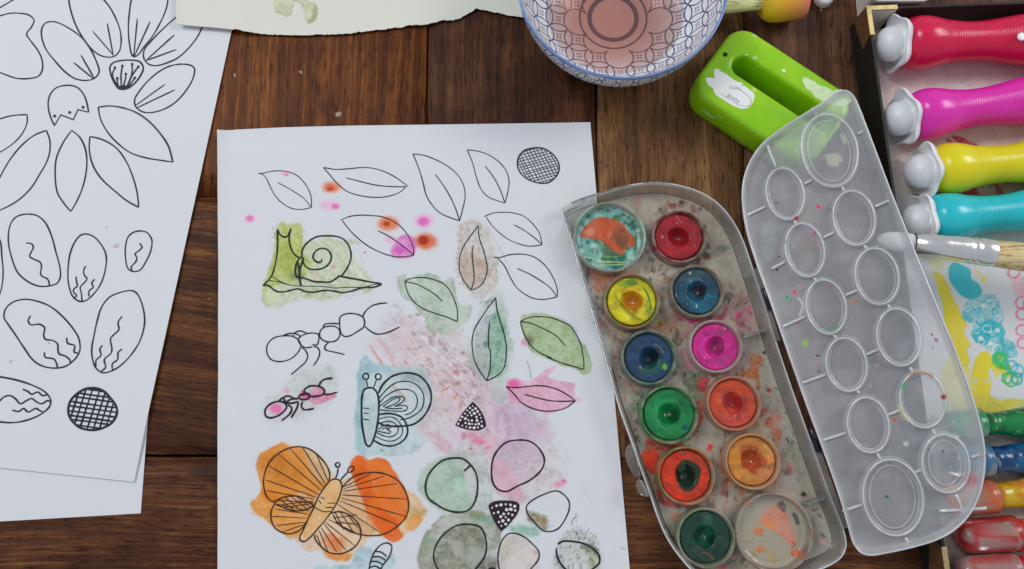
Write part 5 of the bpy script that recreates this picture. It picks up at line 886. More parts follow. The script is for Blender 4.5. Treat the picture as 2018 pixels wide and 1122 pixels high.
    o = mesh('lining', np.stack([x, y, z], 1), f, M['lining'], box, True, p.C); o['label'] = 'white lining smeared with yellow, cyan, green and pink paint'
lining()
def corner(u, v, su, sv):
    V = []; Fc = []
    def q(pts):
        b0 = len(V); V.extend(pts); Fc.append(tuple(range(b0, b0+len(pts))))
    Lc = .0165; t = .0004; o_ = .0004
    bm = bmesh.new()
    def slab(pts2, z0, z1):
        vs = [bm.verts.new(Vector(wp3(a, c, z0))) for a, c in pts2]+[bm.verts.new(Vector(wp3(a, c, z1))) for a, c in pts2]; n = len(pts2)
        bm.faces.new(vs[:n][::-1]); bm.faces.new(vs[n:]); [bm.faces.new((vs[i], vs[(i+1) % n], vs[n+(i+1) % n], vs[n+i])) for i in range(n)]
    w_ = .0021
    slab([(u-su*o_, v-sv*o_), (u+su*w_, v+sv*w_), (u+su*w_, v+sv*Lc), (u-su*o_, v+sv*Lc)], HB+.0001, HB+.0005)
    slab([(u-su*o_, v-sv*o_), (u+su*Lc, v-sv*o_), (u+su*Lc, v+sv*w_), (u+su*w_, v+sv*w_)], HB+.00012, HB+.00052)
    def side(A0, A1, A2, A3, nrm):                              # quad plate with thickness
        a = [Vector(x) for x in (A0, A1, A2, A3)]; nn = Vector(nrm)*.0004; vs = [bm.verts.new(p) for p in a]+[bm.verts.new(p+nn) for p in a]
        bm.faces.new(vs[:4]); bm.faces.new(vs[4:][::-1]); [bm.faces.new((vs[i], vs[4+i], vs[4+(i+1) % 4], vs[(i+1) % 4])) for i in range(4)]
    nu_ = (-su*ex[0], -su*ex[1], 0); nv_ = (-sv*ey[0], -sv*ey[1], 0)
    side(wp3(u-su*.0001, v, HB), wp3(u-su*.0001, v+sv*Lc, HB), wp3(u-su*.0001, v+sv*(Lc+.004), HB-.009), wp3(u-su*.0001, v, HB-.0145), nu_)
    side(wp3(u, v-sv*.0001, HB), wp3(u+su*Lc, v-sv*.0001, HB), wp3(u+su*(Lc+.004), v-sv*.0001, HB-.009), wp3(u, v-sv*.0001, HB-.0145), nv_)
    bmesh.ops.recalc_face_normals(bm, faces=bm.faces); me = bpy.data.meshes.new('metal_corner'); off = root_loc(box)
    for vtx in bm.verts: vtx.co -= off
    bm.to_mesh(me); bm.free(); me.materials.append(M['gold']); me.materials.append(M['brass_shaded'])
    for pl in me.polygons:
        if pl.index >= 12: pl.material_index = 1
    o = bpy.data.objects.new('metal_corner', me); C.objects.link(o); o.parent = box
corner(0, BH, 1, -1); corner(0, 0, 1, 1); corner(BW, BH, -1, -1); corner(BW, 0, -1, 1)
bx_('corner_lining', TW+.0002, .0165, BH-TW-.0006, BH-TW-.0002, .0014, HB-.0006, M['white_edge'], box, .0001)
# ================================================================== dabber bottles
def bodymat(name, c, sss=.0):
    m, nt, b = newmat(name); co = objco(nt); f = noise(nt, co, 70, 3); cc = np.array(c); r = ramp(nt, f, [(.3, cc*.88), (.7, np.minimum(cc*1.06, .9))]); nt.links.new(r, b.inputs['Base Color'])
    b.inputs['Roughness'].default_value = .24; b.inputs['Specular IOR Level'].default_value = .5; b.inputs['Subsurface Weight'].default_value = .1; b.inputs['Subsurface Radius'].default_value = (.004, .002, .002); bump(nt, noise(nt, co, 600, 2), .15, .0001, b); return m
M['capw'] = plain('white_cap_plastic', (.93, .93, .93), .35, .5, .02, 100)
def bottle(px0, py0, px1, py1, Rpx, mat, label, cap_dx=-48, seed=0):
    zc = .0015+Rpx*pxm(px0, py0, .016); p0 = P3(px0, py0, zc); p1 = P3(px1, py1, zc); d = (p1-p0); s1 = pxm(px0, py0, zc); R = Rpx*s1; axv = d.normalized()
    e = empty('paint_bottle', (p0.x, p0.y, 0)); tag(e, label, 'paint bottle', 'squeeze paint bottles in the black box')
    keys = [(0, .02), (.5, .40), (4, .62), (10, .80), (20, .94), (34, 1.0), (48, .995), (64, .94), (84, .84), (105, .765), (130, .725), (158, .73), (186, .79), (214, .87), (240, .945), (262, 1.0), (285, 1.02), (330, 1.02), (390, 1.0), (420, .9), (428, .7), (430, .02)]
    pr = catmull(keys, False, 8); out = []
    tt = np.array([q[0] for q in pr]); r_ = np.array([q[1] for q in pr]); ts = np.unique(np.concatenate([np.linspace(0, 4, 8), np.linspace(4, 84, 30), np.linspace(84, 232, 148*2), np.linspace(232, 430, 40)]))
    rr = np.interp(ts, tt, r_); win = ss(84, 88, ts)*(1-ss(228, 232, ts)); rib = np.maximum(0, np.cos(ts/5.4*2*math.pi))
    rr = rr+win*(rib-.45)*.022
    lathe('body', p0, axv, [(t*s1, max(r*R, 1e-5)) for t, r in zip(ts, rr)], mat, e, 72)
    # cap: dome and a wavy skirt
    cdir = -axv; c0 = p0+axv*(2*s1)
    dome = [(0, .50), (6, .58), (14, .66), (24, .67), (34, .60), (42, .47), (47, .33), (50, .18), (51, .001)]
    o1 = lathe('cap', c0, cdir, [(t*s1, r*R) for t, r in dome], M['capw'], e, 48)
    tilt = (axv+Vector((0, 0, .12))+Vector((0, .18, 0))*0).normalized()
    sk = [(-5, .40), (-5, .70), (-2, .92), (5, 1.04), (9, 1.08), (11, 1.08), (12, 1.05), (9, .96), (5, .84), (3, .74), (6, .64), (12, .60)]
    ph = seed*1.3+.4
    lathe('cap_skirt', c0+cdir*(4*s1), cdir, [(t*s1, r*R) for t, r in sk], M['capw'], e, 80, rfun=lambda T, TH: 1+.085*np.cos(5*TH+ph))
    return e
bottle(1774, 86, 2018, 78, 51, bodymat('crimson_plastic', A(196, 20, 68)), 'crimson ribbed paint bottle with a white cap, topmost in the black box', seed=0)
bottle(1790, 231, 2018, 199, 50.5, bodymat('magenta_plastic', A(222, 44, 168)), 'magenta pink ribbed paint bottle with a white cap, between the crimson and the yellow one', seed=1)
bottle(1832, 336, 2018, 320, 50, bodymat('yellow_plastic', A(218, 200, 16)), 'yellow ribbed paint bottle with a white cap, between the magenta and the turquoise one', seed=2)
bottle(1824, 434, 2018, 416, 49, bodymat('turquoise_plastic', A(34, 180, 196)), 'turquoise ribbed paint bottle with a white cap, just above the brush', seed=3)
q = P3(2014, 72, .0287); lathe('white_spot', q, (.06, -.1, 1), [(-.0008, .0021), (.0001, .0021), (.0002, .0017), (.00022, 1e-5)], M['capw'], bpy.data.objects['paint_bottle'], 24)
# ================================================================== lower paint tubes
def tube(x0, y0, x1, y1, Rpx, capL, c1, c2, cap_st, label, seed, film=.5):
    zc = .0015+Rpx*pxm(x0, y0, .011); p0 = P3(x0, y0, zc); p1 = P3(x1, y1, zc); s1 = pxm(x0, y0, zc); R = Rpx*s1; a = (p1-p0).normalized(); rr = random.Random(seed)
    e = empty('paint_tube', (p0.x, p0.y, 0)); tag(e, label, 'paint tube', 'clear capped paint tubes in the black box')
    rf = lambda T, TH: 1+.10*(fbm(T*2600, 6*np.cos(TH), 14, 3, seed)-.5)*2+.05*(fbm(T*2600, 9*np.sin(TH), 5, 2, seed)-.5)
    def col(V, T, TH):
        n = fbm(V[:, 0]*3800, V[:, 1]*3800, 16, 4, seed+3)[:, None]; n2 = fbm(V[:, 0]*3800, V[:, 1]*3800+40, 8, 3, seed+7)[:, None]; q = A(*c1)*(1-ss(.45, .6, n))+A(*c2)*ss(.45, .6, n); q = q*(1-ss(.74, .80, n2)*.5)+A(214, 210, 205)*ss(.74, .80, n2)*.5; return q/PAPER_ALB
    Lb = 190; ts = np.linspace(0, Lb, 70); r_ = np.interp(ts, [0, 1, 6, 14, 30, 55, 90, 130, 180, 189, 190], [.02, .55, .72, .78, .74, .82, .97, 1.0, 1.0, .85, .02]) if capL else np.interp(ts, [0, 3, 10, 30, 60, 110, 180, 190], [.02, .6, .9, .95, .85, 1, 1, .02])
    lathe('body', p0+a*(capL*s1), a, [(t*s1, max(r*R, 1e-5)) for t, r in zip(ts, r_)], M['cake'], e, 48, col, rf)
    def ccol(V, T, TH):
        n = fbm(T*7000, TH*14, 15, 4, seed+11); al = .18+ss(.38, .50, n)*.75; return np.ones((len(V), 3))*A(*cap_st), al
    cs = capL; cap = [(0, .02), (1, .42), (4, .66), (10, .84), (20, .93), (30, .96), (cs-18, 1.), (cs-16, 1.03), (cs-12, 1.03), (cs-10, 1.0), (cs-6, 1.02), (cs-1, 1.03), (cs, .98), (cs+.5, .9)]
    lathe('cap', p0, a, [(t*s1, r*R) for t, r in cap], M['clear'], e, 48, ccol)
    lathe('nozzle', p0+a*(6*s1), a, [(0, .01*R), (.5*s1, .3*R), (6*s1, .5*R), (16*s1, .62*R), (30*s1, .66*R), (34*s1, .5*R), ((cs-2)*s1, .45*R), (cs*s1, .01*R)], M['cake'], e, 32, lambda V, T, TH: np.ones((len(V), 3))*(A(*c1)/PAPER_ALB*.8+.15))
    return e
tube(1858, 838, 2018, 833, 30, 74, (20, 146, 84), (10, 112, 62), (40, 150, 110), 'green paint tube smeared with wet paint, uppermost of the capped tubes', 1)
tube(1866, 910, 2018, 903, 34, 78, (34, 112, 164), (24, 76, 130), (60, 120, 160), 'blue paint tube with a glossy wet film, between the green and the yellow tube', 4)
tube(1852, 986, 2018, 972, 32.5, 104, (234, 184, 20), (226, 148, 26), (206, 110, 60), 'yellow orange paint tube with an orange stained clear cap', 7)
tube(1884, 1058, 2018, 1050, 34, 116, (232, 96, 40), (214, 60, 34), (176, 22, 26), 'orange red paint tube whose clear cap is full of red paint', 9, .7)
tube(1884, 1128, 2018, 1122, 33, 116, (216, 60, 74), (190, 40, 60), (176, 90, 92), 'pinkish red paint tube with a hazy cap at the bottom edge', 12, .7)
# ================================================================== brush
br = empty('paint_brush', P3(1880, 492, 0)); tag(br, 'wide paint brush with a silver ferrule, its white bristles under the clear lid', 'paint brush')
zb = .0305; f0 = P3(1800, 479, zb-.001); f1 = P3(1955, 499, zb); s1 = pxm(1880, 490, zb); bd = (f1-f0).normalized(); LF = (f1-f0).length
M['silver'] = plain('silver_ferrule', A(212, 212, 214), .22, .6, .08, 120, .0003, metal=.85)
lathe('ferrule', f0, bd, [(0, 19*s1), (.2*s1, 19.6*s1), (LF*.4, 23*s1), (LF*.66, 25.6*s1), (LF*.70, 26*s1), (LF*.715, 24.4*s1), (LF*.735, 26.2*s1), (LF*.79, 26.8*s1), (LF*.805, 25*s1), (LF*.825, 27*s1), (LF*.98, 27.6*s1), (LF, 27*s1)], M['silver'], br, 64, asp=.9)
M['handle'] = wood('brush_handle_wood', A(168, 152, 112), A(200, 186, 148), A(222, 210, 178), along_y=False, seed=9., band=.5)
lathe('handle', f1-bd*.001, bd, [(0, 26*s1), (40*s1, 28*s1), (90*s1, 28*s1), (160*s1, 22*s1), (420*s1, 14*s1), (560*s1, 8*s1), (566*s1, .01*s1)], M['handle'], br, 48, asp=.9)
m, nt, b = newmat('white_bristles'); f = noise(nt, objco(nt, (1, 1, 1)), 900, 2); nt.links.new(ramp(nt, f, [(.3, A(190, 196, 200)), (.7, A(226, 228, 228))]), b.inputs['Base Color']); bump(nt, f, .6, .0006, b); M['bristle'] = m
lathe('bristles', f0+bd*(1*s1), -bd+Vector((0, 0, -.12)), [(0, 17*s1), (10*s1, 18.5*s1), (28*s1, 19*s1), (46*s1, 17.5*s1), (58*s1, 13.5*s1), (66*s1, 7*s1), (69*s1, .01*s1)], M['bristle'], br, 60, asp=.75, rfun=lambda T, TH: 1+.03*np.cos(30*TH))
# ================================================================== bits of white plastic at the top edge
wt = empty('white_tub', P3(1770, -12, 0)); tag(wt, 'cut off edge of a white translucent plastic tub above the black box', 'plastic tub')
Lw = ccw(resample(rrect(*P(1770, -62, .024), (1, 0), (0, 1), 57*pxm(1770, -20, .024), 70*pxm(1770, -20, .024), .004), 120)); M['tub'] = plain('white_tub_plastic', A(206, 208, 208), .4, .5, .04, 60)
loops_mesh('tub_wall', Pz, [(inset(Lw, .003), .0003), (inset(Lw, .0), .0235), (inset(Lw, -.0004), .024), (inset(Lw, .0004), .0245), (inset(Lw, .0013), .024), (inset(Lw, .0040), .0018), (inset(Lw, .012), .0015)]+[(Lw*(1-q)+Lw.mean(0)*q, .0015) for q in (.6, .999)], M['tub'], wt)
wc = P3(1626, -6, .004)
lathe('plastic_cap', (wc.x, wc.y, .0003), (0, 0, 1), [(0, .0049), (.0005, .0052), (.004, .005), (.0052, .0046), (.0055, .003), (.0055, 1e-5)], M['capw'], None, 40); tag(bpy.data.objects['plastic_cap'], 'small round white plastic cap at the top edge right of the foam dabber', 'bottle cap')
# ================================================================== scrap under the tray
flatpoly('paper_scrap', [(1178, 430), (1290, 478), (1345, 512), (1326, 601), (1212, 616), (1180, 560)], .00085, M['sticker'], None, .0002, False)
tag(bpy.data.objects['paper_scrap'], 'white paper scrap lying under the clear tray by the yellow paint', 'paper')
# ================================================================== palette: tray and lid
pal = empty('paint_palette', P3(1520, 700, 0)); tag(pal, 'open clear plastic watercolour palette, tray of used paint pots and a hinged empty lid', 'paint palette')
ZR = .0105; zt0 = .0012
tr_px = [(1106, 413), (1118, 404), (1140, 393), (1180, 380), (1230, 366), (1270, 360), (1305, 359), (1345, 366), (1385, 380), (1420, 404), (1446, 436), (1464, 470), (1480, 515), (1500, 575), (1530, 672), (1565, 775), (1600, 872), (1635, 970), (1664, 1045), (1669, 1075), (1660, 1098), (1635, 1116), (1590, 1132), (1530, 1150), (1470, 1160), (1420, 1156), (1375, 1136), (1340, 1100), (1314, 1062), (1296, 1022), (1280, 975), (1262, 925), (1243, 870), (1222, 812), (1198, 730), (1172, 640), (1146, 550), (1124, 475)]
TP = Pz
TL_ = ccw(resample(TP.uv(*np.array(catmull(tr_px, True, 6)).T, ZR), 760))
def stain_px(V, fn, ap=None):
    px, py = proj(V[:, 0], V[:, 1], V[:, 2]); p = Paint(px, py, (.8, .8, .8)); fn(p); a = p.a[:, None]; return (np.clip((p.C-.8*(1-a))/np.maximum(a, .02), 0, 1.15)**1.15)*PAPER_ALB, p.a**.72
def tray_wall_stain(p):
    p.stroke([(1130, 398), (1180, 381), (1240, 365)], 8, (50, 50, 60), .9, 1.5, .9); p.stroke([(1180, 392), (1240, 378)], 6, (120, 100, 80), .7, 1.5, .7); p.stroke([(1270, 362), (1320, 360)], 4, (60, 70, 70), .8, 1, .7)
    p.stroke([(1408, 415), (1440, 452), (1458, 500), (1470, 545)], 5, (48, 62, 72), .8, 1.4, .7); p.stroke([(1462, 500), (1480, 560), (1500, 620)], 4, (70, 90, 90), .6, 2, .8)
    p.stroke([(1500, 560), (1530, 650), (1570, 780)], 8, (170, 130, 135), .4, 3, .6); p.stroke([(1240, 870), (1262, 930), (1280, 990)], 6, (190, 130, 90), .4, 3, .7)
    p.specks([(1110, 420), (1180, 640), (1230, 830), (1210, 830), (1150, 640)], 40, .8, 3, (190, 70, 90), .7); p.specks([(1110, 420), (1210, 560), (1330, 1060), (1300, 1060), (1150, 640)], 60, .6, 2, (50, 50, 44), .8)
wall = [(inset(TL_, .0030), zt0), (inset(TL_, .0020), zt0+.0006), (inset(TL_, .0009), ZR-.0014), (inset(TL_, .0000), ZR-.0011), (inset(TL_, -.0001), ZR-.0002), (inset(TL_, .0002), ZR), (inset(TL_, .0016), ZR), (inset(TL_, .0019), ZR-.0004), (inset(TL_, .0031), zt0+.0014), (inset(TL_, .0040), zt0+.0008)]
loops_mesh('tray', TP, wall, M['tray_edge'], pal, lambda V: stain_px(V, tray_wall_stain))
trayo = bpy.data.objects['tray']; trayo['label'] = 'clear tray rim smeared with dark and pink paint'
T5 = cr(1080, 340, 3.4); T6 = cr(1180, 600, 3.4); T7 = cr(1220, 820, 3.7146)
def tray_floor_paint(p):
    OR = (206, 96, 44); RD = (196, 54, 40); PK = (214, 84, 140); DK = (40, 44, 40); GR = (60, 130, 90)
    p.wash(T5([(280, 660), (400, 670), (480, 690), (420, 760), (380, 800), (310, 790), (295, 720)]), RD, .85, 3, 8, .1, .5, ws=10); p.wash(T5([(300, 690), (560, 670), (560, 700), (420, 700)]), (184, 120, 60), .7, 4, 6, 0, .4)
    p.wash(T5([(560, 660), (600, 640), (820, 620), (830, 870), (760, 890), (740, 760)]), (205, 200, 192), .75, 6, 6, 0, .3)
    p.wash(T5([(830, 900), (900, 960), (1100, 960), (1160, 930), (1180, 880), (1210, 940), (1120, 1010), (980, 1010), (870, 990)]), (200, 46, 120), .8, 4, 6, .1, .4)
    p.wash(T5([(760, 900), (860, 980), (950, 1020), (940, 1100), (840, 1200), (740, 1240), (760, 1060)]), (164, 116, 108), .55, 8, 10, 0, .6); p.wash(T5([(700, 1040), (800, 960), (860, 1000), (820, 1080), (740, 1100)]), (170, 122, 78), .6, 6, 8, 0, .5)
    p.specks(T5([(640, 620), (780, 620), (780, 760), (680, 740)]), 26, 1, 3, (36, 52, 40), .9); p.specks(T5([(140, 560), (260, 600), (360, 860), (420, 1080), (330, 1122), (200, 760)]), 90, .8, 2.6, DK, .85); p.blob(*T5([(250, 730)])[0], 8, 12, (70, 80, 80), .7)
    p.blob(*T5([(350, 1010)])[0], 8, 10, (220, 120, 150), .7)
    p.stroke(T5([(1250, 905), (1300, 860), (1370, 820)]), 5, (96, 86, 84), .8, 1.2, .5); p.stroke(T5([(1230, 980), (1290, 1020), (1350, 1050)]), 8, (84, 76, 72), .75, 1.5, .6); p.blob(*T5([(895, 200)])[0], 6.5, 5, (122, 36, 50), .95, .3); p.blob(*T5([(605, 190)])[0], 8, 12, (200, 130, 145), .6, .7)
    for a, b2, r in ((1350, 745, 5), (1415, 935, 4), (1440, 1020, 5), (1375, 815, 4), (515, 182, 2.5), (598, 242, 2.5), (1305, 660, 5), (1020, 245, 4), (1040, 208, 5)): p.blob(*T5([(a, b2)])[0], r, r*.8, (120, 34, 56), .85, .3)
    p.wash(T5([(1140, 500), (1220, 490), (1180, 540), (1080, 560)]), (96, 140, 128), .5, 4, 6, 0, .6); p.wash(T5([(1130, 500), (1200, 490), (1210, 520), (1140, 530)]), (70, 120, 108), .5, 3, 5, 0, .5); p.specks(T5([(900, 200), (1300, 400), (1400, 1000), (1250, 1000), (1080, 500)]), 60, .5, 1.8, (110, 80, 90), .6)
    p.wash(T5([(1150, 260), (1260, 400), (1320, 600), (1300, 640), (1230, 440)]), (96, 104, 116), .5, 5, 6, 0, .6); p.wash(T5([(1200, 850), (1400, 780), (1430, 1060), (1250, 1100)]), (186, 140, 150), .45, 8, 10, 0, .6); p.wash(T5([(1300, 900), (1380, 880), (1370, 980), (1310, 1000)]), (206, 120, 144), .5, 6, 6, 0, .4)
    p.specks(T5([(1180, 700), (1420, 700), (1440, 1100), (1220, 1100)]), 30, .8, 3, (190, 60, 100), .6)
    rr = random.Random(21)
    pc = ((1340, 465, 54, (164, 34, 48)), (1375, 573, 53, (36, 84, 108)), (1412, 682, 53, (228, 50, 156)), (1448, 795, 54, (206, 88, 54)), (1485, 910, 55, (206, 142, 70)), (1246, 593, 56, (170, 160, 40)), (1280, 704, 55, (42, 80, 114)), (1320, 817, 58, (24, 122, 74)), (1354, 938, 57, (226, 74, 26)), (1393, 1061, 58, (40, 88, 70)))
    p.wash([(1150, 420), (1400, 380), (1500, 620), (1620, 1080), (1420, 1140), (1300, 1000), (1200, 700)], (160, 146, 132), .45, 20, 30, 0, .8, ws=60)
    for cx, cy, R0, c in pc:
        for i in range(16):
            a = rr.uniform(0, 6.28); r = R0*rr.uniform(1.0, 1.42); q = rr.choice([c, c, tuple(v*.6+50 for v in c), (120, 96, 80), (90, 84, 74), (150, 70, 50)]); n = rr.uniform(3, 10)
            p.wash([(cx+r*math.cos(a)+n*rr.uniform(.5, 1.4)*math.cos(t), cy+r*math.sin(a)+n*rr.uniform(.5, 1.4)*math.sin(t)) for t in np.linspace(0, 6.28, 7)[:-1]], q, rr.uniform(.3, .75), 2, 4, .1, .5, smooth=False)
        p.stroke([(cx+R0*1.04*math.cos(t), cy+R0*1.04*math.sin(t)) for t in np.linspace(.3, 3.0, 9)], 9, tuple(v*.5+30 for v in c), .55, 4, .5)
    p.specks([(1130, 430), (1400, 390), (1500, 600), (1640, 1090), (1420, 1140), (1290, 1000)], 260, .6, 3.2, (50, 42, 38), .85); p.specks([(1180, 430), (1400, 390), (1500, 600), (1640, 1090), (1420, 1140), (1290, 900)], 90, .8, 4, (176, 84, 66), .55)
    # around the middle pots
    p.wash(T6([(540, 480), (640, 440), (720, 480), (700, 640), (640, 640), (580, 560)]), (86, 110, 76), .6, 5, 8, 0, .6); p.wash(T6([(680, 480), (740, 500), (730, 560), (680, 590), (660, 540)]), (196, 70, 90), .75, 3, 5, .1, .3); p.wash(T6([(640, 660), (690, 640), (690, 780), (640, 860), (560, 920), (610, 960), (440, 960), (330, 930), (310, 880), (420, 960), (600, 880)]), OR, .85, 3, 6, .1, .4)
    p.wash(T6([(330, 900), (560, 930), (480, 970), (430, 1000), (420, 1080), (380, 1122), (300, 1100), (280, 1010), (320, 970)]), (172, 66, 36), .85, 4, 6, .1, .4); p.wash(T6([(300, 990), (380, 970), (390, 1060), (340, 1090), (300, 1050)]), (232, 88, 24), .9, 3, 4, .1, .3)
    p.wash(T6([(560, 290), (590, 290), (610, 370), (680, 430), (660, 450), (590, 400)]), (196, 160, 176), .8, 2, 3, .2, .3); p.wash(T6([(1010, 345), (1085, 345), (1090, 400), (1060, 440), (1080, 560), (1040, 500), (960, 470), (1010, 420)]), (196, 122, 56), .8, 3, 6, .15, .4)
    p.wash(T6([(1120, 780), (1170, 740), (1220, 740), (1220, 850), (1190, 960), (1170, 850), (1110, 800)]), (198, 122, 84), .7, 3, 6, .15, .5); p.wash(T6([(1170, 560), (1260, 560), (1275, 620), (1230, 590)]), (40, 104, 96), .7, 2, 4, .1, .5); p.blob(*T6([(1140, 577)])[0], 6, 5, (180, 70, 40), .9); p.stroke(T6([(1080, 780), (1090, 830)]), 6, (206, 160, 80), .6, 2, .4)
    p.wash(T6([(130, 240), (190, 230), (160, 330), (200, 480), (300, 560), (240, 580), (150, 460)]), (150, 60, 70), .5, 6, 8, 0, .7); p.wash(T6([(230, 600), (300, 580), (270, 700), (240, 740)]), (70, 120, 84), .6, 4, 6, 0, .5); p.blob(*T6([(1110, 325)])[0], 5, 3.6, DK, .8, .3); p.blob(*T6([(745, 955)])[0], 6, 7, (206, 80, 80), .8)
    p.wash(T6([(880, 860), (840, 960), (850, 1080), (830, 1122), (800, 1060), (830, 940)]), (160, 80, 60), .6, 4, 6, 0, .5); p.wash(T6([(40, 60), (150, 160), (120, 240), (60, 220)]), (176, 150, 140), .5, 6, 8, 0, .5); p.specks(T6([(80, 200), (150, 500), (300, 1100), (260, 1100), (120, 620)]), 50, .7, 2.2, (180, 80, 90), .7)
    p.specks(T6([(100, 150), (1200, 200), (1300, 1100), (350, 1100)]), 110, .5, 2, (70, 60, 54), .6); p.specks(T6([(1240, 480), (1330, 900), (1330, 1100), (1250, 1100)]), 28, 1, 3.2, (40, 130, 100), .6, 80)
    # bottom
    p.wash(T7([(180, 260), (270, 250), (280, 340), (260, 420), (220, 400), (190, 340)]), (226, 88, 30), .9, 3, 5, .15, .3); p.wash(T7([(290, 520), (330, 600), (440, 660), (380, 665), (320, 640)]), (190, 50, 30), .85, 3, 4, .1, .3); p.wash(T7([(380, 710), (440, 700), (450, 760), (400, 780)]), (190, 100, 70), .75, 4, 6, 0, .5); p.blob(*T7([(668, 222)])[0], 6, 6, (206, 80, 84), .8)
    p.wash(T7([(760, 250), (800, 220), (790, 420), (800, 560), (760, 590), (740, 440)]), (166, 94, 70), .6, 4, 6, 0, .5); p.wash(T7([(1230, 340), (1260, 340), (1260, 440), (1240, 440)]), (206, 110, 90), .6, 3, 4, 0, .4)
    p.wash(T7([(1325, 575), (1350, 552), (1375, 580), (1345, 590)]), (70, 46, 36), .95, 1, 1, 0, .1); p.specks(T7([(560, 560), (860, 560), (860, 700), (700, 720)]), 30, .8, 2.6, (190, 90, 70), .6); p.specks(T7([(1160, 60), (1320, 60), (1400, 500), (1240, 480)]), 26, .9, 3, (60, 150, 120), .55, 80)
    p.blob(*T7([(830, 1040)])[0], 6, 6, (220, 150, 160), .7); p.blob(*T7([(1490, 920)])[0], 8, 6, (214, 176, 176), .7); p.wash(T7([(700, 1100), (780, 1085), (790, 1110), (740, 1122)]), (196, 60, 80), .7, 2, 3, 0, .3); p.blob(*T7([(280, 775)])[0], 4, 7, (226, 110, 150), .8); p.blob(*T7([(278, 628)])[0], 4.5, 2.6, (40, 60, 110), .8)
FL = inset(TL_, .0040); cen = FL.mean(0); nr = 130
fl = [(FL*(1-q)+cen*q, zt0+.0008-.0005*min(1, q*14)) for q in np.linspace(0, .995, nr)]
fo = loops_mesh('tray_floor', TP, fl, M['tray'], pal, lambda V: stain_px(V, tray_floor_paint)); fo['label'] = 'clear tray floor spattered with dried paint'
# clasp tab and closing tongue on the left edge
def lump(name, pts, z0, z1, mat, parent, plane=TP):
    L = ccw(resample(plane.uv(*np.array(catmull(pts, True, 5)).T, z1), 60)); c = L.mean(0)
    return loops_mesh(name, plane, [(inset(L, .0006), z0), (L, z0+.0004), (L, z1-.0003), (inset(L, .0004), z1), (L*.3+c*.7, z1), (L*.02+c*.98, z1)], mat, parent)
lump('clasp', [(1256, 950), (1264, 946), (1274, 962), (1280, 978), (1272, 980), (1262, 975)], .004, .0118, M['tray_edge'], pal)
lump('closing_tongue', [(1248, 872), (1236, 880), (1232, 895), (1238, 918), (1250, 938), (1262, 944), (1258, 915)], .0018, .0026, M['tray_edge'], pal)
# ------------------------------------------------------------------ pots
def pot(cx, cy, Rp, label, ring, cake, fn, dim=.0044, zc=.0074, wet=.13, cr_=.865):
    c = P3(cx, cy, ZR-.0002); s1 = pxm(cx, cy, ZR); R = Rp*s1; rr = random.Random(int(cx)); sd = int(cx) % 50
    def rc(V, T, TH):
        n = fbm(TH*9, V[:, 2]*2500+3, 6, 3, sd)[:, None]; n2 = fbm(TH*14+9, V[:, 2]*2500, 4, 3, sd+5)[:, None]; q = A(*ring[0])*(1-ss(.45, .58, n))+A(*ring[1])*ss(.45, .58, n); return q, np.clip(.5+.5*ss(.36, .6, n2[:, 0]), 0, 1)*ring[2]
    pr = [(zt0+.0002, 1.02), (.004, 1.015), (.0085, 1.0), (.0095, .985), (.0099, .955), (.0096, .935), (.0090, .910), (.0078, .895), (.0068, .885), (.0062, .875), (.0060, .860)]
    ro = lathe('paint_pot', (c.x, c.y, 0), (0, 0, 1), [(z, r*R) for z, r in pr], M['pot'], pal, 96, rc); ro['label'] = label
    nr_ = 48; rs = np.linspace(0, 1, nr_)**.9; n = 112; th = np.arange(n)*2*math.pi/n; RR, TH = np.meshgrid(rs, th, indexing='ij')
    od = rr.uniform(0, 6.28); ox, oy = .022*R*math.cos(od), .022*R*math.sin(od)
    x = c.x+ox+RR*R*cr_*np.cos(TH); y = c.y+oy+RR*R*cr_*np.sin(TH)
    dr = .46+.03*np.sin(2*TH+sd); q_ = np.clip(RR/dr, 0, 1); z = zc-dim*1.25*(1-q_**2)**1.15-.0004*RR*np.cos(TH-od)+.0003*ss(.5, .85, RR)-.0009*ss(.96, 1., RR)+.0008*(fbm(x*5000, y*5000, 14, 3, sd)-.5)*(1-ss(.9, 1, RR))
    z[0] = z[0].mean(); V = np.stack([x, y, z], -1).reshape(-1, 3); px, py = proj(V[:, 0], V[:, 1], V[:, 2]); p = Paint(px, py, np.minimum(lin(cake)/PAPER_AP, 1.15)); 
    for k_ in range(7):                                          # brush swirls of the same hue
        a0_ = rr.uniform(0, 6.28); r0 = Rp*rr.uniform(.3, .75); f_ = rr.uniform(.72, 1.3); p.stroke([(cx+r0*math.cos(a0_+t), cy+r0*math.sin(a0_+t)) for t in np.linspace(0, rr.uniform(.6, 2.2), 7)], rr.uniform(3, 9), tuple(min(250, v*f_) for v in cake), .5, 2, .6)
    fn(p, cx, cy)
    sn = fbm(px*.35+py*.1, py*.9, 9, 4, sd+2); p.C *= (.76+.48*np.clip(sn*1.6-.3, 0, 1))[:, None]
    for k_ in range(8):
        a0_ = rr.uniform(0, 6.28); r0 = Rp*rr.uniform(.45, .8); n_ = rr.uniform(4, 10); p.wash([(cx+r0*math.cos(a0_)+n_*rr.uniform(.4, 1.5)*math.cos(t), cy+r0*math.sin(a0_)+n_*rr.uniform(.4, 1.5)*math.sin(t)) for t in np.linspace(0, 6.28, 7)[:-1]], rr.choice([(110, 104, 92), tuple(v*.55 for v in cake), tuple(min(250, v*1.15+14) for v in cake)]), rr.uniform(.2, .5), 2.5, 5, .1, .6, smooth=False)
    o = mesh('paint_cake', V, gridfaces(n, nr_, wrapu=True), M['cake'], ro, True, p.C); return ro
def dimple(c, r=20, a=.8): return lambda p, x, y: p.blob(x+2, y+2, r, r, c, a, .6)
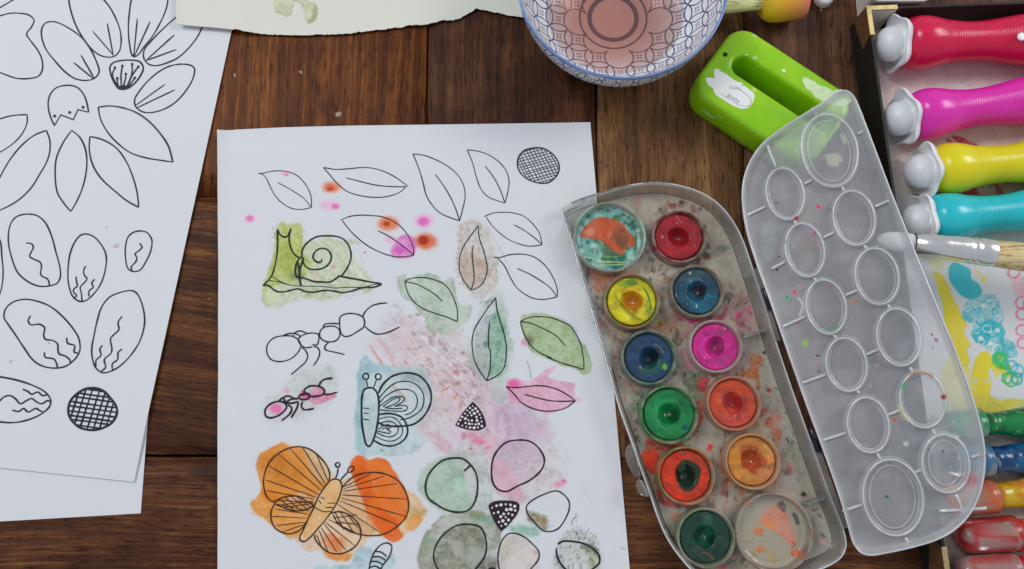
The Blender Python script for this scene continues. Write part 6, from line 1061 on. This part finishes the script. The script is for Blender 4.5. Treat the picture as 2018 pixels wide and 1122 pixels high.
def f_red(p, x, y): p.blob(x+2, y, 22, 22, (150, 12, 28), .85, .5); [p.stroke([(x-34+i*7, y-26+(i % 3)*4), (x-34+i*7, y+20+(i % 4)*4)], 2.5, (140, 70, 76), .5, 1, .6) for i in range(10)]; p.wash([(x-30, y+18), (x+20, y+22), (x+10, y+42), (x-20, y+38)], (186, 28, 44), .7, 4, 4, 0, .3); p.stroke([(x-8, y-40), (x+2, y-26)], 3, (180, 150, 150), .5, 1.4, .3)
def f_blue(p, x, y): p.wash([(x-20, y+10), (x+38, y+14), (x+26, y+40), (x-14, y+40)], (40, 134, 166), .8, 5, 6, 0, .4); p.wash([(x-24, y-20), (x-4, y-26), (x, y+20), (x-16, y+16)], (50, 132, 162), .6, 4, 5, 0, .4); p.blob(x+2, y+2, 16, 15, (66, 36, 58), .95, .5); p.wash([(x-38, y-20), (x-10, y-40), (x+30, y-34), (x, y-20)], (92, 110, 118), .5, 5, 5, 0, .4)
def f_pink(p, x, y): p.blob(x+2, y, 19, 21, (150, 70, 118), .85, .6); p.wash([(x-5, y+22), (x+14, y+20), (x+18, y+38), (x, y+40)], (206, 70, 170), .5, 4, 4, 0, .3); p.stroke([(x+2, y-42), (x-10, y-20)], 2, (240, 140, 200), .5, 1, .3)
def f_coral(p, x, y): p.blob(x+6, y-1, 22, 22, (166, 44, 56), .8, .6); p.wash([(x-20, y+10), (x+30, y+20), (x+16, y+44), (x-20, y+40)], (206, 92, 92), .6, 5, 5, 0, .3); p.wash([(x-30, y-18), (x-14, y-24), (x-6, y), (x-18, y+10)], (180, 90, 110), .5, 4, 5, 0, .4)
def f_amber(p, x, y): p.wash([(x-26, y-26), (x-8, y-34), (x+14, y-20), (x+24, y+4), (x+6, y+14), (x+2, y+28), (x-10, y+16), (x-24, y+6)], (186, 84, 58), .85, 3, 5, .2, .3); p.wash([(x-44, y-20), (x-28, y-30), (x-30, y+20), (x-42, y+12)], (214, 150, 40), .7, 3, 4, 0, .3); p.wash([(x+10, y+20), (x+40, y+6), (x+30, y+34)], (196, 130, 110), .6, 4, 5, 0, .4); p.stroke([(x+20, y-34), (x+38, y-14)], 2.4, (232, 214, 190), .7, 1, .2)
def f_yell(p, x, y):
    p.blob(x+2, y+2, 24, 24, (186, 118, 44), .9, .5); p.wash([(x-26, y-20), (x-10, y-26), (x+18, y-22), (x+8, y-12), (x-20, y-10)], (214, 170, 40), .8, 3, 4, 0, .3)
    for i in range(7): p.stroke([(x+20+i*2.5, y-30+i*5), (x+32+i*1.2, y-10+i*5), (x+26+i, y+10+i*4)], 2.2, (66, 136, 40), .8, .9, .4)
    for i in range(5): p.stroke([(x-36+i*3, y-14+i*5), (x-22+i*6, y+12+i*4), (x-4+i*6, y+34+i)], 1.4, (70, 80, 30), .7, .8, .5)
    p.wash([(x-30, y-34), (x-6, y-44), (x+10, y-36), (x-16, y-26)], (70, 140, 60), .8, 3, 5, .1, .5)
def f_navy(p, x, y): p.blob(x+8, y+2, 18, 20, (20, 34, 38), .9, .6); p.wash([(x-8, y+14), (x+30, y+4), (x+26, y+24), (x, y+34), (x-20, y+26)], (40, 112, 84), .75, 3, 5, 0, .4); p.blob(x+30, y+19, 6, 7, (120, 176, 60), .85, .4); p.stroke([(x+12, y-26), (x+22, y-18), (x+27, y-8)], 2.4, (170, 150, 80), .7, 1, .3); p.wash([(x-40, y-10), (x-26, y-34), (x-10, y-20), (x-20, y+20)], (66, 104, 140), .5, 5, 5, 0, .4)
def f_green(p, x, y): p.blob(x+8, y+4, 18, 18, (10, 70, 44), .85, .6); p.wash([(x-40, y-16), (x-26, y-30), (x-16, y), (x-24, y+26)], (30, 176, 104), .6, 4, 6, 0, .4); p.blob(x+30, y+26, 8, 7, (30, 90, 124), .8, .4); p.stroke([(x-22, y-12), (x-26, y+8), (x-16, y+24), (x, y+30)], 2, (100, 170, 150), .6, 1, .4); p.wash([(x-14, y+30), (x+20, y+30), (x+8, y+44)], (60, 150, 80), .6, 3, 4, 0, .4); p.wash([(x+6, y-40), (x+36, y-20), (x+40, y+6), (x+24, y-10)], (40, 120, 84), .5, 3, 5, 0, .5)
def f_or(p, x, y):
    [p.wash([(x-20, y-18), (x-8, y-30), (x+10, y-26), (x+26, y-16), (x+24, y+6), (x+18, y+20), (x+4, y+30), (x-12, y+24), (x-20, y+6)], (40, 66, 44), 1, 1.5, 4, .2, .05) for _ in (0, 1)]; p.blob(x+6, y, 12, 15, (30, 38, 28), .6, .8); p.wash([(x-18, y-18), (x-4, y-26), (x-4, y-14), (x-14, y-8)], (130, 150, 132), .7, 2, 2, 0, .3)
    for i in range(5): p.stroke([(x+12+i*6, y-40+i*3), (x+22+i*5, y-26+i*4)], 1.8, (120, 92, 40), .7, .8, .4)
    p.stroke([(x-4, y+34), (x+14, y+38)], 5, (150, 90, 30), .6, 2, .5)
def f_dg(p, x, y): p.blob(x-2, y-6, 22, 26, (36, 112, 92), .7, .8); p.blob(x+12, y+6, 15, 16, (16, 58, 42), .85, .7); p.stroke([(x-10, y+28), (x+6, y+32), (x+12, y+40)], 4, (150, 96, 50), .85, 1.4, .3); p.wash([(x-8, y-44), (x+6, y-46), (x+10, y-20), (x-6, y-16)], (70, 130, 110), .5, 4, 4, 0, .3)
pot(1340, 465, 54, 'pot of crimson red paint', ((150, 44, 52), (120, 100, 92), 1), (164, 34, 48), f_red)
pot(1375, 573, 53, 'pot of dark teal blue paint', ((96, 96, 92), (130, 96, 80), .8), (36, 84, 108), f_blue)
pot(1412, 682, 53, 'pot of bright pink paint', ((176, 130, 146), (190, 170, 172), .7), (228, 50, 156), f_pink)
pot(1448, 795, 54, 'pot of coral orange paint', ((186, 120, 96), (196, 110, 70), .8), (206, 88, 54), f_coral)
pot(1485, 910, 55, 'pot of amber paint with a rusty middle', ((206, 150, 80), (186, 140, 116), .9), (206, 142, 70), f_amber)
pot(1246, 593, 56, 'pot of yellow paint streaked with green', ((110, 124, 72), (150, 110, 84), .9), (214, 206, 28), f_yell)
pot(1280, 704, 55, 'pot of navy blue paint with a green speck', ((84, 118, 112), (60, 120, 84), .9), (42, 80, 114), f_navy)
pot(1320, 817, 58, 'pot of bright green paint', ((50, 112, 76), (100, 140, 100), .9), (24, 142, 84), f_green)
pot(1354, 938, 57, 'pot of orange red paint with a dark green middle', ((190, 96, 40), (110, 124, 60), .95), (234, 70, 22), f_or)
pot(1393, 1061, 58, 'pot of dark bottle green paint', ((120, 140, 112), (96, 110, 96), .8), (30, 78, 62), f_dg)
def mixwell(cx, cy, Rp, label, ring, base, fn, zf=.0045):
    c = P3(cx, cy, ZR-.0002); s1 = pxm(cx, cy, ZR); R = Rp*s1; sd = int(cx) % 50
    def rc(V, T, TH):
        n = fbm(TH*11, V[:, 2]*1500+3, 5, 3, sd)[:, None]; q = A(*ring[0])*(1-ss(.46, .54, n))+A(*ring[1])*ss(.46, .54, n); return q, ring[2]*ss(.42, .56, fbm(TH*16+9, V[:, 2]*1500, 4, 3, sd+5))
    ro = lathe('mixing_well', (c.x, c.y, 0), (0, 0, 1), [(z, r*R) for z, r in [(zt0+.0002, .98), (.005, .99), (.0088, 1.0), (.0098, .99), (.0101, .965), (.0098, .94), (.0086, .925), (.0060, .91), (zf+.0002, .89)]], M['pot'], pal, 120, rc); ro['label'] = label
    nr_ = 90; rs = np.linspace(0, 1, nr_); n = 200; th = np.arange(n)*2*math.pi/n; RR, TH = np.meshgrid(rs, th, indexing='ij'); x = c.x+RR*R*.905*np.cos(TH); y = c.y+RR*R*.905*np.sin(TH)
    z = zf+.0008*ss(.85, 1, RR)+.0005*(fbm(x*5000, y*5000, 18, 3, sd)-.5); z[0] = z[0].mean(); V = np.stack([x, y, z], -1).reshape(-1, 3); px, py = proj(V[:, 0], V[:, 1], V[:, 2]); p = Paint(px, py, np.minimum(lin(base)/PAPER_AP, 1.15)); fn(p)
    mesh('well_floor', V, gridfaces(n, nr_, wrapu=True), M['wellfloor'], ro, True, p.C)
def f_m1(p):
    rr = random.Random(4); cs = [(54, 120, 112), (120, 176, 170), (176, 206, 200), (40, 92, 84), (150, 190, 196), (88, 130, 90), (60, 100, 60), (186, 212, 214), (110, 164, 176)]
    for i in range(150):
        a = rr.uniform(0, 6.28); r = 64*math.sqrt(rr.random()); x = 1202+r*math.cos(a); y = 465+r*math.sin(a); s_ = rr.uniform(3, 12); p.wash([(x+s_*rr.uniform(.5, 1.2)*math.cos(t), y+s_*rr.uniform(.4, 1)*math.sin(t)) for t in np.linspace(0, 6.28, 7)[:-1]], rr.choice(cs), .8, 1.6, 4, .2, .3, smooth=False)
    p.wash([(1188, 490), (1215, 480), (1235, 500), (1220, 530), (1196, 520)], (74, 108, 72), .8, 4, 6, .1, .4); p.wash([(1203, 500), (1230, 502), (1226, 528), (1204, 526)], (24, 112, 104), .8, 2, 3, .1, .3)
    p.wash([(1141, 466), (1150, 452), (1165, 436), (1180, 428), (1200, 430), (1225, 440), (1236, 455), (1250, 472), (1250, 485), (1236, 486), (1228, 502), (1216, 500), (1200, 488), (1186, 476), (1170, 470)], (196, 96, 56), .97, 1.3, 3, .2, .15)
    p.wash([(1208, 452), (1228, 446), (1238, 470), (1226, 492), (1210, 480)], (112, 84, 62), .7, 5, 5, 0, .4); p.wash([(1150, 458), (1166, 450), (1172, 460), (1160, 466)], (206, 150, 130), .7, 2, 2, 0, .2); p.wash([(1176, 470), (1200, 486), (1216, 502), (1190, 500)], (100, 112, 84), .5, 4, 4, 0, .4)
    for i in range(16): p.stroke([(1150+rr.uniform(0, 100), 500+rr.uniform(0, 25)), (1150+rr.uniform(0, 100), 505+rr.uniform(0, 25))], 1.6, rr.choice([(40, 90, 80), (200, 222, 216), (150, 180, 100)]), .7, .8, .3, smooth=False)
    p.stroke([(1228, 420), (1246, 440), (1254, 470), (1250, 500)], 5, (46, 110, 80), .7, 2, .5); p.stroke([(1168, 410), (1200, 402), (1230, 410)], 6, (130, 176, 176), .8, 2, .4)
def f_m2(p):
    p.wash([(1500, 1020), (1532, 992), (1544, 1000), (1556, 1030), (1566, 1070), (1556, 1076), (1540, 1056), (1520, 1044)], (206, 128, 112), .8, 4, 5, .1, .35); p.wash([(1496, 1024), (1524, 1022), (1530, 1044), (1500, 1036)], (212, 142, 96), .8, 3, 5, .1, .3); p.wash([(1486, 1042), (1504, 1044), (1500, 1056), (1488, 1052)], (206, 120, 72), .8, 2.5, 3, .1, .2)
    p.wash([(1530, 995), (1542, 988), (1550, 1002), (1546, 1010), (1536, 1002)], (96, 92, 100), .7, 2, 3, .1, .3); p.wash([(1562, 1010), (1568, 1012), (1576, 1032), (1570, 1034)], (90, 90, 88), .85, 1.4, 2, .1, .2); p.stroke([(1562, 1068), (1566, 1074), (1560, 1082)], 4, (176, 66, 50), .8, 1.2, .2)
    p.wash([(1558, 1088), (1578, 1082), (1574, 1094), (1562, 1096)], (212, 110, 60), .8, 2, 3, .1, .2); p.wash([(1490, 1080), (1506, 1074), (1506, 1088), (1494, 1090)], (206, 124, 84), .8, 2.5, 3, .1, .3); p.wash([(1480, 1082), (1492, 1096), (1496, 1100), (1484, 1094)], (150, 140, 96), .6, 2, 3, 0, .3)
    p.wash([(1512, 1080), (1528, 1090), (1526, 1112), (1516, 1104)], (176, 150, 110), .6, 3, 4, 0, .3); p.stroke([(1468, 1066), (1480, 1068), (1486, 1062)], 1.2, (160, 60, 70), .8, .6, .2)
mixwell(1202, 466, 72, 'large round well mixed with teal and rusty orange paint', ((150, 190, 184), (120, 150, 130), .8), (120, 168, 160), f_m1)
mixwell(1527, 1050, 77, 'large round well with faint pink and orange stains', ((196, 120, 70), (130, 100, 100), .75), (160, 156, 144), f_m2)
# ------------------------------------------------------------------ lid, tilted up to the right where it rests on the box
h0 = P3(1480, 480, .0125); h1 = P3(1668, 1040, .0125); hd = (h0-h1).normalized(); pr_ = Vector((hd.y, -hd.x, 0)); SL_ = .36; nrm = Vector((-SL_*pr_.x, -SL_*pr_.y, 1)).normalized()
LP = Plane(h1, pr_+Vector((0, 0, SL_)), nrm)
lid_px = [(1664, 177), (1674, 180), (1684, 190), (1692, 206), (1722, 284), (1760, 385), (1800, 485), (1845, 595), (1888, 700), (1914, 772), (1932, 830), (1942, 885), (1941, 935), (1930, 980), (1910, 1018), (1882, 1046), (1848, 1065), (1800, 1080), (1750, 1091), (1715, 1096), (1695, 1090), (1680, 1070), (1672, 1044), (1655, 985), (1622, 890), (1585, 790), (1548, 685), (1515, 590), (1488, 515), (1470, 455), (1462, 405), (1463, 360), (1475, 322), (1500, 284), (1540, 252), (1590, 220), (1630, 195), (1650, 181)]
hr = .0045
LL = ccw(resample(LP.uv(*np.array(catmull(lid_px, True, 6)).T, hr), 640))
def lid_stain(p):
    def sp(x, y, r, c, a=.9, e=1.): p.blob(x, y, r, r*e, c, a, .3)
    for x, y, r, c in ((1613, 408, 5, (214, 40, 90)), (1569, 430, 5, (206, 50, 100)), (1672, 424, 2.2, (206, 60, 90)), (1636, 413, 2.4, (40, 50, 50)), (1604, 460, 4, (220, 70, 120)), (1566, 576, 5.5, (214, 80, 120)), (1578, 565, 4, (214, 120, 150)), (1551, 586, 5, (60, 170, 120)), (1558, 592, 3, (60, 160, 120)), (1532, 532, 3.4, (36, 40, 44)), (1521, 543, 2.4, (36, 40, 44)), (1524, 550, 2, (214, 60, 100)),
                       (1535, 506, 3, (40, 44, 44)), (1549, 380, 1.6, (50, 60, 60)), (1488, 394, 1.8, (50, 50, 50)), (1587, 676, 7, (160, 190, 110)), (1573, 638, 3, (200, 60, 90)), (1609, 701, 3, (150, 70, 50)), (1614, 701, 2.4, (60, 50, 40)), (1614, 732, 3, (40, 120, 100)), (1611, 723, 1.6, (40, 90, 70)), (1588, 750, 4, (190, 50, 70)), (1680, 595, 4.5, (206, 140, 90)), (1686, 598, 2, (180, 110, 60)),
                       (1763, 828, 6, (196, 120, 70)), (1836, 660, 3, (180, 50, 34)), (1845, 670, 4.5, (196, 90, 40)), (1838, 685, 3, (206, 150, 120)), (1860, 783, 6, (176, 80, 40)), (1748, 980, 5, (30, 130, 80)), (1858, 890, 3.4, (70, 90, 90)), (1548, 478, 2, (60, 60, 60)), (1760, 1040, 2, (40, 40, 40)), (1843, 1038, 3, (206, 90, 70)), (1785, 875, 6, (196, 200, 206))): sp(x, y, r, c)
    p.stroke([(1626, 648), (1640, 650), (1652, 642)], 5, (50, 168, 110), .85, 1.2, .3); p.stroke([(1596, 466), (1608, 476), (1612, 488)], 2, (214, 80, 120), .7, 1, .3); p.stroke([(1630, 562), (1642, 566)], 3, (190, 50, 70), .8, 1, .4); p.stroke([(1573, 588), (1582, 600), (1577, 620)], 5, (206, 210, 208), .6, 2, .4)
    p.stroke([(1788, 752), (1800, 736), (1820, 734), (1840, 742)], 4, (206, 140, 60), .85, 1.2, .4); p.stroke([(1780, 764), (1784, 754)], 8, (40, 176, 90), .8, 1.6, .3); p.stroke([(1772, 800), (1780, 820), (1790, 830)], 6, (214, 206, 120), .6, 2, .3); p.stroke([(1808, 768), (1814, 758)], 3, (176, 110, 70), .7, 1, .3); p.stroke([(1861, 795), (1862, 806)], 4, (110, 200, 150), .7, 1, .3)
    p.wash([(1500, 470), (1520, 440), (1530, 470), (1514, 520)], (130, 150, 150), .3, 6, 8, 0, .7); p.blob(1531, 400, 10, 8, (110, 106, 100), .6, .8); p.wash([(1625, 305), (1650, 300), (1660, 320), (1640, 330)], (206, 214, 190), .5, 2, 6, .1, .5); p.wash([(1655, 262), (1668, 270), (1664, 285)], (200, 214, 176), .5, 2, 3, .1, .4)
    p.specks([(1480, 330), (1680, 200), (1930, 900), (1720, 1080)], 170, .35, 1.1, (206, 208, 212), .6); p.specks([(1480, 330), (1600, 330), (1760, 1000), (1700, 1060)], 60, .4, 1.2, (80, 76, 76), .6)
    p.specks([(1690, 690), (1780, 690), (1740, 830), (1720, 820)], 12, 1, 3, (196, 198, 204), .5); p.wash([(1905, 945), (1918, 930), (1925, 950), (1912, 962)], (206, 60, 70), .4, 3, 3, 0, .3)
lw = [(inset(LL, .0024), -.0004), (inset(LL, .0012), -.0002), (inset(LL, .0002), .0010), (inset(LL, .0), hr-.0004), (inset(LL, .0003), hr), (inset(LL, .0014), hr), (inset(LL, .0017), hr-.0004), (inset(LL, .0026), .0012), (inset(LL, .0034), .0004)]
lo_ = loops_mesh('lid', LP, lw, M['lid_edge'], pal, lambda V: stain_px(V, lid_stain)); lo_['label'] = 'rim of the clear hinged lid'
FL2 = inset(LL, .0034); c2 = FL2.mean(0); fl2 = [(FL2*(1-q)+c2*q, .0004) for q in np.linspace(0, .995, 120)]
lf = loops_mesh('lid_floor', LP, fl2, M['lid'], pal, lambda V: stain_px(V, lid_stain)); lf['label'] = 'cloudy clear lid floor with small paint specks'
def lidring(cx, cy, rx, ry, hh=.0026, ang=-12):
    a = R_(ang); t = np.linspace(0, 2*math.pi, 97)[:-1]; X = rx*np.cos(t); Y = ry*np.sin(t); px = cx+X*math.cos(a)-Y*math.sin(a); py = cy+X*math.sin(a)+Y*math.cos(a)
    L = ccw(LP.uv(px, py, hh)); rad = np.linalg.norm(L-L.mean(0), axis=1).mean()
    lo = [(inset(L, -.0010), .0006), (inset(L, -.0005), .0012), (inset(L, -.0002), hh-.0004), (inset(L, .0001), hh), (inset(L, .0010), hh), (inset(L, .0013), hh-.0004), (inset(L, .0016), .0012), (inset(L, .0024), .00075), (inset(L, .0024)*.4+L.mean(0)*.6, .0007)]
    o = loops_mesh('lid_ring', LP, lo[:8], M['lid_edge'], pal, lambda V: stain_px(V, lid_stain))
    c_ = L.mean(0); loops_mesh('ring_edge', LP, [(inset(L, .0002+.0004*(1-math.cos(t))), hh+.0001+.0004*math.sin(t)) for t in np.linspace(0, math.pi, 6)], M['rim'], o, lambda V: stain_px(V, lid_stain))
    if rx > 48:                                                 # second, lower moulding of the bigger wells
        lo2 = [(inset(L, .0030), .0006), (inset(L, .0033), .0013), (inset(L, .0039), .0013), (inset(L, .0042), .0006)]
        loops_mesh('lid_moulding', LP, lo2, M['lid'], o)
    return o
for q in ((1635, 297, 57, 74), (1547, 382, 39, 53), (1586, 493, 40, 55), (1628, 605, 41, 56), (1668, 719, 42, 55), (1711, 838, 43, 57), (1760, 981, 61, 78), (1683, 430, 43, 56), (1728, 545, 45, 58), (1771, 665, 45, 59), (1818, 788, 47, 58), (1864, 914, 49, 60)): lidring(*q)
def lidrib(x0, y0, x1, y1, w=.0007, hh=.0020):
    a, b2 = LP.uv(np.array([x0, x1], float), np.array([y0, y1], float), hh); d = (b2-a)/np.linalg.norm(b2-a); n = np.array([-d[1], d[0]])*w; L = ccw(resample(np.array([a-n, b2-n, b2+n, a+n]), 24))
    c_ = L.mean(0); loops_mesh('lid_rib', LP, [(L, .0005), (L, hh-.0004), (inset(L, .00025), hh), (L*.5+c_*.5, hh), (L*.02+c_*.98, hh)], M['rim'], pal)
for q in ((1510, 282, 1529, 330), (1600, 212, 1609, 226), (1468, 426, 1508, 407), (1585, 362, 1600, 354), (1659, 366, 1664, 378), (1690, 264, 1700, 258), (1724, 407, 1752, 395), (1622, 468, 1645, 457), (1703, 483, 1710, 494), (1565, 435, 1571, 445), (1520, 530, 1548, 515), (1604, 548, 1610, 556), (1540, 645, 1588, 623), (1665, 582, 1690, 572), (1750, 600, 1756, 612), (1643, 660, 1650, 670),
          (1578, 756, 1628, 738), (1707, 699, 1732, 688), (1793, 724, 1800, 736), (1686, 765, 1694, 776), (1616, 870, 1668, 853), (1750, 818, 1775, 808), (1838, 846, 1844, 858), (1729, 894, 1736, 906), (1660, 1008, 1700, 995), (1802, 932, 1817, 926), (1785, 1060, 1793, 1078), (1884, 974, 1906, 1022), (1850, 1008, 1946, 1002), (1914, 902, 1936, 894)): lidrib(*q)
def trayrib(x0, y0, x1, y1, w=.0009):
    z = .0085; a, b2 = [np.array(P(q[0], q[1], z)) for q in ((x0, y0), (x1, y1))]; d = (b2-a)/np.linalg.norm(b2-a); n = np.array([-d[1], d[0]])*w; L = ccw(resample(np.array([a-n, b2-n, b2+n, a+n]), 24)); c_ = L.mean(0)
    loops_mesh('tray_rib', TP, [(L, .0015), (L, z-.0005), (inset(L, .0003), z), (L*.5+c_*.5, z), (L*.02+c_*.98, z)], M['tray_edge'], pal)
for q in ((1465, 665, 1520, 647), (1592, 996, 1632, 980)): trayrib(*q)
def knuckle(px, py, L_=.006):
    c = P3(px, py, .0122); lathe('hinge_knuckle', c-hd*L_*.5, hd, [(0, 1e-5), (0, .0011), (.0003, .0014), (L_-.0003, .0014), (L_, .0011), (L_, 1e-5)], M['lid_edge'], pal, 20)
for q in ((1512, 590, .012), (1606, 868, .012)): knuckle(*q)
def strip(pts, w, z, name, mat):
    a = np.array([P(x, y, z) for x, y in pts]); T = np.gradient(a, axis=0); T /= np.linalg.norm(T, axis=1)[:, None]; n = np.stack([-T[:, 1], T[:, 0]], 1)*w
    L = ccw(resample(np.vstack([a-n, (a+n)[::-1]]), 60)); c_ = L.mean(0); W = []
    f = gridfaces(60, 3, wrapu=True); V = np.vstack([TP.w(L, z-.0008), TP.w(L, z-.0001), TP.w(inset(L, .0002), z)]); k_ = len(V); m_ = len(a)
    o = mesh(name, V, f, mat, pal, False, np.ones((len(V), 3)), None, np.zeros(len(V)))
    top = np.vstack([TP.w(a-n, z), TP.w(a+n, z)]); F_ = [(i, i+1, m_+i+1, m_+i) for i in range(m_-1)]; mesh(name, top, F_, mat, pal, False, np.ones((len(top), 3)), None, np.zeros(len(top)))
strip([(1486, 530), (1500, 568), (1516, 620), (1532, 672)], .0017, .0111, 'hinge_strip', M['tray_edge'])
strip([(1603, 868), (1622, 920), (1645, 985), (1666, 1042)], .0017, .0111, 'hinge_strip', M['tray_edge'])
def rimtube(name, plane, L, h, r, parent, stain):
    lo = [(inset(L, r*(1-math.cos(t))), h+r*math.sin(t)) for t in np.linspace(0, math.pi, 7)]; return loops_mesh(name, plane, lo, M['rim'], parent, stain)
rimtube('tray_rim_highlight', TP, TL_, ZR-.0001, .00042, pal, lambda V: stain_px(V, tray_wall_stain)); rimtube('lid_rim_highlight', LP, LL, hr-.0001, .00045, pal, lambda V: stain_px(V, lid_stain))  # pale tubes added along both rims, highlight lines put into their colour
# the staple wire in the box corner
c0 = P3(1722, 27, .015); c1 = P3(1737, 20, .017); c2_ = P3(1742, 28, .015)
for a_, b_ in ((c0, c1), (c1, c2_)):
    lathe('staple', a_, b_-a_, [(0, 1e-5), (0, .0003), ((b_-a_).length, .0003), ((b_-a_).length, 1e-5)], M['silver'], box, 10)
